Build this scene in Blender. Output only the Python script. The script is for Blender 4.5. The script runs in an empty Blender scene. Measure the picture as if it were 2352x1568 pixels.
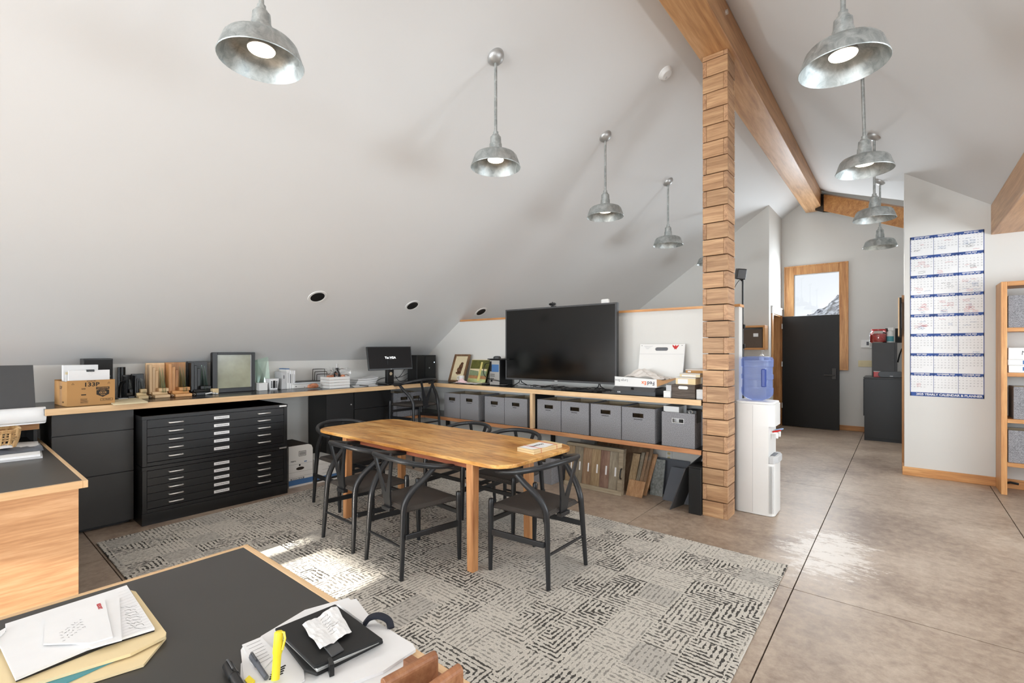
import bpy, math, random
from mathutils import Vector, Matrix, Euler
random.seed(7)
S = bpy.context.scene
COL = S.collection
PI = math.pi

# ------------------------------------------------------------------ camera, light, exposure
F_PX, C_X, C_Y, YAW, EYE = 1088.2, 1176.0, 804.2, 0.6875, 1.48
cam_d = bpy.data.cameras.new('camera'); cam = bpy.data.objects.new('camera', cam_d); COL.objects.link(cam)
cam.location = (0, 0, EYE); cam.rotation_euler = (PI/2, 0, YAW)
cam_d.sensor_width = 36; cam_d.lens = F_PX/2352*36; cam_d.shift_y = (C_Y-784)/2352
cam_d.clip_start = 0.05; cam_d.clip_end = 2000
S.camera = cam
S.view_settings.view_transform = 'Standard'; S.view_settings.look = 'None'
S.view_settings.gamma = 1; S.view_settings.use_curve_mapping = False
S.view_settings.exposure = 0.55

world = bpy.data.worlds.new('overcast_sky'); S.world = world; world.use_nodes = True
bg = world.node_tree.nodes['Background']
bg.inputs[0].default_value = (0.82, 0.85, 0.90, 1); bg.inputs[1].default_value = .8

# low winter sun: a far, narrow beam that reaches the rug through the two small rear panes
SUN_DIR = Vector((-0.025, 1, -0.24)).normalized()
sun_d = bpy.data.lights.new('low_sun', 'SPOT'); sun_d.energy = 1.9e6; sun_d.color = (1, .95, .86)
sun_d.spot_size = math.radians(3.4); sun_d.spot_blend = .1; sun_d.shadow_soft_size = .28
sun = bpy.data.objects.new('low_sun', sun_d); COL.objects.link(sun)
sun.location = Vector((-2.95, 1.0, 0))-SUN_DIR*70
sun.rotation_euler = SUN_DIR.to_track_quat('-Z', 'Y').to_euler()

def area(name, loc, size, energy, direction, color=(1, 1, 1)):
    d = bpy.data.lights.new(name, 'AREA'); d.shape = 'RECTANGLE'; d.size, d.size_y = size; d.energy = energy; d.color = color
    o = bpy.data.objects.new(name, d); COL.objects.link(o); o.location = loc
    o.rotation_euler = Vector(direction).to_track_quat('-Z', 'Z').to_euler()
    return o
DAY = (0.87, 0.955, 1.03)
RIGHT_WIN = [-5.3, -3.3, -1.3, 0.7, 2.7, 4.7]
for wy, we in zip(RIGHT_WIN, (30, 26, 9, 10, 44, 62)):
    area('daylight_right_window', (3.12, wy, 1.75), (1.4, 1.4), we, (-1, 0.1, 0.45), DAY)
LEFT_FILL = [-6.2, -4.7, -3.2]
for wy, we in zip(LEFT_FILL, (165, 112, 30)):
    area('left_fill_light', (-5.62, wy, .85), (1.3, .8), we, (1, .3, .6), DAY)  # added fill low on the left wall, lifts the right roof slope
area('rear_fill_light', (-1.0, -6.85, 1.9), (4.4, 2.2), 430, (0, 1, 0.6), DAY)  # added fill for the dark ceilings, floating before the solid rear wall
area('daylight_far_window', (-1.26, 10.62, 2.1), (0.75, 1.7), 75, (0, -1, 0), DAY)

# ------------------------------------------------------------------ helpers
_F = (-math.sin(YAW), math.cos(YAW)); _R = (math.cos(YAW), math.sin(YAW))
def P(px, py, x=None, y=None, z=None):
    """point of the room seen at a photograph pixel, on the plane x=, y= or z="""
    u = (px-C_X)/F_PX
    d = (_F[0]+_R[0]*u, _F[1]+_R[1]*u, -(py-C_Y)/F_PX)
    t = x/d[0] if x is not None else y/d[1] if y is not None else (z-EYE)/d[2]
    return Vector((d[0]*t, d[1]*t, d[2]*t+EYE))

class MB:
    def __init__(s): s.v = []; s.f = []
    def add(s, vs, fs):
        n = len(s.v); s.v += [tuple(v) for v in vs]; s.f += [tuple(i+n for i in f) for f in fs]; return s
    def box(s, x0, x1, y0, y1, z0, z1):
        if x0 > x1: x0, x1 = x1, x0
        if y0 > y1: y0, y1 = y1, y0
        if z0 > z1: z0, z1 = z1, z0
        return s.add([(x0,y0,z0),(x1,y0,z0),(x1,y1,z0),(x0,y1,z0),(x0,y0,z1),(x1,y0,z1),(x1,y1,z1),(x0,y1,z1)],
                     [(0,3,2,1),(4,5,6,7),(0,1,5,4),(1,2,6,5),(2,3,7,6),(3,0,4,7)])
    def obox(s, c, h, R=None):
        b = MB().box(-h[0], h[0], -h[1], h[1], -h[2], h[2]); c = Vector(c)
        return s.add([c+(R @ Vector(v) if R else Vector(v)) for v in b.v], b.f)
    def hexa(s, p):   # 8 points, bottom loop then top loop
        return s.add(p, [(0,3,2,1),(4,5,6,7),(0,1,5,4),(1,2,6,5),(2,3,7,6),(3,0,4,7)])
    def prism(s, pts, ext):
        n = len(pts); e = Vector(ext); a = [Vector(p) for p in pts]; b = [p+e for p in a]
        nrm = Vector((0,0,0))
        for i in range(n): nrm += a[i].cross(a[(i+1) % n])
        fl = nrm.dot(e) > 0
        fs = [tuple(range(n))[::-1] if fl else tuple(range(n)), tuple(range(n, 2*n)) if fl else tuple(range(n, 2*n))[::-1]]
        for i in range(n):
            j = (i+1) % n
            fs.append((i, j, n+j, n+i) if fl else (j, i, n+i, n+j))
        return s.add(a+b, fs)
    def tube(s, pts, r, n=8, caps=True, flat=1.0):
        pts = [Vector(p) for p in pts]; m = len(pts); rs = r if isinstance(r, (list, tuple)) else [r]*m
        vs, fs = [], []; up = None
        for i, p in enumerate(pts):
            t = (pts[min(i+1, m-1)]-pts[max(i-1, 0)]).normalized()
            if up is None:
                up = Vector((0,0,1)) if abs(t.z) < .9 else Vector((1,0,0))
            a = t.cross(up)
            if a.length < 1e-6: a = t.orthogonal()
            a.normalize(); b = a.cross(t).normalized(); up = b
            for k in range(n):
                an = 2*PI*k/n; vs.append(p+(a*math.cos(an)+b*math.sin(an)*flat)*rs[i])
        for i in range(m-1):
            for k in range(n):
                q = (k+1) % n; fs.append((i*n+k, i*n+q, (i+1)*n+q, (i+1)*n+k))
        if caps: fs += [tuple(range(n))[::-1], tuple(range((m-1)*n, m*n))]
        return s.add(vs, fs)
    def cyl(s, p, q, r0, r1=None, n=16): return s.tube([p, q], [r0, r0 if r1 is None else r1], n)
    def lathe(s, prof, c=(0,0,0), n=28, M=None, cap0=False, cap1=False):
        c = Vector(c); vs, fs = [], []
        for (r, z) in prof:
            for k in range(n):
                an = 2*PI*k/n; v = Vector((r*math.cos(an), r*math.sin(an), z)); vs.append(c+(M @ v if M else v))
        for i in range(len(prof)-1):
            for k in range(n):
                q = (k+1) % n; fs.append((i*n+k, i*n+q, (i+1)*n+q, (i+1)*n+k))
        if cap0: fs.append(tuple(range(n))[::-1])
        if cap1: fs.append(tuple(range((len(prof)-1)*n, len(prof)*n)))
        return s.add(vs, fs)
    def grid(s, fn, nu, nv):
        vs = [fn(i/nu, j/nv) for j in range(nv+1) for i in range(nu+1)]
        fs = [(j*(nu+1)+i, j*(nu+1)+i+1, (j+1)*(nu+1)+i+1, (j+1)*(nu+1)+i) for j in range(nv) for i in range(nu)]
        return s.add(vs, fs)
    def ribbon(s, pts, w, nrm):
        pts = [Vector(p) for p in pts]; nrm = Vector(nrm); m = len(pts); vs = []
        for i, p in enumerate(pts):
            t = (pts[min(i+1, m-1)]-pts[max(i-1, 0)]); a = t.cross(nrm)
            if a.length < 1e-9: a = nrm.orthogonal()
            a = a.normalized()*w/2; vs += [p-a, p+a]
        return s.add(vs, [(2*i, 2*i+2, 2*i+3, 2*i+1) for i in range(m-1)])

def smooth_path(pts, k=5):
    pts = [Vector(p) for p in pts]; out = []
    for i in range(len(pts)-1):
        p0, p1, p2, p3 = pts[max(i-1, 0)], pts[i], pts[i+1], pts[min(i+2, len(pts)-1)]
        for j in range(k):
            t = j/k
            out.append(.5*((2*p1)+(p2-p0)*t+(2*p0-5*p1+4*p2-p3)*t*t+(3*p1-p0-3*p2+p3)*t**3))
    out.append(pts[-1]); return out

def tag(o, label=None, cat=None, group=None, kind=None):
    if label: o['label'] = label
    if cat: o['category'] = cat
    if group: o['group'] = group
    if kind: o['kind'] = kind
    return o
def thing(name, label, cat, loc=(0,0,0), rz=0, group=None):
    o = bpy.data.objects.new(name, None); COL.objects.link(o); o.empty_display_size = .1
    o.location = loc; o.rotation_euler = (0, 0, rz); tag(o, label, cat, group); return o
def wloc(o):
    v = Vector((0,0,0))
    while o: v += o.location; o = o.parent
    return v
def obj(name, mb, m, parent=None, bevel=0, smooth=False, local=False, origin=None):
    """mesh in room coordinates; parent's location is taken off unless local"""
    me = bpy.data.meshes.new(name)
    if parent is None:
        if origin is None and not local:
            xs = [v[0] for v in mb.v]; ys = [v[1] for v in mb.v]; zs = [v[2] for v in mb.v]
            origin = ((min(xs)+max(xs))/2, (min(ys)+max(ys))/2, min(zs))
        off = Vector(origin or (0,0,0))
    else: off = Vector((0,0,0)) if local else wloc(parent)
    me.from_pydata([tuple(Vector(v)-off) for v in mb.v], [], mb.f); me.update()
    o = bpy.data.objects.new(name, me); COL.objects.link(o)
    if parent is not None: o.parent = parent
    else: o.location = off
    ms = m if isinstance(m, (list, tuple)) else [m]
    for x in ms: me.materials.append(x)
    if smooth:
        me.polygons.foreach_set('use_smooth', [True]*len(me.polygons))
        try: me.set_sharp_from_angle(angle=math.radians(38))
        except Exception: pass
    if bevel:
        b = o.modifiers.new('bevel', 'BEVEL'); b.width = bevel; b.segments = 2; b.limit_method = 'ANGLE'
    return o
def struct(name, mb, m, parent=None, **k):
    o = obj(name, mb, m, parent, **k)
    if parent is None: o['kind'] = 'structure'
    return o
def share(src, parent, loc):
    c = src.copy(); COL.objects.link(c); c.parent = parent; c.location = loc; return c
def dup(root, loc, rz, label=None, group=None):
    r = root.copy(); COL.objects.link(r); r.location = loc; r.rotation_euler = (0, 0, rz)
    if label: r['label'] = label
    if group: r['group'] = group
    for ch in list(root.children):
        c = ch.copy(); COL.objects.link(c); c.parent = r
        for g in list(ch.children):
            d = g.copy(); COL.objects.link(d); d.parent = c
    return r

_fcache = {}
def text_mesh(body, size, font_off=0.0, align='CENTER'):
    key = (body, size, font_off, align)
    if key in _fcache: return _fcache[key]
    cu = bpy.data.curves.new('lettering', 'FONT'); cu.body = body; cu.size = size; cu.align_x = align; cu.align_y = 'CENTER'
    cu.offset = font_off; cu.resolution_u = 2
    o = bpy.data.objects.new('lettering', cu); COL.objects.link(o)
    dg = bpy.context.evaluated_depsgraph_get(); me = bpy.data.meshes.new_from_object(o.evaluated_get(dg))
    v = [tuple(x.co) for x in me.vertices]; f = [tuple(p.vertices) for p in me.polygons]
    bpy.data.objects.remove(o); bpy.data.curves.remove(cu); bpy.data.meshes.remove(me)
    _fcache[key] = (v, f); return v, f
def letters(mb, body, size, c, ux, uy, bold=0.0, sx=1.0, align='CENTER'):
    v, f = text_mesh(body, size, bold, align); c = Vector(c); ux = Vector(ux).normalized(); uy = Vector(uy).normalized()
    return mb.add([c+ux*(p[0]*sx)+uy*p[1] for p in v], f)

# ------------------------------------------------------------------ materials
def lin(c):
    c = c/255.0
    return c/12.92 if c <= .04045 else ((c+.055)/1.055)**2.4
def rgb(r, g, b): return (lin(r), lin(g), lin(b), 1)
def base(name):
    m = bpy.data.materials.new(name); m.use_nodes = True; nt = m.node_tree
    return m, nt, nt.nodes['Principled BSDF']
def ramp(nt, stops, fac):
    r = nt.nodes.new('ShaderNodeValToRGB'); e = r.color_ramp.elements
    while len(e) < len(stops): e.new(.5)
    for x, (p, c) in zip(e, stops): x.position = p; x.color = c
    nt.links.new(fac, r.inputs[0]); return r.outputs[0]
def coords(nt, scale=(1,1,1), rot=(0,0,0), kind='Object'):
    t = nt.nodes.new('ShaderNodeTexCoord'); mp = nt.nodes.new('ShaderNodeMapping')
    mp.inputs['Scale'].default_value = scale; mp.inputs['Rotation'].default_value = rot
    nt.links.new(t.outputs[kind], mp.inputs[0]); return mp.outputs[0]
def noise(nt, vec, scale, detail=4, rough=.55, dist=0):
    n = nt.nodes.new('ShaderNodeTexNoise'); n.inputs['Scale'].default_value = scale; n.inputs['Detail'].default_value = detail
    n.inputs['Roughness'].default_value = rough; n.inputs['Distortion'].default_value = dist
    nt.links.new(vec, n.inputs['Vector']); return n.outputs['Fac']
def bump(nt, b, h, strength=.2, dist=.01):
    n = nt.nodes.new('ShaderNodeBump'); n.inputs['Strength'].default_value = strength; n.inputs['Distance'].default_value = dist
    nt.links.new(h, n.inputs['Height']); nt.links.new(n.outputs[0], b.inputs['Normal'])
def plain(name, col, rough=.5, metal=0, var=.06, scale=6, spec=.5, bmp=0):
    m, nt, b = base(name); b.inputs['Roughness'].default_value = rough; b.inputs['Metallic'].default_value = metal
    b.inputs['Specular IOR Level'].default_value = spec
    v = coords(nt); n = noise(nt, v, scale)
    d = tuple(min(1, c*(1-var)) for c in col[:3])+(1,); l = tuple(min(1, c*(1+var)) for c in col[:3])+(1,)
    nt.links.new(ramp(nt, [(.3, d), (.7, l)], n), b.inputs['Base Color'])
    if bmp: bump(nt, b, noise(nt, v, scale*8), bmp, .004)
    return m
def soften(c, k=.14, g=1.04):
    l = .3*c[0]+.55*c[1]+.15*c[2]
    return tuple(min(1, (x*(1-k)+l*k)*g) for x in c[:3])+(1,)
def wood(name, dark, mid, light, axis='x', rough=.42, scale=1.0, along=.07, spec=.4):
    dark, mid, light = soften(dark), soften(mid), soften(light)
    m, nt, b = base(name); b.inputs['Roughness'].default_value = rough; b.inputs['Specular IOR Level'].default_value = spec
    sc = [1, 1, 1]; sc['xyz'.index(axis)] = along
    v = coords(nt, tuple(sc)); n1 = noise(nt, v, 14*scale, 5, .6, .8); n2 = noise(nt, v, 70*scale, 3, .6)
    mx = nt.nodes.new('ShaderNodeMath'); mx.operation = 'MULTIPLY_ADD'; mx.inputs[1].default_value = .35
    nt.links.new(n2, mx.inputs[0])
    m2 = nt.nodes.new('ShaderNodeMath'); m2.operation = 'MULTIPLY'; m2.inputs[1].default_value = .65
    nt.links.new(n1, m2.inputs[0]); nt.links.new(m2.outputs[0], mx.inputs[2])
    ob = nt.nodes.new('ShaderNodeObjectInfo')
    hs = nt.nodes.new('ShaderNodeHueSaturation')
    mr = nt.nodes.new('ShaderNodeMapRange'); mr.inputs['To Min'].default_value = .86; mr.inputs['To Max'].default_value = 1.12
    nt.links.new(ob.outputs['Random'], mr.inputs[0]); nt.links.new(mr.outputs[0], hs.inputs['Value'])
    nt.links.new(ramp(nt, [(.33, dark), (.5, mid), (.66, light)], mx.outputs[0]), hs.inputs['Color'])
    nt.links.new(hs.outputs[0], b.inputs['Base Color']); bump(nt, b, mx.outputs[0], .06, .003)
    return m
def glow(name, col, strength):
    m, nt, b = base(name); b.inputs['Emission Color'].default_value = col; b.inputs['Emission Strength'].default_value = strength
    b.inputs['Base Color'].default_value = col; return m
def glass(name, col=(1,1,1,1), rough=.0, alpha=.25, tint=None):
    m, nt, b = base(name); nt.nodes.remove(b); out = nt.nodes['Material Output']
    tr = nt.nodes.new('ShaderNodeBsdfTransparent'); tr.inputs[0].default_value = tint or col
    gl = nt.nodes.new('ShaderNodeBsdfGlossy'); gl.inputs['Roughness'].default_value = rough; gl.inputs[0].default_value = col
    mx = nt.nodes.new('ShaderNodeMixShader'); fr = nt.nodes.new('ShaderNodeFresnel'); fr.inputs[0].default_value = 1.45
    ad = nt.nodes.new('ShaderNodeMath'); ad.operation = 'ADD'; ad.inputs[1].default_value = alpha*.2; ad.use_clamp = True
    nt.links.new(fr.outputs[0], ad.inputs[0]); nt.links.new(ad.outputs[0], mx.inputs[0])
    nt.links.new(tr.outputs[0], mx.inputs[1]); nt.links.new(gl.outputs[0], mx.inputs[2]); nt.links.new(mx.outputs[0], out.inputs[0])
    return m

M = {}
M['wall'] = plain('painted_plaster', rgb(221, 219, 214), .75, var=.012, scale=1.3, spec=.25, bmp=.02)
M['ceiling'] = plain('painted_ceiling', rgb(229, 229, 228), .7, var=.01, scale=1.0, spec=.25, bmp=.015)
M['white'] = plain('white_plastic', rgb(232, 231, 228), .4, var=.01)
M['whitepaper'] = plain('white_paper', rgb(238, 238, 238), .75, var=.02, scale=12)
M['greypaper'] = plain('grey_paper', rgb(196, 196, 196), .75, var=.05, scale=12)
M['cream'] = plain('cream_paper', rgb(232, 216, 178), .75, var=.04, scale=8)
M['manila'] = plain('manila_folder', rgb(236, 214, 168), .7, var=.03, scale=8)
M['blackmetal'] = plain('black_enamel', rgb(26, 26, 27), .32, var=.05, spec=.55)
M['blackwood'] = plain('black_stained_panel', rgb(52, 51, 50), .42, var=.13, scale=3.5, spec=.45)
M['blackcab'] = plain('black_lacquer', rgb(22, 21, 21), .4, var=.06)
M['laminate'] = plain('black_linoleum', rgb(58, 56, 53), .38, var=.06, scale=2.5, spec=.5)
M['countertop'] = plain('black_counter_laminate', rgb(32, 31, 30), .24, var=.08, scale=2.0, spec=.38)
M['black'] = plain('black_plastic', rgb(20, 20, 21), .35, var=.05)
M['matblack'] = plain('matte_black', rgb(24, 24, 24), .7, var=.05)
M['screen'] = plain('dark_screen', rgb(9, 9, 9), .12, var=.02, spec=.6)
M['monscreen'] = plain('dim_monitor_screen', rgb(26, 22, 21), .45, var=.02, spec=.15)
M['charcoal'] = plain('charcoal_board', rgb(70, 70, 71), .55, var=.04)
M['chrome'] = plain('brushed_chrome', rgb(226, 224, 220), .34, metal=.8, var=.03)
M['steel'] = plain('dull_steel', rgb(186, 186, 184), .42, metal=.7, var=.05)
M['gap'] = plain('dark_joint', rgb(46, 36, 29), .9, var=.03)
M['chair'] = plain('black_painted_beech', rgb(34, 35, 37), .36, var=.08, scale=20, spec=.5)
M['fir'] = wood('fir_beam', rgb(162, 108, 58), rgb(202, 148, 90), rgb(224, 176, 122), 'y', .36, .5)
M['firx'] = wood('fir_trim', rgb(166, 102, 44), rgb(200, 136, 66), rgb(222, 164, 94), 'x', .4, 1)
M['firz'] = wood('fir_trim_upright', rgb(166, 102, 44), rgb(204, 140, 70), rgb(224, 168, 98), 'z', .4, 1)
M['firy'] = wood('fir_trim_deep', rgb(166, 102, 44), rgb(200, 136, 66), rgb(222, 164, 94), 'y', .4, 1)
M['column_x'] = wood('cedar_block', rgb(146, 102, 62), rgb(184, 138, 92), rgb(212, 168, 118), 'x', .5, 1.2)
M['column_y'] = wood('cedar_block_side', rgb(140, 98, 62), rgb(178, 132, 90), rgb(204, 158, 112), 'y', .5, 1.2)
M['edge'] = wood('maple_edge', rgb(210, 164, 108), rgb(226, 184, 130), rgb(238, 202, 152), 'y', .45, 1)
M['edgex'] = wood('maple_edge_x', rgb(210, 164, 108), rgb(226, 184, 130), rgb(238, 202, 152), 'x', .45, 1)
M['edgez'] = wood('maple_edge_z', rgb(214, 170, 116), rgb(228, 188, 136), rgb(240, 206, 158), 'z', .45, 1)
M['shelf'] = wood('orange_shelf_edge', rgb(176, 108, 56), rgb(198, 132, 78), rgb(214, 154, 98), 'x', .45, 1)
M['table'] = wood('waxed_pine_top', rgb(158, 92, 30), rgb(196, 128, 50), rgb(218, 158, 78), 'x', .3, .55, .1, .5)
def m_table():
    m, nt, b = base('worn_pine_top'); b.inputs['Roughness'].default_value = .3; L = nt.links.new
    v = coords(nt, (.16, 1, 1)); n1 = noise(nt, v, 9, 7, .65, 1.2); n2 = noise(nt, v, 60, 3, .6)
    v2 = coords(nt, (.5, 1.4, 1)); n3 = noise(nt, v2, 3.2, 5, .6, .6)
    col = ramp(nt, [(.30, rgb(184, 124, 60)), (.47, rgb(228, 168, 92)), (.62, rgb(242, 194, 124))], n1)
    mx = nt.nodes.new('ShaderNodeMixRGB'); mx.blend_type = 'MULTIPLY'; mx.inputs[0].default_value = .7
    L(col, mx.inputs[1]); L(ramp(nt, [(.34, rgb(176, 140, 112)), (.55, (1, 1, 1, 1))], n3), mx.inputs[2])
    m2 = nt.nodes.new('ShaderNodeMixRGB'); m2.blend_type = 'MULTIPLY'; m2.inputs[0].default_value = .5
    L(mx.outputs[0], m2.inputs[1]); L(ramp(nt, [(.35, rgb(190, 170, 150)), (.5, (1, 1, 1, 1))], n2), m2.inputs[2])
    L(m2.outputs[0], b.inputs['Base Color']); bump(nt, b, n2, .05, .002); return m
M['table'] = m_table()
M['tableleg'] = wood('waxed_pine_leg', rgb(168, 104, 50), rgb(200, 136, 74), rgb(218, 160, 98), 'z', .38, 1)
M['apron'] = wood('red_brown_apron', rgb(128, 62, 34), rgb(156, 82, 48), rgb(176, 102, 62), 'x', .45, 1)
M['panel'] = wood('veneer_panel', rgb(178, 128, 80), rgb(204, 154, 104), rgb(222, 178, 130), 'y', .42, 1.3)
M['oiledwood'] = wood('oiled_mahogany', rgb(140, 84, 46), rgb(166, 106, 62), rgb(188, 130, 82), 'x', .45, 1.4)
M['card'] = plain('corrugated_card', rgb(184, 138, 84), .75, var=.05)
M['ink'] = plain('print_ink', rgb(44, 38, 32), .8)
M['pure_ink'] = plain('black_ink', rgb(28, 28, 30), .8)
M['greyink'] = plain('grey_ink', rgb(120, 120, 122), .8)
M['blueink'] = plain('blue_ink', rgb(70, 110, 160), .7)
M['redink'] = plain('red_ink', rgb(196, 60, 66), .7)
M['fedex_o'] = plain('orange_print', rgb(240, 110, 40), .7)
M['fedex_p'] = plain('dark_print', rgb(60, 56, 66), .7)
M['bluestripe'] = plain('blue_stripe', rgb(74, 116, 168), .7)
M['navy'] = plain('navy_banner', rgb(44, 76, 142), .6, var=.35, scale=9)
M['yellow'] = plain('yellow_marker', rgb(246, 224, 50), .35)
M['red'] = plain('red_plastic', rgb(196, 36, 34), .35)
M['blue'] = plain('blue_plastic', rgb(44, 66, 140), .35)
M['skyblue'] = plain('light_blue_plastic', rgb(150, 180, 220), .35)
M['teal'] = plain('teal_print', rgb(80, 150, 160), .5)
M['orange'] = plain('orange_print_bag', rgb(190, 122, 88), .4, var=.5, scale=40)
M['green'] = plain('green_paint', rgb(60, 130, 90), .5)
M['gunmetal'] = plain('gunmetal', rgb(84, 82, 80), .32, metal=.8, var=.04)
M['wicker'] = wood('wicker', rgb(180, 130, 70), rgb(216, 172, 108), rgb(234, 198, 140), 'z', .6, 2)
M['greycard'] = plain('grey_board', rgb(110, 112, 116), .7, var=.04)
M['slate'] = plain('blue_grey_board', rgb(94, 98, 106), .6, var=.03)
M['stone'] = plain('speckled_stone', rgb(128, 132, 130), .35, var=.4, scale=45)
M['barn1'] = wood('weathered_board_brown', rgb(112, 84, 60), rgb(142, 112, 82), rgb(164, 134, 102), 'z', .8, 1.2)
M['barn2'] = wood('weathered_board_grey', rgb(106, 94, 78), rgb(134, 122, 102), rgb(158, 146, 124), 'z', .8, 1.2)
M['barn3'] = wood('weathered_board_red', rgb(112, 78, 62), rgb(138, 104, 86), rgb(158, 126, 106), 'z', .8, 1.2)
M['barn4'] = wood('weathered_board_tan', rgb(124, 98, 66), rgb(152, 126, 90), rgb(176, 150, 112), 'z', .8, 1.2)
M['barnframe'] = wood('grey_oak_frame', rgb(132, 116, 92), rgb(158, 142, 116), rgb(178, 162, 136), 'x', .7, 1.2)
M['oakfloor'] = wood('oak_flooring', rgb(150, 104, 62), rgb(178, 132, 86), rgb(200, 156, 108), 'z', .5, 1.3)
M['darkgrain'] = wood('dark_grained_card', rgb(58, 48, 40), rgb(82, 70, 60), rgb(108, 94, 82), 'x', .65, 2.2)
M['kraft'] = plain('kraft_paper', rgb(176, 136, 96), .8, var=.08)
M['tissue'] = plain('crumpled_paper', rgb(214, 208, 202), .8, var=.05)
M['beigelining'] = plain('beige_lining', rgb(186, 168, 140), .85)
M['switch'] = plain('almond_plastic', rgb(222, 208, 164), .45)
M['pale'] = plain('pale_wood_end', rgb(222, 196, 150), .6)
M['mirrorglass'] = plain('smoky_glass', rgb(164, 164, 140), .16, var=.22, scale=4, spec=.35)
M['glass'] = glass('clear_glass', (1,1,1,1), .0, .3, (.93, .96, .94, 1))
M['greenglass'] = glass('greenish_glass', (.9,1,.95,1), .05, .15, (.87, .94, .90, 1))
M['film'] = glass('clear_film', (.9,.9,.9,1), .3, .2, (.95, .95, .95, 1))
M['winglass'] = glass('window_glass', (1,1,1,1), 0, .02, (.97, .98, .98, 1))
M['bulb'] = glow('lit_lamp_face', (1, .88, .68, 1), 3.2)
M['monmsg'] = glow('screen_message', (1, 1, 1, 1), .75)
M['led'] = glow('tiny_lamp', (.8, .9, 1, 1), .8)

def m_galv(name, c0, c1):
    m, nt, b = base(name); b.inputs['Metallic'].default_value = .75; b.inputs['Roughness'].default_value = .42
    v = coords(nt); n = noise(nt, v, 18, 6, .7, .6)
    nt.links.new(ramp(nt, [(.3, c0), (.7, c1)], n), b.inputs['Base Color'])
    r = nt.nodes.new('ShaderNodeMapRange'); r.inputs['To Min'].default_value = .3; r.inputs['To Max'].default_value = .6
    nt.links.new(n, r.inputs[0]); nt.links.new(r.outputs[0], b.inputs['Roughness']); return m
M['galv'] = m_galv('galvanised_steel', rgb(140, 146, 146), rgb(206, 210, 208))

def m_concrete():
    m, nt, b = base('stained_concrete')
    t = nt.nodes.new('ShaderNodeNewGeometry').outputs['Position']
    mp = nt.nodes.new('ShaderNodeMapping'); nt.links.new(t, mp.inputs[0]); v = mp.outputs[0]
    n1 = noise(nt, v, 1.1, 6, .6, .3); n2 = noise(nt, v, 15, 9, .75, .2); n3 = noise(nt, v, 60, 4, .6)
    mix = nt.nodes.new('ShaderNodeMath'); mix.operation = 'MULTIPLY_ADD'; mix.inputs[1].default_value = .55
    nt.links.new(n1, mix.inputs[0])
    m2 = nt.nodes.new('ShaderNodeMath'); m2.operation = 'MULTIPLY'; m2.inputs[1].default_value = .45; nt.links.new(n2, m2.inputs[0])
    nt.links.new(m2.outputs[0], mix.inputs[2])
    col = ramp(nt, [(.38, rgb(132, 112, 96)), (.5, rgb(168, 149, 131)), (.62, rgb(194, 177, 159))], mix.outputs[0])
    # worn, scuffed pale patch along the walkway: follows the traffic, not the light
    sp = nt.nodes.new('ShaderNodeSeparateXYZ'); nt.links.new(v, sp.inputs[0])
    def gauss(o, c, w):
        a = nt.nodes.new('ShaderNodeMath'); a.operation = 'SUBTRACT'; a.inputs[1].default_value = c; nt.links.new(o, a.inputs[0])
        d = nt.nodes.new('ShaderNodeMath'); d.operation = 'DIVIDE'; d.inputs[1].default_value = w; nt.links.new(a.outputs[0], d.inputs[0])
        p = nt.nodes.new('ShaderNodeMath'); p.operation = 'MULTIPLY'; nt.links.new(d.outputs[0], p.inputs[0]); nt.links.new(d.outputs[0], p.inputs[1])
        return p.outputs[0]
    gx = gauss(sp.outputs[0], -.42, .42); gy = gauss(sp.outputs[1], 4.15, .8)
    s = nt.nodes.new('ShaderNodeMath'); s.operation = 'ADD'; nt.links.new(gx, s.inputs[0]); nt.links.new(gy, s.inputs[1])
    mr = nt.nodes.new('ShaderNodeMapRange'); mr.inputs['From Min'].default_value = 1.2; mr.inputs['From Max'].default_value = 0.0
    mr.inputs['To Min'].default_value = 0; mr.inputs['To Max'].default_value = .28; nt.links.new(s.outputs[0], mr.inputs[0])
    sv = nt.nodes.new('ShaderNodeMapping'); sv.inputs['Scale'].default_value = (.7, 1.5, 1); nt.links.new(t, sv.inputs[0])
    n4 = noise(nt, sv.outputs[0], 7, 12, .85, .2)
    ad = nt.nodes.new('ShaderNodeMath'); ad.operation = 'ADD'; nt.links.new(n4, ad.inputs[0]); nt.links.new(mr.outputs[0], ad.inputs[1])
    mask = ramp(nt, [(.69, (0,0,0,1)), (.74, (1,1,1,1))], ad.outputs[0])
    mc = nt.nodes.new('ShaderNodeMixRGB'); nt.links.new(mask, mc.inputs[0]); nt.links.new(col, mc.inputs[1]); mc.inputs[2].default_value = rgb(214, 204, 193)
    nt.links.new(mc.outputs[0], b.inputs['Base Color'])
    r = nt.nodes.new('ShaderNodeMapRange'); r.inputs['To Min'].default_value = .3; r.inputs['To Max'].default_value = .55
    nt.links.new(n2, r.inputs[0]); nt.links.new(r.outputs[0], b.inputs['Roughness']); bump(nt, b, n3, .04, .002)
    return m
M['concrete'] = m_concrete()

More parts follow.
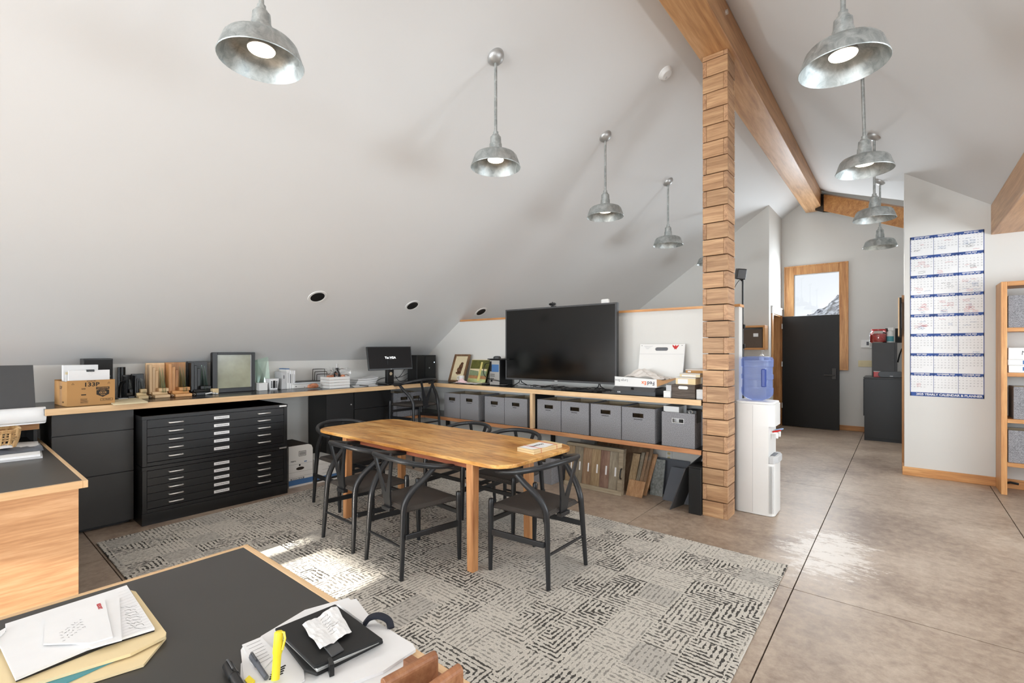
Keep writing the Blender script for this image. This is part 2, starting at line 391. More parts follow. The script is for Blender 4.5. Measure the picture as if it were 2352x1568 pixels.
def m_fabric():
    m, nt, b = base('grey_woven_fabric'); b.inputs['Roughness'].default_value = .95; b.inputs['Specular IOR Level'].default_value = .1
    v = coords(nt); n = noise(nt, v, 190, 3, .7)
    nt.links.new(ramp(nt, [(.32, rgb(96, 95, 98)), (.5, rgb(140, 139, 142)), (.68, rgb(176, 175, 178))], n), b.inputs['Base Color'])
    bump(nt, b, n, .3, .003); return m
M['fabric'] = m_fabric()
def m_cord():
    m, nt, b = base('woven_paper_cord'); b.inputs['Roughness'].default_value = .8
    v = coords(nt); w = nt.nodes.new('ShaderNodeTexWave'); w.bands_direction = 'Y'; w.inputs['Scale'].default_value = 55; w.inputs['Distortion'].default_value = 1.5
    nt.links.new(v, w.inputs[0])
    nt.links.new(ramp(nt, [(.2, rgb(40, 38, 36)), (.8, rgb(88, 80, 74))], w.outputs['Fac']), b.inputs['Base Color'])
    bump(nt, b, w.outputs['Fac'], .5, .004); return m
M['cord'] = m_cord()

def m_rug():
    m, nt, b = base('patterned_rug'); b.inputs['Roughness'].default_value = .97; b.inputs['Specular IOR Level'].default_value = .05
    L = nt.links.new
    t = nt.nodes.new('ShaderNodeNewGeometry').outputs['Position']
    wob = nt.nodes.new('ShaderNodeTexNoise'); wob.inputs['Scale'].default_value = 30; L(t, wob.inputs[0])
    def math_(op, a, c=None, v=None):
        n = nt.nodes.new('ShaderNodeMath'); n.operation = op
        for i, x in enumerate((a, c)):
            if x is None: continue
            if isinstance(x, (int, float)): n.inputs[i].default_value = x
            else: L(x, n.inputs[i])
        return n.outputs[0]
    sp = nt.nodes.new('ShaderNodeSeparateXYZ'); L(t, sp.inputs[0])
    cell = .205
    U = math_('DIVIDE', sp.outputs[0], cell); V = math_('DIVIDE', sp.outputs[1], cell*1.0)
    fu = math_('FLOOR', U); fv = math_('FLOOR', V)
    u = math_('SUBTRACT', U, fu); v = math_('SUBTRACT', V, fv)
    cb = nt.nodes.new('ShaderNodeCombineXYZ'); L(fu, cb.inputs[0]); L(fv, cb.inputs[1])
    wn = nt.nodes.new('ShaderNodeTexWhiteNoise'); wn.noise_dimensions = '2D'; L(cb.outputs[0], wn.inputs['Vector'])
    r = wn.outputs['Value']
    sc = nt.nodes.new('ShaderNodeSeparateColor'); L(wn.outputs['Color'], sc.inputs[0])
    par = math_('MODULO', math_('ABSOLUTE', math_('ADD', fu, fv)), 2.0)           # basket-weave alternation
    lsel = math_('GREATER_THAN', r, .5)
    q = math_('ADD', math_('MULTIPLY', u, par), math_('MULTIPLY', v, math_('SUBTRACT', 1.0, par)))
    q = math_('ADD', q, 0.0)
    def flip(a, rr):
        g = math_('GREATER_THAN', rr, .5)
        return math_('ADD', math_('MULTIPLY', a, g), math_('MULTIPLY', math_('SUBTRACT', 1.0, a), math_('SUBTRACT', 1.0, g)))
    lmax = math_('MAXIMUM', flip(u, sc.outputs[1]), flip(v, sc.outputs[2]))
    across = math_('ADD', math_('MULTIPLY', lmax, lsel), math_('MULTIPLY', q, math_('SUBTRACT', 1.0, lsel)))
    ww = math_('MULTIPLY', math_('SUBTRACT', wob.outputs['Fac'], .5), .06)
    across = math_('ADD', across, ww)
    st = math_('FRACT', math_('MULTIPLY', across, 8.0))
    tri = math_('ABSOLUTE', math_('SUBTRACT', st, .5))                            # 0 at line centre
    brk = nt.nodes.new('ShaderNodeTexNoise'); brk.inputs['Scale'].default_value = 48; brk.inputs['Detail'].default_value = 2; L(t, brk.inputs[0])
    cellvar = nt.nodes.new('ShaderNodeTexNoise'); cellvar.inputs['Scale'].default_value = .9; cellvar.inputs['Detail'].default_value = 2; L(t, cellvar.inputs[0])
    width = math_('ADD', math_('MULTIPLY', math_('SUBTRACT', brk.outputs['Fac'], .5), 1.15), math_('MULTIPLY', math_('SUBTRACT', r, .5), .10))
    width = math_('ADD', width, math_('ADD', math_('MULTIPLY', math_('SUBTRACT', cellvar.outputs['Fac'], .5), .25), .135))
    line = math_('LESS_THAN', tri, width)
    soft = nt.nodes.new('ShaderNodeMapRange'); soft.inputs['From Min'].default_value = .25; soft.inputs['From Max'].default_value = .75
    soft.inputs['To Min'].default_value = .5; soft.inputs['To Max'].default_value = .92; L(r, soft.inputs[0])
    sp2 = nt.nodes.new('ShaderNodeTexNoise'); sp2.inputs['Scale'].default_value = 180; L(t, sp2.inputs[0])
    basec = ramp(nt, [(.3, rgb(186, 180, 170)), (.7, rgb(216, 210, 200))], sp2.outputs['Fac'])
    shade = nt.nodes.new('ShaderNodeMixRGB'); shade.blend_type = 'MIX'; L(basec, shade.inputs[1]); shade.inputs[2].default_value = rgb(156, 153, 148)
    sf = math_('MULTIPLY', math_('LESS_THAN', r, .14), .4); L(sf, shade.inputs[0])
    mc = nt.nodes.new('ShaderNodeMixRGB'); L(math_('MULTIPLY', line, soft.outputs[0]), mc.inputs[0]); L(shade.outputs[0], mc.inputs[1]); mc.inputs[2].default_value = rgb(56, 54, 52)
    L(mc.outputs[0], b.inputs['Base Color'])
    h = math_('SUBTRACT', sp2.outputs['Fac'], math_('MULTIPLY', line, .8)); bump(nt, b, h, .35, .006)
    return m
M['rug'] = m_rug()
def m_bottle():
    m, nt, b = base('blue_bottle_plastic'); out = nt.nodes['Material Output']; L = nt.links.new
    b.inputs['Base Color'].default_value = rgb(140, 164, 230); b.inputs['Roughness'].default_value = .12
    tr = nt.nodes.new('ShaderNodeBsdfTransparent'); tr.inputs[0].default_value = (.74, .80, .97, 1)
    lw = nt.nodes.new('ShaderNodeLayerWeight'); lw.inputs[0].default_value = .35
    mr = nt.nodes.new('ShaderNodeMapRange'); mr.inputs['To Min'].default_value = .12; mr.inputs['To Max'].default_value = .6; L(lw.outputs['Facing'], mr.inputs[0])
    mx = nt.nodes.new('ShaderNodeMixShader'); L(mr.outputs[0], mx.inputs[0]); L(tr.outputs[0], mx.inputs[1]); L(b.outputs[0], mx.inputs[2]); L(mx.outputs[0], out.inputs[0])
    return m
M['bottle'] = m_bottle()
def m_mountain():
    m, nt, b = base('snowy_rock'); b.inputs['Roughness'].default_value = 1
    v = coords(nt); n = noise(nt, v, .16, 10, .75, .4)
    nt.links.new(ramp(nt, [(.45, rgb(60, 60, 66)), (.51, rgb(140, 142, 150)), (.57, rgb(205, 208, 216))], n), b.inputs['Base Color']); return m
M['mountain'] = m_mountain()

# ------------------------------------------------------------------ the room
XL, XR, Y0, Y1 = -5.75, 3.2, -7.0, 10.72
RX, RZ, SL = -1.27, 4.5, .703          # ridge line and roof slope
def zl(x): return RZ-SL*(RX-x)         # underside of the left roof slope
def zr(x): return RZ-SL*(x-RX)
fl = struct('floor', MB().box(XL-.2, XR+.2, Y0-.2, Y1+.2, -.12, -.012), M['gap'])
xs = [XL-.1, -4.365, -3.085, -1.806, -.518, .75, 2.02, XR+.1]; ys = [Y0-.1, -4.5, -1.9, .765, 3.378, 6.09, 8.8, Y1+.1]
for i in range(len(xs)-1):
    for j in range(len(ys)-1):
        obj('concrete_slab', MB().box(xs[i]+.0035, xs[i+1]-.0035, ys[j]+.0035, ys[j+1]-.0035, -.012, 0), M['concrete'], fl)

XB = .90                                # right roof slope stops at the header beam, then a flatter dormer roof
ce = MB()
T = .12
def slab(p, up=T):
    ce.hexa([*p, *[(a, b_, c+up) for a, b_, c in p]])
slab([(XL-.15, Y0-.1, zl(XL-.15)), (RX, Y0-.1, RZ), (RX, Y1+.1, RZ), (XL-.15, Y1+.1, zl(XL-.15))])
VY = 10.5                               # cross-gable ridge; the valley runs from the ridge down to the calendar wall
xv = .03; yv = 9.05
slab([(RX, Y0-.1, RZ), (XB, Y0-.1, zr(XB)), (XB, 7.4, zr(XB)), (RX, VY, RZ)])
ce.hexa([(RX, VY, RZ), (XB, 7.4, zr(XB)), (XB, VY, RZ), (XB-.01, VY, RZ), (RX, VY, RZ+T), (XB, 7.4, zr(XB)+T), (XB, VY, RZ+T), (XB-.01, VY, RZ+T)])
slab([(RX, VY, RZ), (XB, VY, RZ), (XB, Y1+.1, RZ-.1), (RX, Y1+.1, RZ)])
slab([(XB, Y0-.1, zr(XB)), (XR+.1, Y0-.1, 2.62), (XR+.1, 7.5, 2.62), (XB, 7.5, zr(XB))])
struct('ceiling', ce, M['ceiling'], origin=(0, 0, 0))

struct('wall_left', MB().box(XL-.12, XL, Y0, Y1, 0, zl(XL)+.04), M['wall'])
# far gable wall with a window opening
WX0, WX1, WZ0, WZ1 = -1.655, -.863, 1.24, 2.985
wf = MB(); yb = Y1+.12
def gable_z(x): return (zl(x) if x < RX else RZ) + .05
for a, b_ in ((XL, WX0), (WX1, XR)):
    pts = [(a, Y1, 0), (b_, Y1, 0), (b_, Y1, min(gable_z(b_), RZ+.05))]
    if a < RX < b_: pts.append((RX, Y1, RZ+.05))
    pts.append((a, Y1, gable_z(a))); wf.prism(pts, (0, .12, 0))
wf.prism([(WX0, Y1, 0), (WX1, Y1, 0), (WX1, Y1, WZ0), (WX0, Y1, WZ0)], (0, .12, 0))
wf.prism([(WX0, Y1, WZ1), (WX1, Y1, WZ1), (WX1, Y1, RZ+.05), (RX, Y1, RZ+.05), (WX0, Y1, gable_z(WX0))], (0, .12, 0))
struct('wall_far', wf, M['wall'])
# closet that fills the far left of the room
CY0, CX1 = 9.55, -1.84
wc = MB()
wc.prism([(XL, CY0, 0), (CX1, CY0, 0), (CX1, CY0, zl(CX1)+.03), (XL, CY0, zl(XL)+.03)], (0, .1, 0))
DY0, DY1, DZ = 9.83, 10.62, 2.16
wc.box(CX1-.1, CX1, CY0+.1, DY0, 0, zl(CX1)+.03); wc.box(CX1-.1, CX1, DY0, DY1, DZ, zl(CX1)+.03); wc.box(CX1-.1, CX1, DY1, Y1, 0, zl(CX1)+.03)
struct('wall_closet', wc, M['wall'])
# half-height partition behind the long counter
PX1, PY0, PY1, PZ = -1.19, 4.85, 4.97, 1.895
ws = zl(XL)
struct('wall_partition', MB().prism([(XL, PY0, 0), (PX1, PY0, 0), (PX1, PY0, PZ), (RX-(RZ-PZ)/SL, PY0, PZ), (XL, PY0, ws)], (0, PY1-PY0, 0)), M['wall'])
x0 = RX-(RZ-PZ)/SL
struct('trim_1', MB().box(x0+.03, PX1+.012, PY0-.015, PY1+.015, PZ, PZ+.025), M['firx'])
# calendar wall block on the right
BX0, BX1, BY0, BY1 = .03, XR, 7.33, 9.0
wr = MB().prism([(BX0, BY0, 0), (BX1, BY0, 0), (BX1, BY0, 2.66), (XB, BY0, zr(XB)+.03), (BX0, BY0, zr(BX0)+.03)], (0, .12, 0))
wr.box(BX0, BX0+.12, BY0+.12, BY1, 0, zr(BX0)+.1)
struct('wall_calendar', wr, M['wall'])
struct('wall_alcove', MB().box(1.2, 1.32, BY1-.2, Y1, 0, RZ), M['wall'])
# right wall with windows, rear wall with a window
def wall_with_windows(name, axis, pos, thick, lo, hi, top, wins, z0, z1):
    mb = MB(); cur = lo
    def bx(a, b_, c, d):
        if axis == 'x': mb.box(pos, pos+thick, a, b_, c, d)
        else: mb.box(a, b_, pos-thick, pos, c, d)
    for a, b_ in wins:
        bx(cur, a, 0, top); bx(a, b_, 0, z0); bx(a, b_, z1, top); cur = b_
    bx(cur, hi, 0, top); return struct(name, mb, M['wall'])
rw = [(w-.75, w+.75) for w in RIGHT_WIN]
wall_with_windows('wall_right', 'x', XR, .12, Y0, 9.0, 2.75, rw, .95, 2.5)
SWX = [(-3.37, -3.2), (-3.02, -2.42)]   # the two rear panes the sun comes through
bw = [(-5.2, -3.9)]+SWX+[(-1.75, .95)]
wall_with_windows('wall_rear', 'y', Y0, .12, XL, XR, 4.6, SWX, 1.0, 2.12)
k = 2
for a, b_ in rw:
    w = tag(obj('window_%d' % k, MB().box(XR-.02, XR+.1, a, a+.06, .95, 2.5).box(XR-.02, XR+.1, b_-.06, b_, .95, 2.5).box(XR-.02, XR+.1, a+.06, b_-.06, .95, 1.01).box(XR-.02, XR+.1, a+.06, b_-.06, 2.44, 2.5), M['firz']), kind='structure')
    obj('pane', MB().box(XR+.04, XR+.045, a+.06, b_-.06, 1.01, 2.44), M['winglass'], w); k += 1
for a, b_ in SWX:
    w = tag(obj('window_%d' % k, MB().box(a-.05, a, Y0, Y0+.03, .95, 2.15).box(b_, b_+.05, Y0, Y0+.03, .95, 2.15).box(a, b_, Y0, Y0+.03, .95, 1.0).box(a, b_, Y0, Y0+.03, 2.1, 2.15), M['firz']), kind='structure'); k += 1

w = MB()  # unseen frame and panes added on the solid rear wall around the fill light
for a in (-2.3, -.85, .6, 2.05): w.box(a-.04, a+.04, Y0, Y0+.05, .95, 3.3)
for z in (.95, 2.4, 3.3): 
    for a, b_ in ((-2.26, -.89), (-.81, .56), (.64, 2.01)): w.box(a, b_, Y0, Y0+.05, z-.04, z+.04)
w = tag(obj('window_%d' % k, w, M['firz']), kind='structure')
for a, b_ in ((-2.26, -.89), (-.81, .56), (.64, 2.01)):
    for z0, z1 in ((.99, 2.36), (2.44, 3.26)): obj('pane', MB().box(a, b_, Y0+.01, Y0+.015, z0, z1), M['winglass'], w)
for wy in LEFT_FILL:  # unseen knee-wall frames and panes, added to go with the left fill lights
    w = tag(obj('window_%d' % (k+1), MB().box(XL, XL+.04, wy-.7, wy-.64, .4, 1.3).box(XL, XL+.04, wy+.64, wy+.7, .4, 1.3).box(XL, XL+.04, wy-.64, wy+.64, .4, .46).box(XL, XL+.04, wy-.64, wy+.64, 1.24, 1.3), M['firz']), kind='structure')
    obj('pane', MB().box(XL+.01, XL+.015, wy-.64, wy+.64, .46, 1.24), M['winglass'], w); k += 1
# far window: casing, frame, glass
w = MB()
c0, c1, cz0, cz1 = -1.79, -.75, 1.11, 3.125
w.box(c0, WX0+.03, Y1-.03, Y1, cz0, cz1).box(WX1-.03, c1, Y1-.03, Y1, cz0, cz1).box(WX0+.03, WX1-.03, Y1-.03, Y1, WZ1-.03, cz1).box(WX0+.03, WX1-.03, Y1-.03, Y1, cz0, WZ0+.03)
win1 = tag(obj('window_1', w, M['firz'], bevel=.006), kind='structure')
w = MB(); e = .035
w.box(WX0, WX0+e, Y1+.02, Y1+.09, WZ0, WZ1).box(WX1-e, WX1, Y1+.02, Y1+.09, WZ0, WZ1).box(WX0+e, WX1-e, Y1+.02, Y1+.09, WZ1-e, WZ1).box(WX0+e, WX1-e, Y1+.02, Y1+.09, WZ0, WZ0+e)
obj('sash', w, M['white'], win1, bevel=.004)
w = MB(); e2 = .022
w.box(c0, c0+e2, Y1-.042, Y1-.03, cz0, cz1).box(c1-e2, c1, Y1-.042, Y1-.03, cz0, cz1).box(c0+e2, c1-e2, Y1-.042, Y1-.03, cz1-e2, cz1).box(c0+e2, c1-e2, Y1-.042, Y1-.03, cz0, cz0+e2)
obj('backband', w, M['firz'], win1, bevel=.003)
obj('pane', MB().box(WX0+e, WX1-e, Y1+.05, Y1+.055, WZ0+e, WZ1-e), M['winglass'], win1)

# door, open against the far wall, and its casing
dh = thing('door_1', None, None, (-1.80, 10.62, 0)); dh['kind'] = 'structure'
D0 = P(1797.5, 975, z=0); D1 = P(1929.5, 989, z=0); D0 = Vector((-1.80, 10.63, 0)); D1 = Vector((-.872, 10.545, 0))
dv = (D1-D0).normalized(); dn = Vector((dv.y, -dv.x, 0))*.045
H = 2.14
obj('leaf', MB().hexa([D0+Vector((0,0,.012)), D0+dn+Vector((0,0,.012)), D1+dn+Vector((0,0,.012)), D1+Vector((0,0,.012)), D0+Vector((0,0,H)), D0+dn+Vector((0,0,H)), D1+dn+Vector((0,0,H)), D1+Vector((0,0,H))]), M['blackcab'], dh, bevel=.003)
hp = D1-dv*.075+dn+Vector((0, 0, 1.02))
n_ = dn.normalized()
obj('lock_plate', MB().obox(hp+n_*.008+Vector((0,0,.03)), (.033, .008, .10), Matrix((dv, -n_, Vector((0,0,1)))).transposed()), M['gunmetal'], dh, bevel=.004)
obj('handle', MB().tube([hp+n_*.0, hp+n_*.05, hp+n_*.055-dv*.02, hp+n_*.055-dv*.15], .013, 10), M['gunmetal'], dh, smooth=True)
for z in (.35, 1.16, 1.9):
    obj('hinge', MB().cyl(D0+n_*.055+Vector((-.004, 0, z)), D0+n_*.055+Vector((-.004, 0, z+.1)), .012), M['chrome'], dh, smooth=True)
w = MB().box(CX1, CX1+.022, DY0-.10, DY0, 0, DZ).box(CX1, CX1+.022, DY1, DY1+.09, 0, DZ)
cs = struct('trim_2', w, M['firz'], bevel=.004)
obj('head_casing', MB().box(CX1, CX1+.024, DY0-.11, DY1+.1, DZ, DZ+.12).box(CX1, CX1+.036, DY0-.125, Y1-.005, DZ+.12, DZ+.142), M['white'], cs, bevel=.003)
obj('jamb', MB().box(CX1-.12, CX1, DY0, DY0+.02, 0, DZ).box(CX1-.12, CX1, DY1-.02, DY1, 0, DZ).box(CX1-.12, CX1, DY0+.02, DY1-.02, DZ-.02, DZ), M['firz'], cs)
# alcove behind the door opening
struct('wall_closet_inside', MB().box(CX1-1.2, CX1-1.15, CY0+.1, Y1, 0, 3), M['wall'])
# casing on the left corner of the calendar wall
struct('trim_3', MB().box(BX0-.022, BX0, BY0+.25, BY0+.35, 0, 2.1).box(BX0-.022, BX0, BY0+.35, BY1, 2.0, 2.1), M['firz'], bevel=.004)
# baseboards
struct('baseboard_far', MB().box(CX1+.02, 1.2, Y1-.018, Y1, 0, .09), M['firx'], bevel=.004)
struct('baseboard_calendar', MB().box(BX0-.018, BX1, BY0-.018, BY0, 0, .10).box(BX0-.018, BX0, BY0, BY0+.25, 0, .10), M['firx'], bevel=.004)
struct('baseboard_partition', MB().box(XL, PX1, PY0-.016, PY0, 0, .09), M['firx'], bevel=.004)
struct('baseboard_left', MB().box(XL, XL+.016, Y0, PY0-.02, 0, .09), M['firy'], bevel=.004)

# snowy hillside outside
def hill(u, v):
    x = -75+u*150; d = 330+v*160
    crest = 25+115*max(0, u-.43)+1.2*math.sin(u*43)+.8*math.sin(u*97+1)
    z = -40+ (crest+40)*math.sin(min(1, v*1.15)*PI/2)
    z += 1.2*math.sin(u*140+v*31)*v+.8*math.sin(u*231-v*57)*v
    return (x+(-1.26-(-1.26))-40-14, d, z)
mt = tag(obj('mountain', MB().grid(hill, 60, 30), M['mountain'], smooth=True), 'snowy rocky hillside seen through the far window', 'mountain')

# ------------------------------------------------------------------ beams and column
BZ = 4.11
bm = thing('ridge_beam', 'long fir ridge beam along the ceiling peak, resting on the stacked-block column', 'beam', (RX, 4, BZ))
b1 = MB(); b1.prism([(-1.41, Y0, BZ), (-1.13, Y0, BZ), (-1.13, Y0, zr(-1.13)-.002), (RX, Y0, RZ-.004), (-1.41, Y0, zl(-1.41)-.002)], (0, 10.6-Y0, 0))
obj('timber', b1, M['fir'], bm, bevel=.006)
obj('bolt', MB().cyl((-1.13, 4.19, 4.30), (-1.115, 4.19, 4.30), .02), M['chrome'], bm)
# valley rafter from the ridge to the calendar wall
va = thing('valley_rafter', 'fir rafter sloping from the ridge beam down to the calendar wall', 'beam', (-.6, 9.9, 4))
A = Vector((-1.13, 10.38, zr(-1.13)-.03)); Bv = Vector((BX0+.1, 8.97, zr(BX0)-.06))
dd = (Bv-A); hn = Vector((dd.y, -dd.x, 0)).normalized()*.075; dep = Vector((0, 0, -.30))
obj('timber', MB().hexa([A-hn+dep, A+hn+dep, Bv+hn+dep, Bv-hn+dep, A-hn, A+hn, Bv+hn, Bv-hn]), M['firx'], va, bevel=.005)
g = dd.normalized(); q0 = A-g*.06; q1 = A+g*.17
obj('steel_bracket', MB().hexa([q0-hn*1.15+dep*1.08, q0+hn*1.15+dep*1.08, q1+hn*1.15+dep*1.08, q1-hn*1.15+dep*1.08, q0-hn*1.15, q0+hn*1.15, q1+hn*1.15, q1-hn*1.15]), M['blackmetal'], va)
hb = thing('header_beam', 'fir header beam running from the calendar wall towards the camera at right', 'beam', (.9, 4, 2.74))
obj('timber', MB().prism([(.76, Y0, 2.742), (1.05, Y0, 2.742), (1.05, Y0, 2.94), (.9, Y0, zr(.9)-.002), (.76, Y0, zr(.76)-.004)], (0, BY0-Y0, 0)), M['fir'], hb, bevel=.006)

co = thing('stacked_block_column', 'square column of stacked cedar blocks under the ridge beam', 'column', (-1.272, 4.492, 0))
cx0, cx1, cy0, cy1 = -1.379, -1.166, 4.378, 4.606; th = .034; chh = .1453
obj('core', MB().box(cx0+th+.004, cx1-th-.004, cy0+th+.004, cy1-th-.004, 0, BZ), M['gap'], co)
zz = 0; i = 0
while zz < BZ-.02:
    z1 = min(zz+chh-.008, BZ-.002); z0 = zz+ (0 if i else 0)
    j = [random.uniform(-.0018, .0018) for _ in range(4)]
    e = i % 2 == 0; g_ = .0012
    fxa, fxb = (cx0, cx1-th-g_) if e else (cx0+th+g_, cx1)
    rya, ryb = (cy0, cy1-th-g_) if e else (cy0+th+g_, cy1)
    bxa, bxb = (cx0+th+g_, cx1) if e else (cx0, cx1-th-g_)
    lya, lyb = (cy0+th+g_, cy1) if e else (cy0, cy1-th-g_)
    obj('block', MB().box(fxa, fxb, cy0+j[0], cy0+th, z0, z1), M['column_x'], co, bevel=.0025)
    obj('block', MB().box(cx1-th, cx1+j[2], rya, ryb, z0, z1), M['column_y'], co, bevel=.0025)
    obj('block', MB().box(bxa, bxb, cy1-th, cy1+j[1], z0, z1), M['column_x'], co, bevel=.0025)
    obj('block', MB().box(cx0+j[3], cx0+th, lya, lyb, z0, z1), M['column_y'], co, bevel=.0025)
    zz += chh; i += 1

# ------------------------------------------------------------------ pendant lamps
def make_lamp():
    t = thing('pendant_lamp', 'x', 'pendant lamp', (0, 0, 0), 0, 'galvanised pendant lamps')
    R = .1875
    sh = MB().lathe([(.030, .178), (.040, .172), (.043, .12), (.047, .118), (.050, .065), (.056, .060), (.080, .056), (.125, .047), (.150, .036), (.162, .022), (.170, 0), (.184, -.040), (R, -.056), (R+.003, -.058), (R+.001, -.062), (.180, -.042), (.165, -.002), (.150, .020), (.120, .036), (.06, .045), (.002, .046)], (0, 0, 0), 40)
    obj('shade', sh, M['galv'], t, smooth=True, local=True)
    obj('lamp_face', MB().lathe([(.001, -.012), (.04, -.011), (.058, -.006), (.061, 0)], (0, 0, 0), 28), M['bulb'], t, smooth=True, local=True)
    obj('lamp_body', MB().lathe([(.061, 0), (.064, .002), (.062, .012), (.046, .047)], (0, 0, 0), 28), M['steel'], t, smooth=True, local=True)
    obj('socket_collar', MB().lathe([(.016, .215), (.020, .212), (.020, .19), (.028, .188), (.030, .176)], (0,0,0), 20), M['galv'], t, smooth=True, local=True)
    d = bpy.data.lights.new('lamp_light', 'SPOT'); d.energy = 9; d.color = (1, .95, .87); d.spot_size = math.radians(150); d.spot_blend = .6; d.shadow_soft_size = .05
    return t, d
lamp0, lampd = make_lamp()
LZ = 2.93
def place_lamp(root, x, y, z, zc, slope, label, tilt=0.0, light=True):
    r = dup(root, (x, y, z), random.uniform(0, 6), label)
    top = zc+.0
    ln = top-z
    tx = tilt*ln
    # rod (vertical, real lamps lean a touch) and canopy on the sloped ceiling; undo the root's spin
    a = -r.rotation_euler.z; ca, sa = math.cos(a), math.sin(a)
    def loc(v): return (v[0]*ca-v[1]*sa, v[0]*sa+v[1]*ca, v[2])
    obj('rod', MB().cyl(loc((0, 0, .2)), loc((tx, 0, ln)), .0115, n=12), M['galv'], r, smooth=True, local=True)
    n = Vector((slope, 0, -1)).normalized() if slope > 0 else Vector((slope, 0, -1)).normalized()
    q = Vector((0, 0, 1)).rotation_difference(n).to_matrix()
    cn = MB().lathe([(.068, -.002), (.068, .006), (.060, .024), (.042, .040), (.018, .049), (.001, .050)], (tx, 0, ln), 28, q)
    cn.v = [loc(v) for v in cn.v]
    obj('canopy', cn, M['steel'], r, smooth=True, local=True)
    if light:
        lo = bpy.data.objects.new('lamp_light', lampd); COL.objects.link(lo); lo.parent = r; lo.location = (0, 0, -.064)
    return r
LY = [1.0, 2.71, 4.44, 6.165, 7.92]
nm = ['nearest pendant lamp of the left row, over the left end of the room', 'second pendant lamp of the left row, above the meeting table', 'third pendant lamp of the left row, above the television', 'fourth pendant lamp of the left row, just left of the block column', 'fifth pendant lamp of the left row, almost hidden behind the block column']
for y, n in zip(LY, nm): place_lamp(lamp0, -2.386, y, LZ, zl(-2.386), SL, 'galvanised '+n)
RY = [2.83, 4.585, 6.34, 8.095]
nm = ['nearest and largest pendant lamp of the right row, at the top edge', 'second pendant lamp of the right row, hanging just under the largest one', 'third pendant lamp of the right row, in front of the valley rafter', 'farthest and lowest-looking pendant lamp of the right row, beside the calendar wall']
for i, (y, n) in enumerate(zip(RY, nm)): place_lamp(lamp0, -.22, y, LZ, zr(-.22), -SL, 'galvanised '+n, -.02 if i == 1 else 0)
for ch in list(lamp0.children): bpy.data.objects.remove(ch)
bpy.data.objects.remove(lamp0)

# recessed lights in the left slope, smoke detector
sn = Vector((SL, 0, -1)).normalized()
sq = Vector((0, 0, 1)).rotation_difference(sn).to_matrix()
for y, lb in ((2.565, 'left and nearest recessed black ceiling light above the black window frame sample'), (3.823, 'middle recessed black ceiling light above the computer monitor'), (5.087, 'right and farthest recessed black ceiling light beside the television')):
    c = Vector((-4.765, y, zl(-4.765)))
    t = thing('recessed_light', lb, 'ceiling light', c, 0, 'recessed lights in the sloped ceiling')
    obj('trim_ring', MB().lathe([(.072, .0005), (.075, .006), (.096, .006), (.099, 0)], c, 32, sq), M['white'], t, smooth=True)
    obj('baffle', MB().lathe([(.001, .0015), (.05, .0016), (.073, .003)], c, 32, sq), M['black'], t, smooth=True)
c = Vector((-1.76, 4.466, zl(-1.76)))
t = thing('smoke_detector', 'round white smoke detector on the sloped ceiling left of the beam', 'smoke detector', c)
obj('housing', MB().lathe([(.07, 0), (.07, .012), (.062, .018), (.055, .034), (.048, .040), (.001, .042)], c, 28, sq), M['white'], t, smooth=True)
obj('test_button', MB().lathe([(.012, .040), (.012, .045), (.001, .045)], c+sq @ Vector((.02, .01, 0)), 14, sq), M['greypaper'], t)

# ------------------------------------------------------------------ rug and table
rp = [(-4.745, .78), (-.572, .78), (-.598, 3.705), (-4.90, 3.73)]
tag(obj('area_rug', MB().prism([(x, y, 0.0005) for x, y in rp], (0, 0, .012)), M['rug'], bevel=.004), 'large grey and cream rug with broken basket-weave lines under the pine table', 'rug')
RZ0 = .0125

tb = thing('meeting_table', 'long pine table with rounded corners on square legs', 'table', (-3.03, 2.65, RZ0))
tx0, tx1, ty0, ty1, tz = -4.195, -1.89, 2.218, 3.092, .757
def rrect(x0, x1, y0, y1, r, z, n=9):
    out = []
    for (cx, cy, a0) in ((x1-r, y1-r, 0), (x0+r, y1-r, PI/2), (x0+r, y0+r, PI), (x1-r, y0+r, 1.5*PI)):
        for k in range(n+1):
            a = a0+PI/2*k/n; out.append((cx+r*math.cos(a), cy+r*math.sin(a), z))
    return out
obj('tabletop', MB().prism(rrect(tx0, tx1, ty0, ty1, .165, tz-.026), (0, 0, .026)), M['table'], tb, bevel=.006)
for lx, ly in ((-2.205, 2.272), (-2.205, 2.885), (-3.76, 2.30), (-3.76, 2.885)):
    a, b_ = .031, .027
    obj('leg', MB().hexa([(lx-b_, ly-b_, RZ0), (lx+b_, ly-b_, RZ0), (lx+b_, ly+b_, RZ0), (lx-b_, ly+b_, RZ0), (lx-a, ly-a, tz-.026), (lx+a, ly-a, tz-.026), (lx+a, ly+a, tz-.026), (lx-a, ly+a, tz-.026)]), M['tableleg'], tb, bevel=.004)
for y in (2.30, 2.87): obj('apron', MB().box(-3.73, -2.235, y-.01, y+.01, tz-.075, tz-.026), M['apron'], tb)
for x in (-2.21, -3.76): obj('apron', MB().box(x-.01, x+.01, 2.30, 2.857, tz-.075, tz-.026), M['apron'], tb)

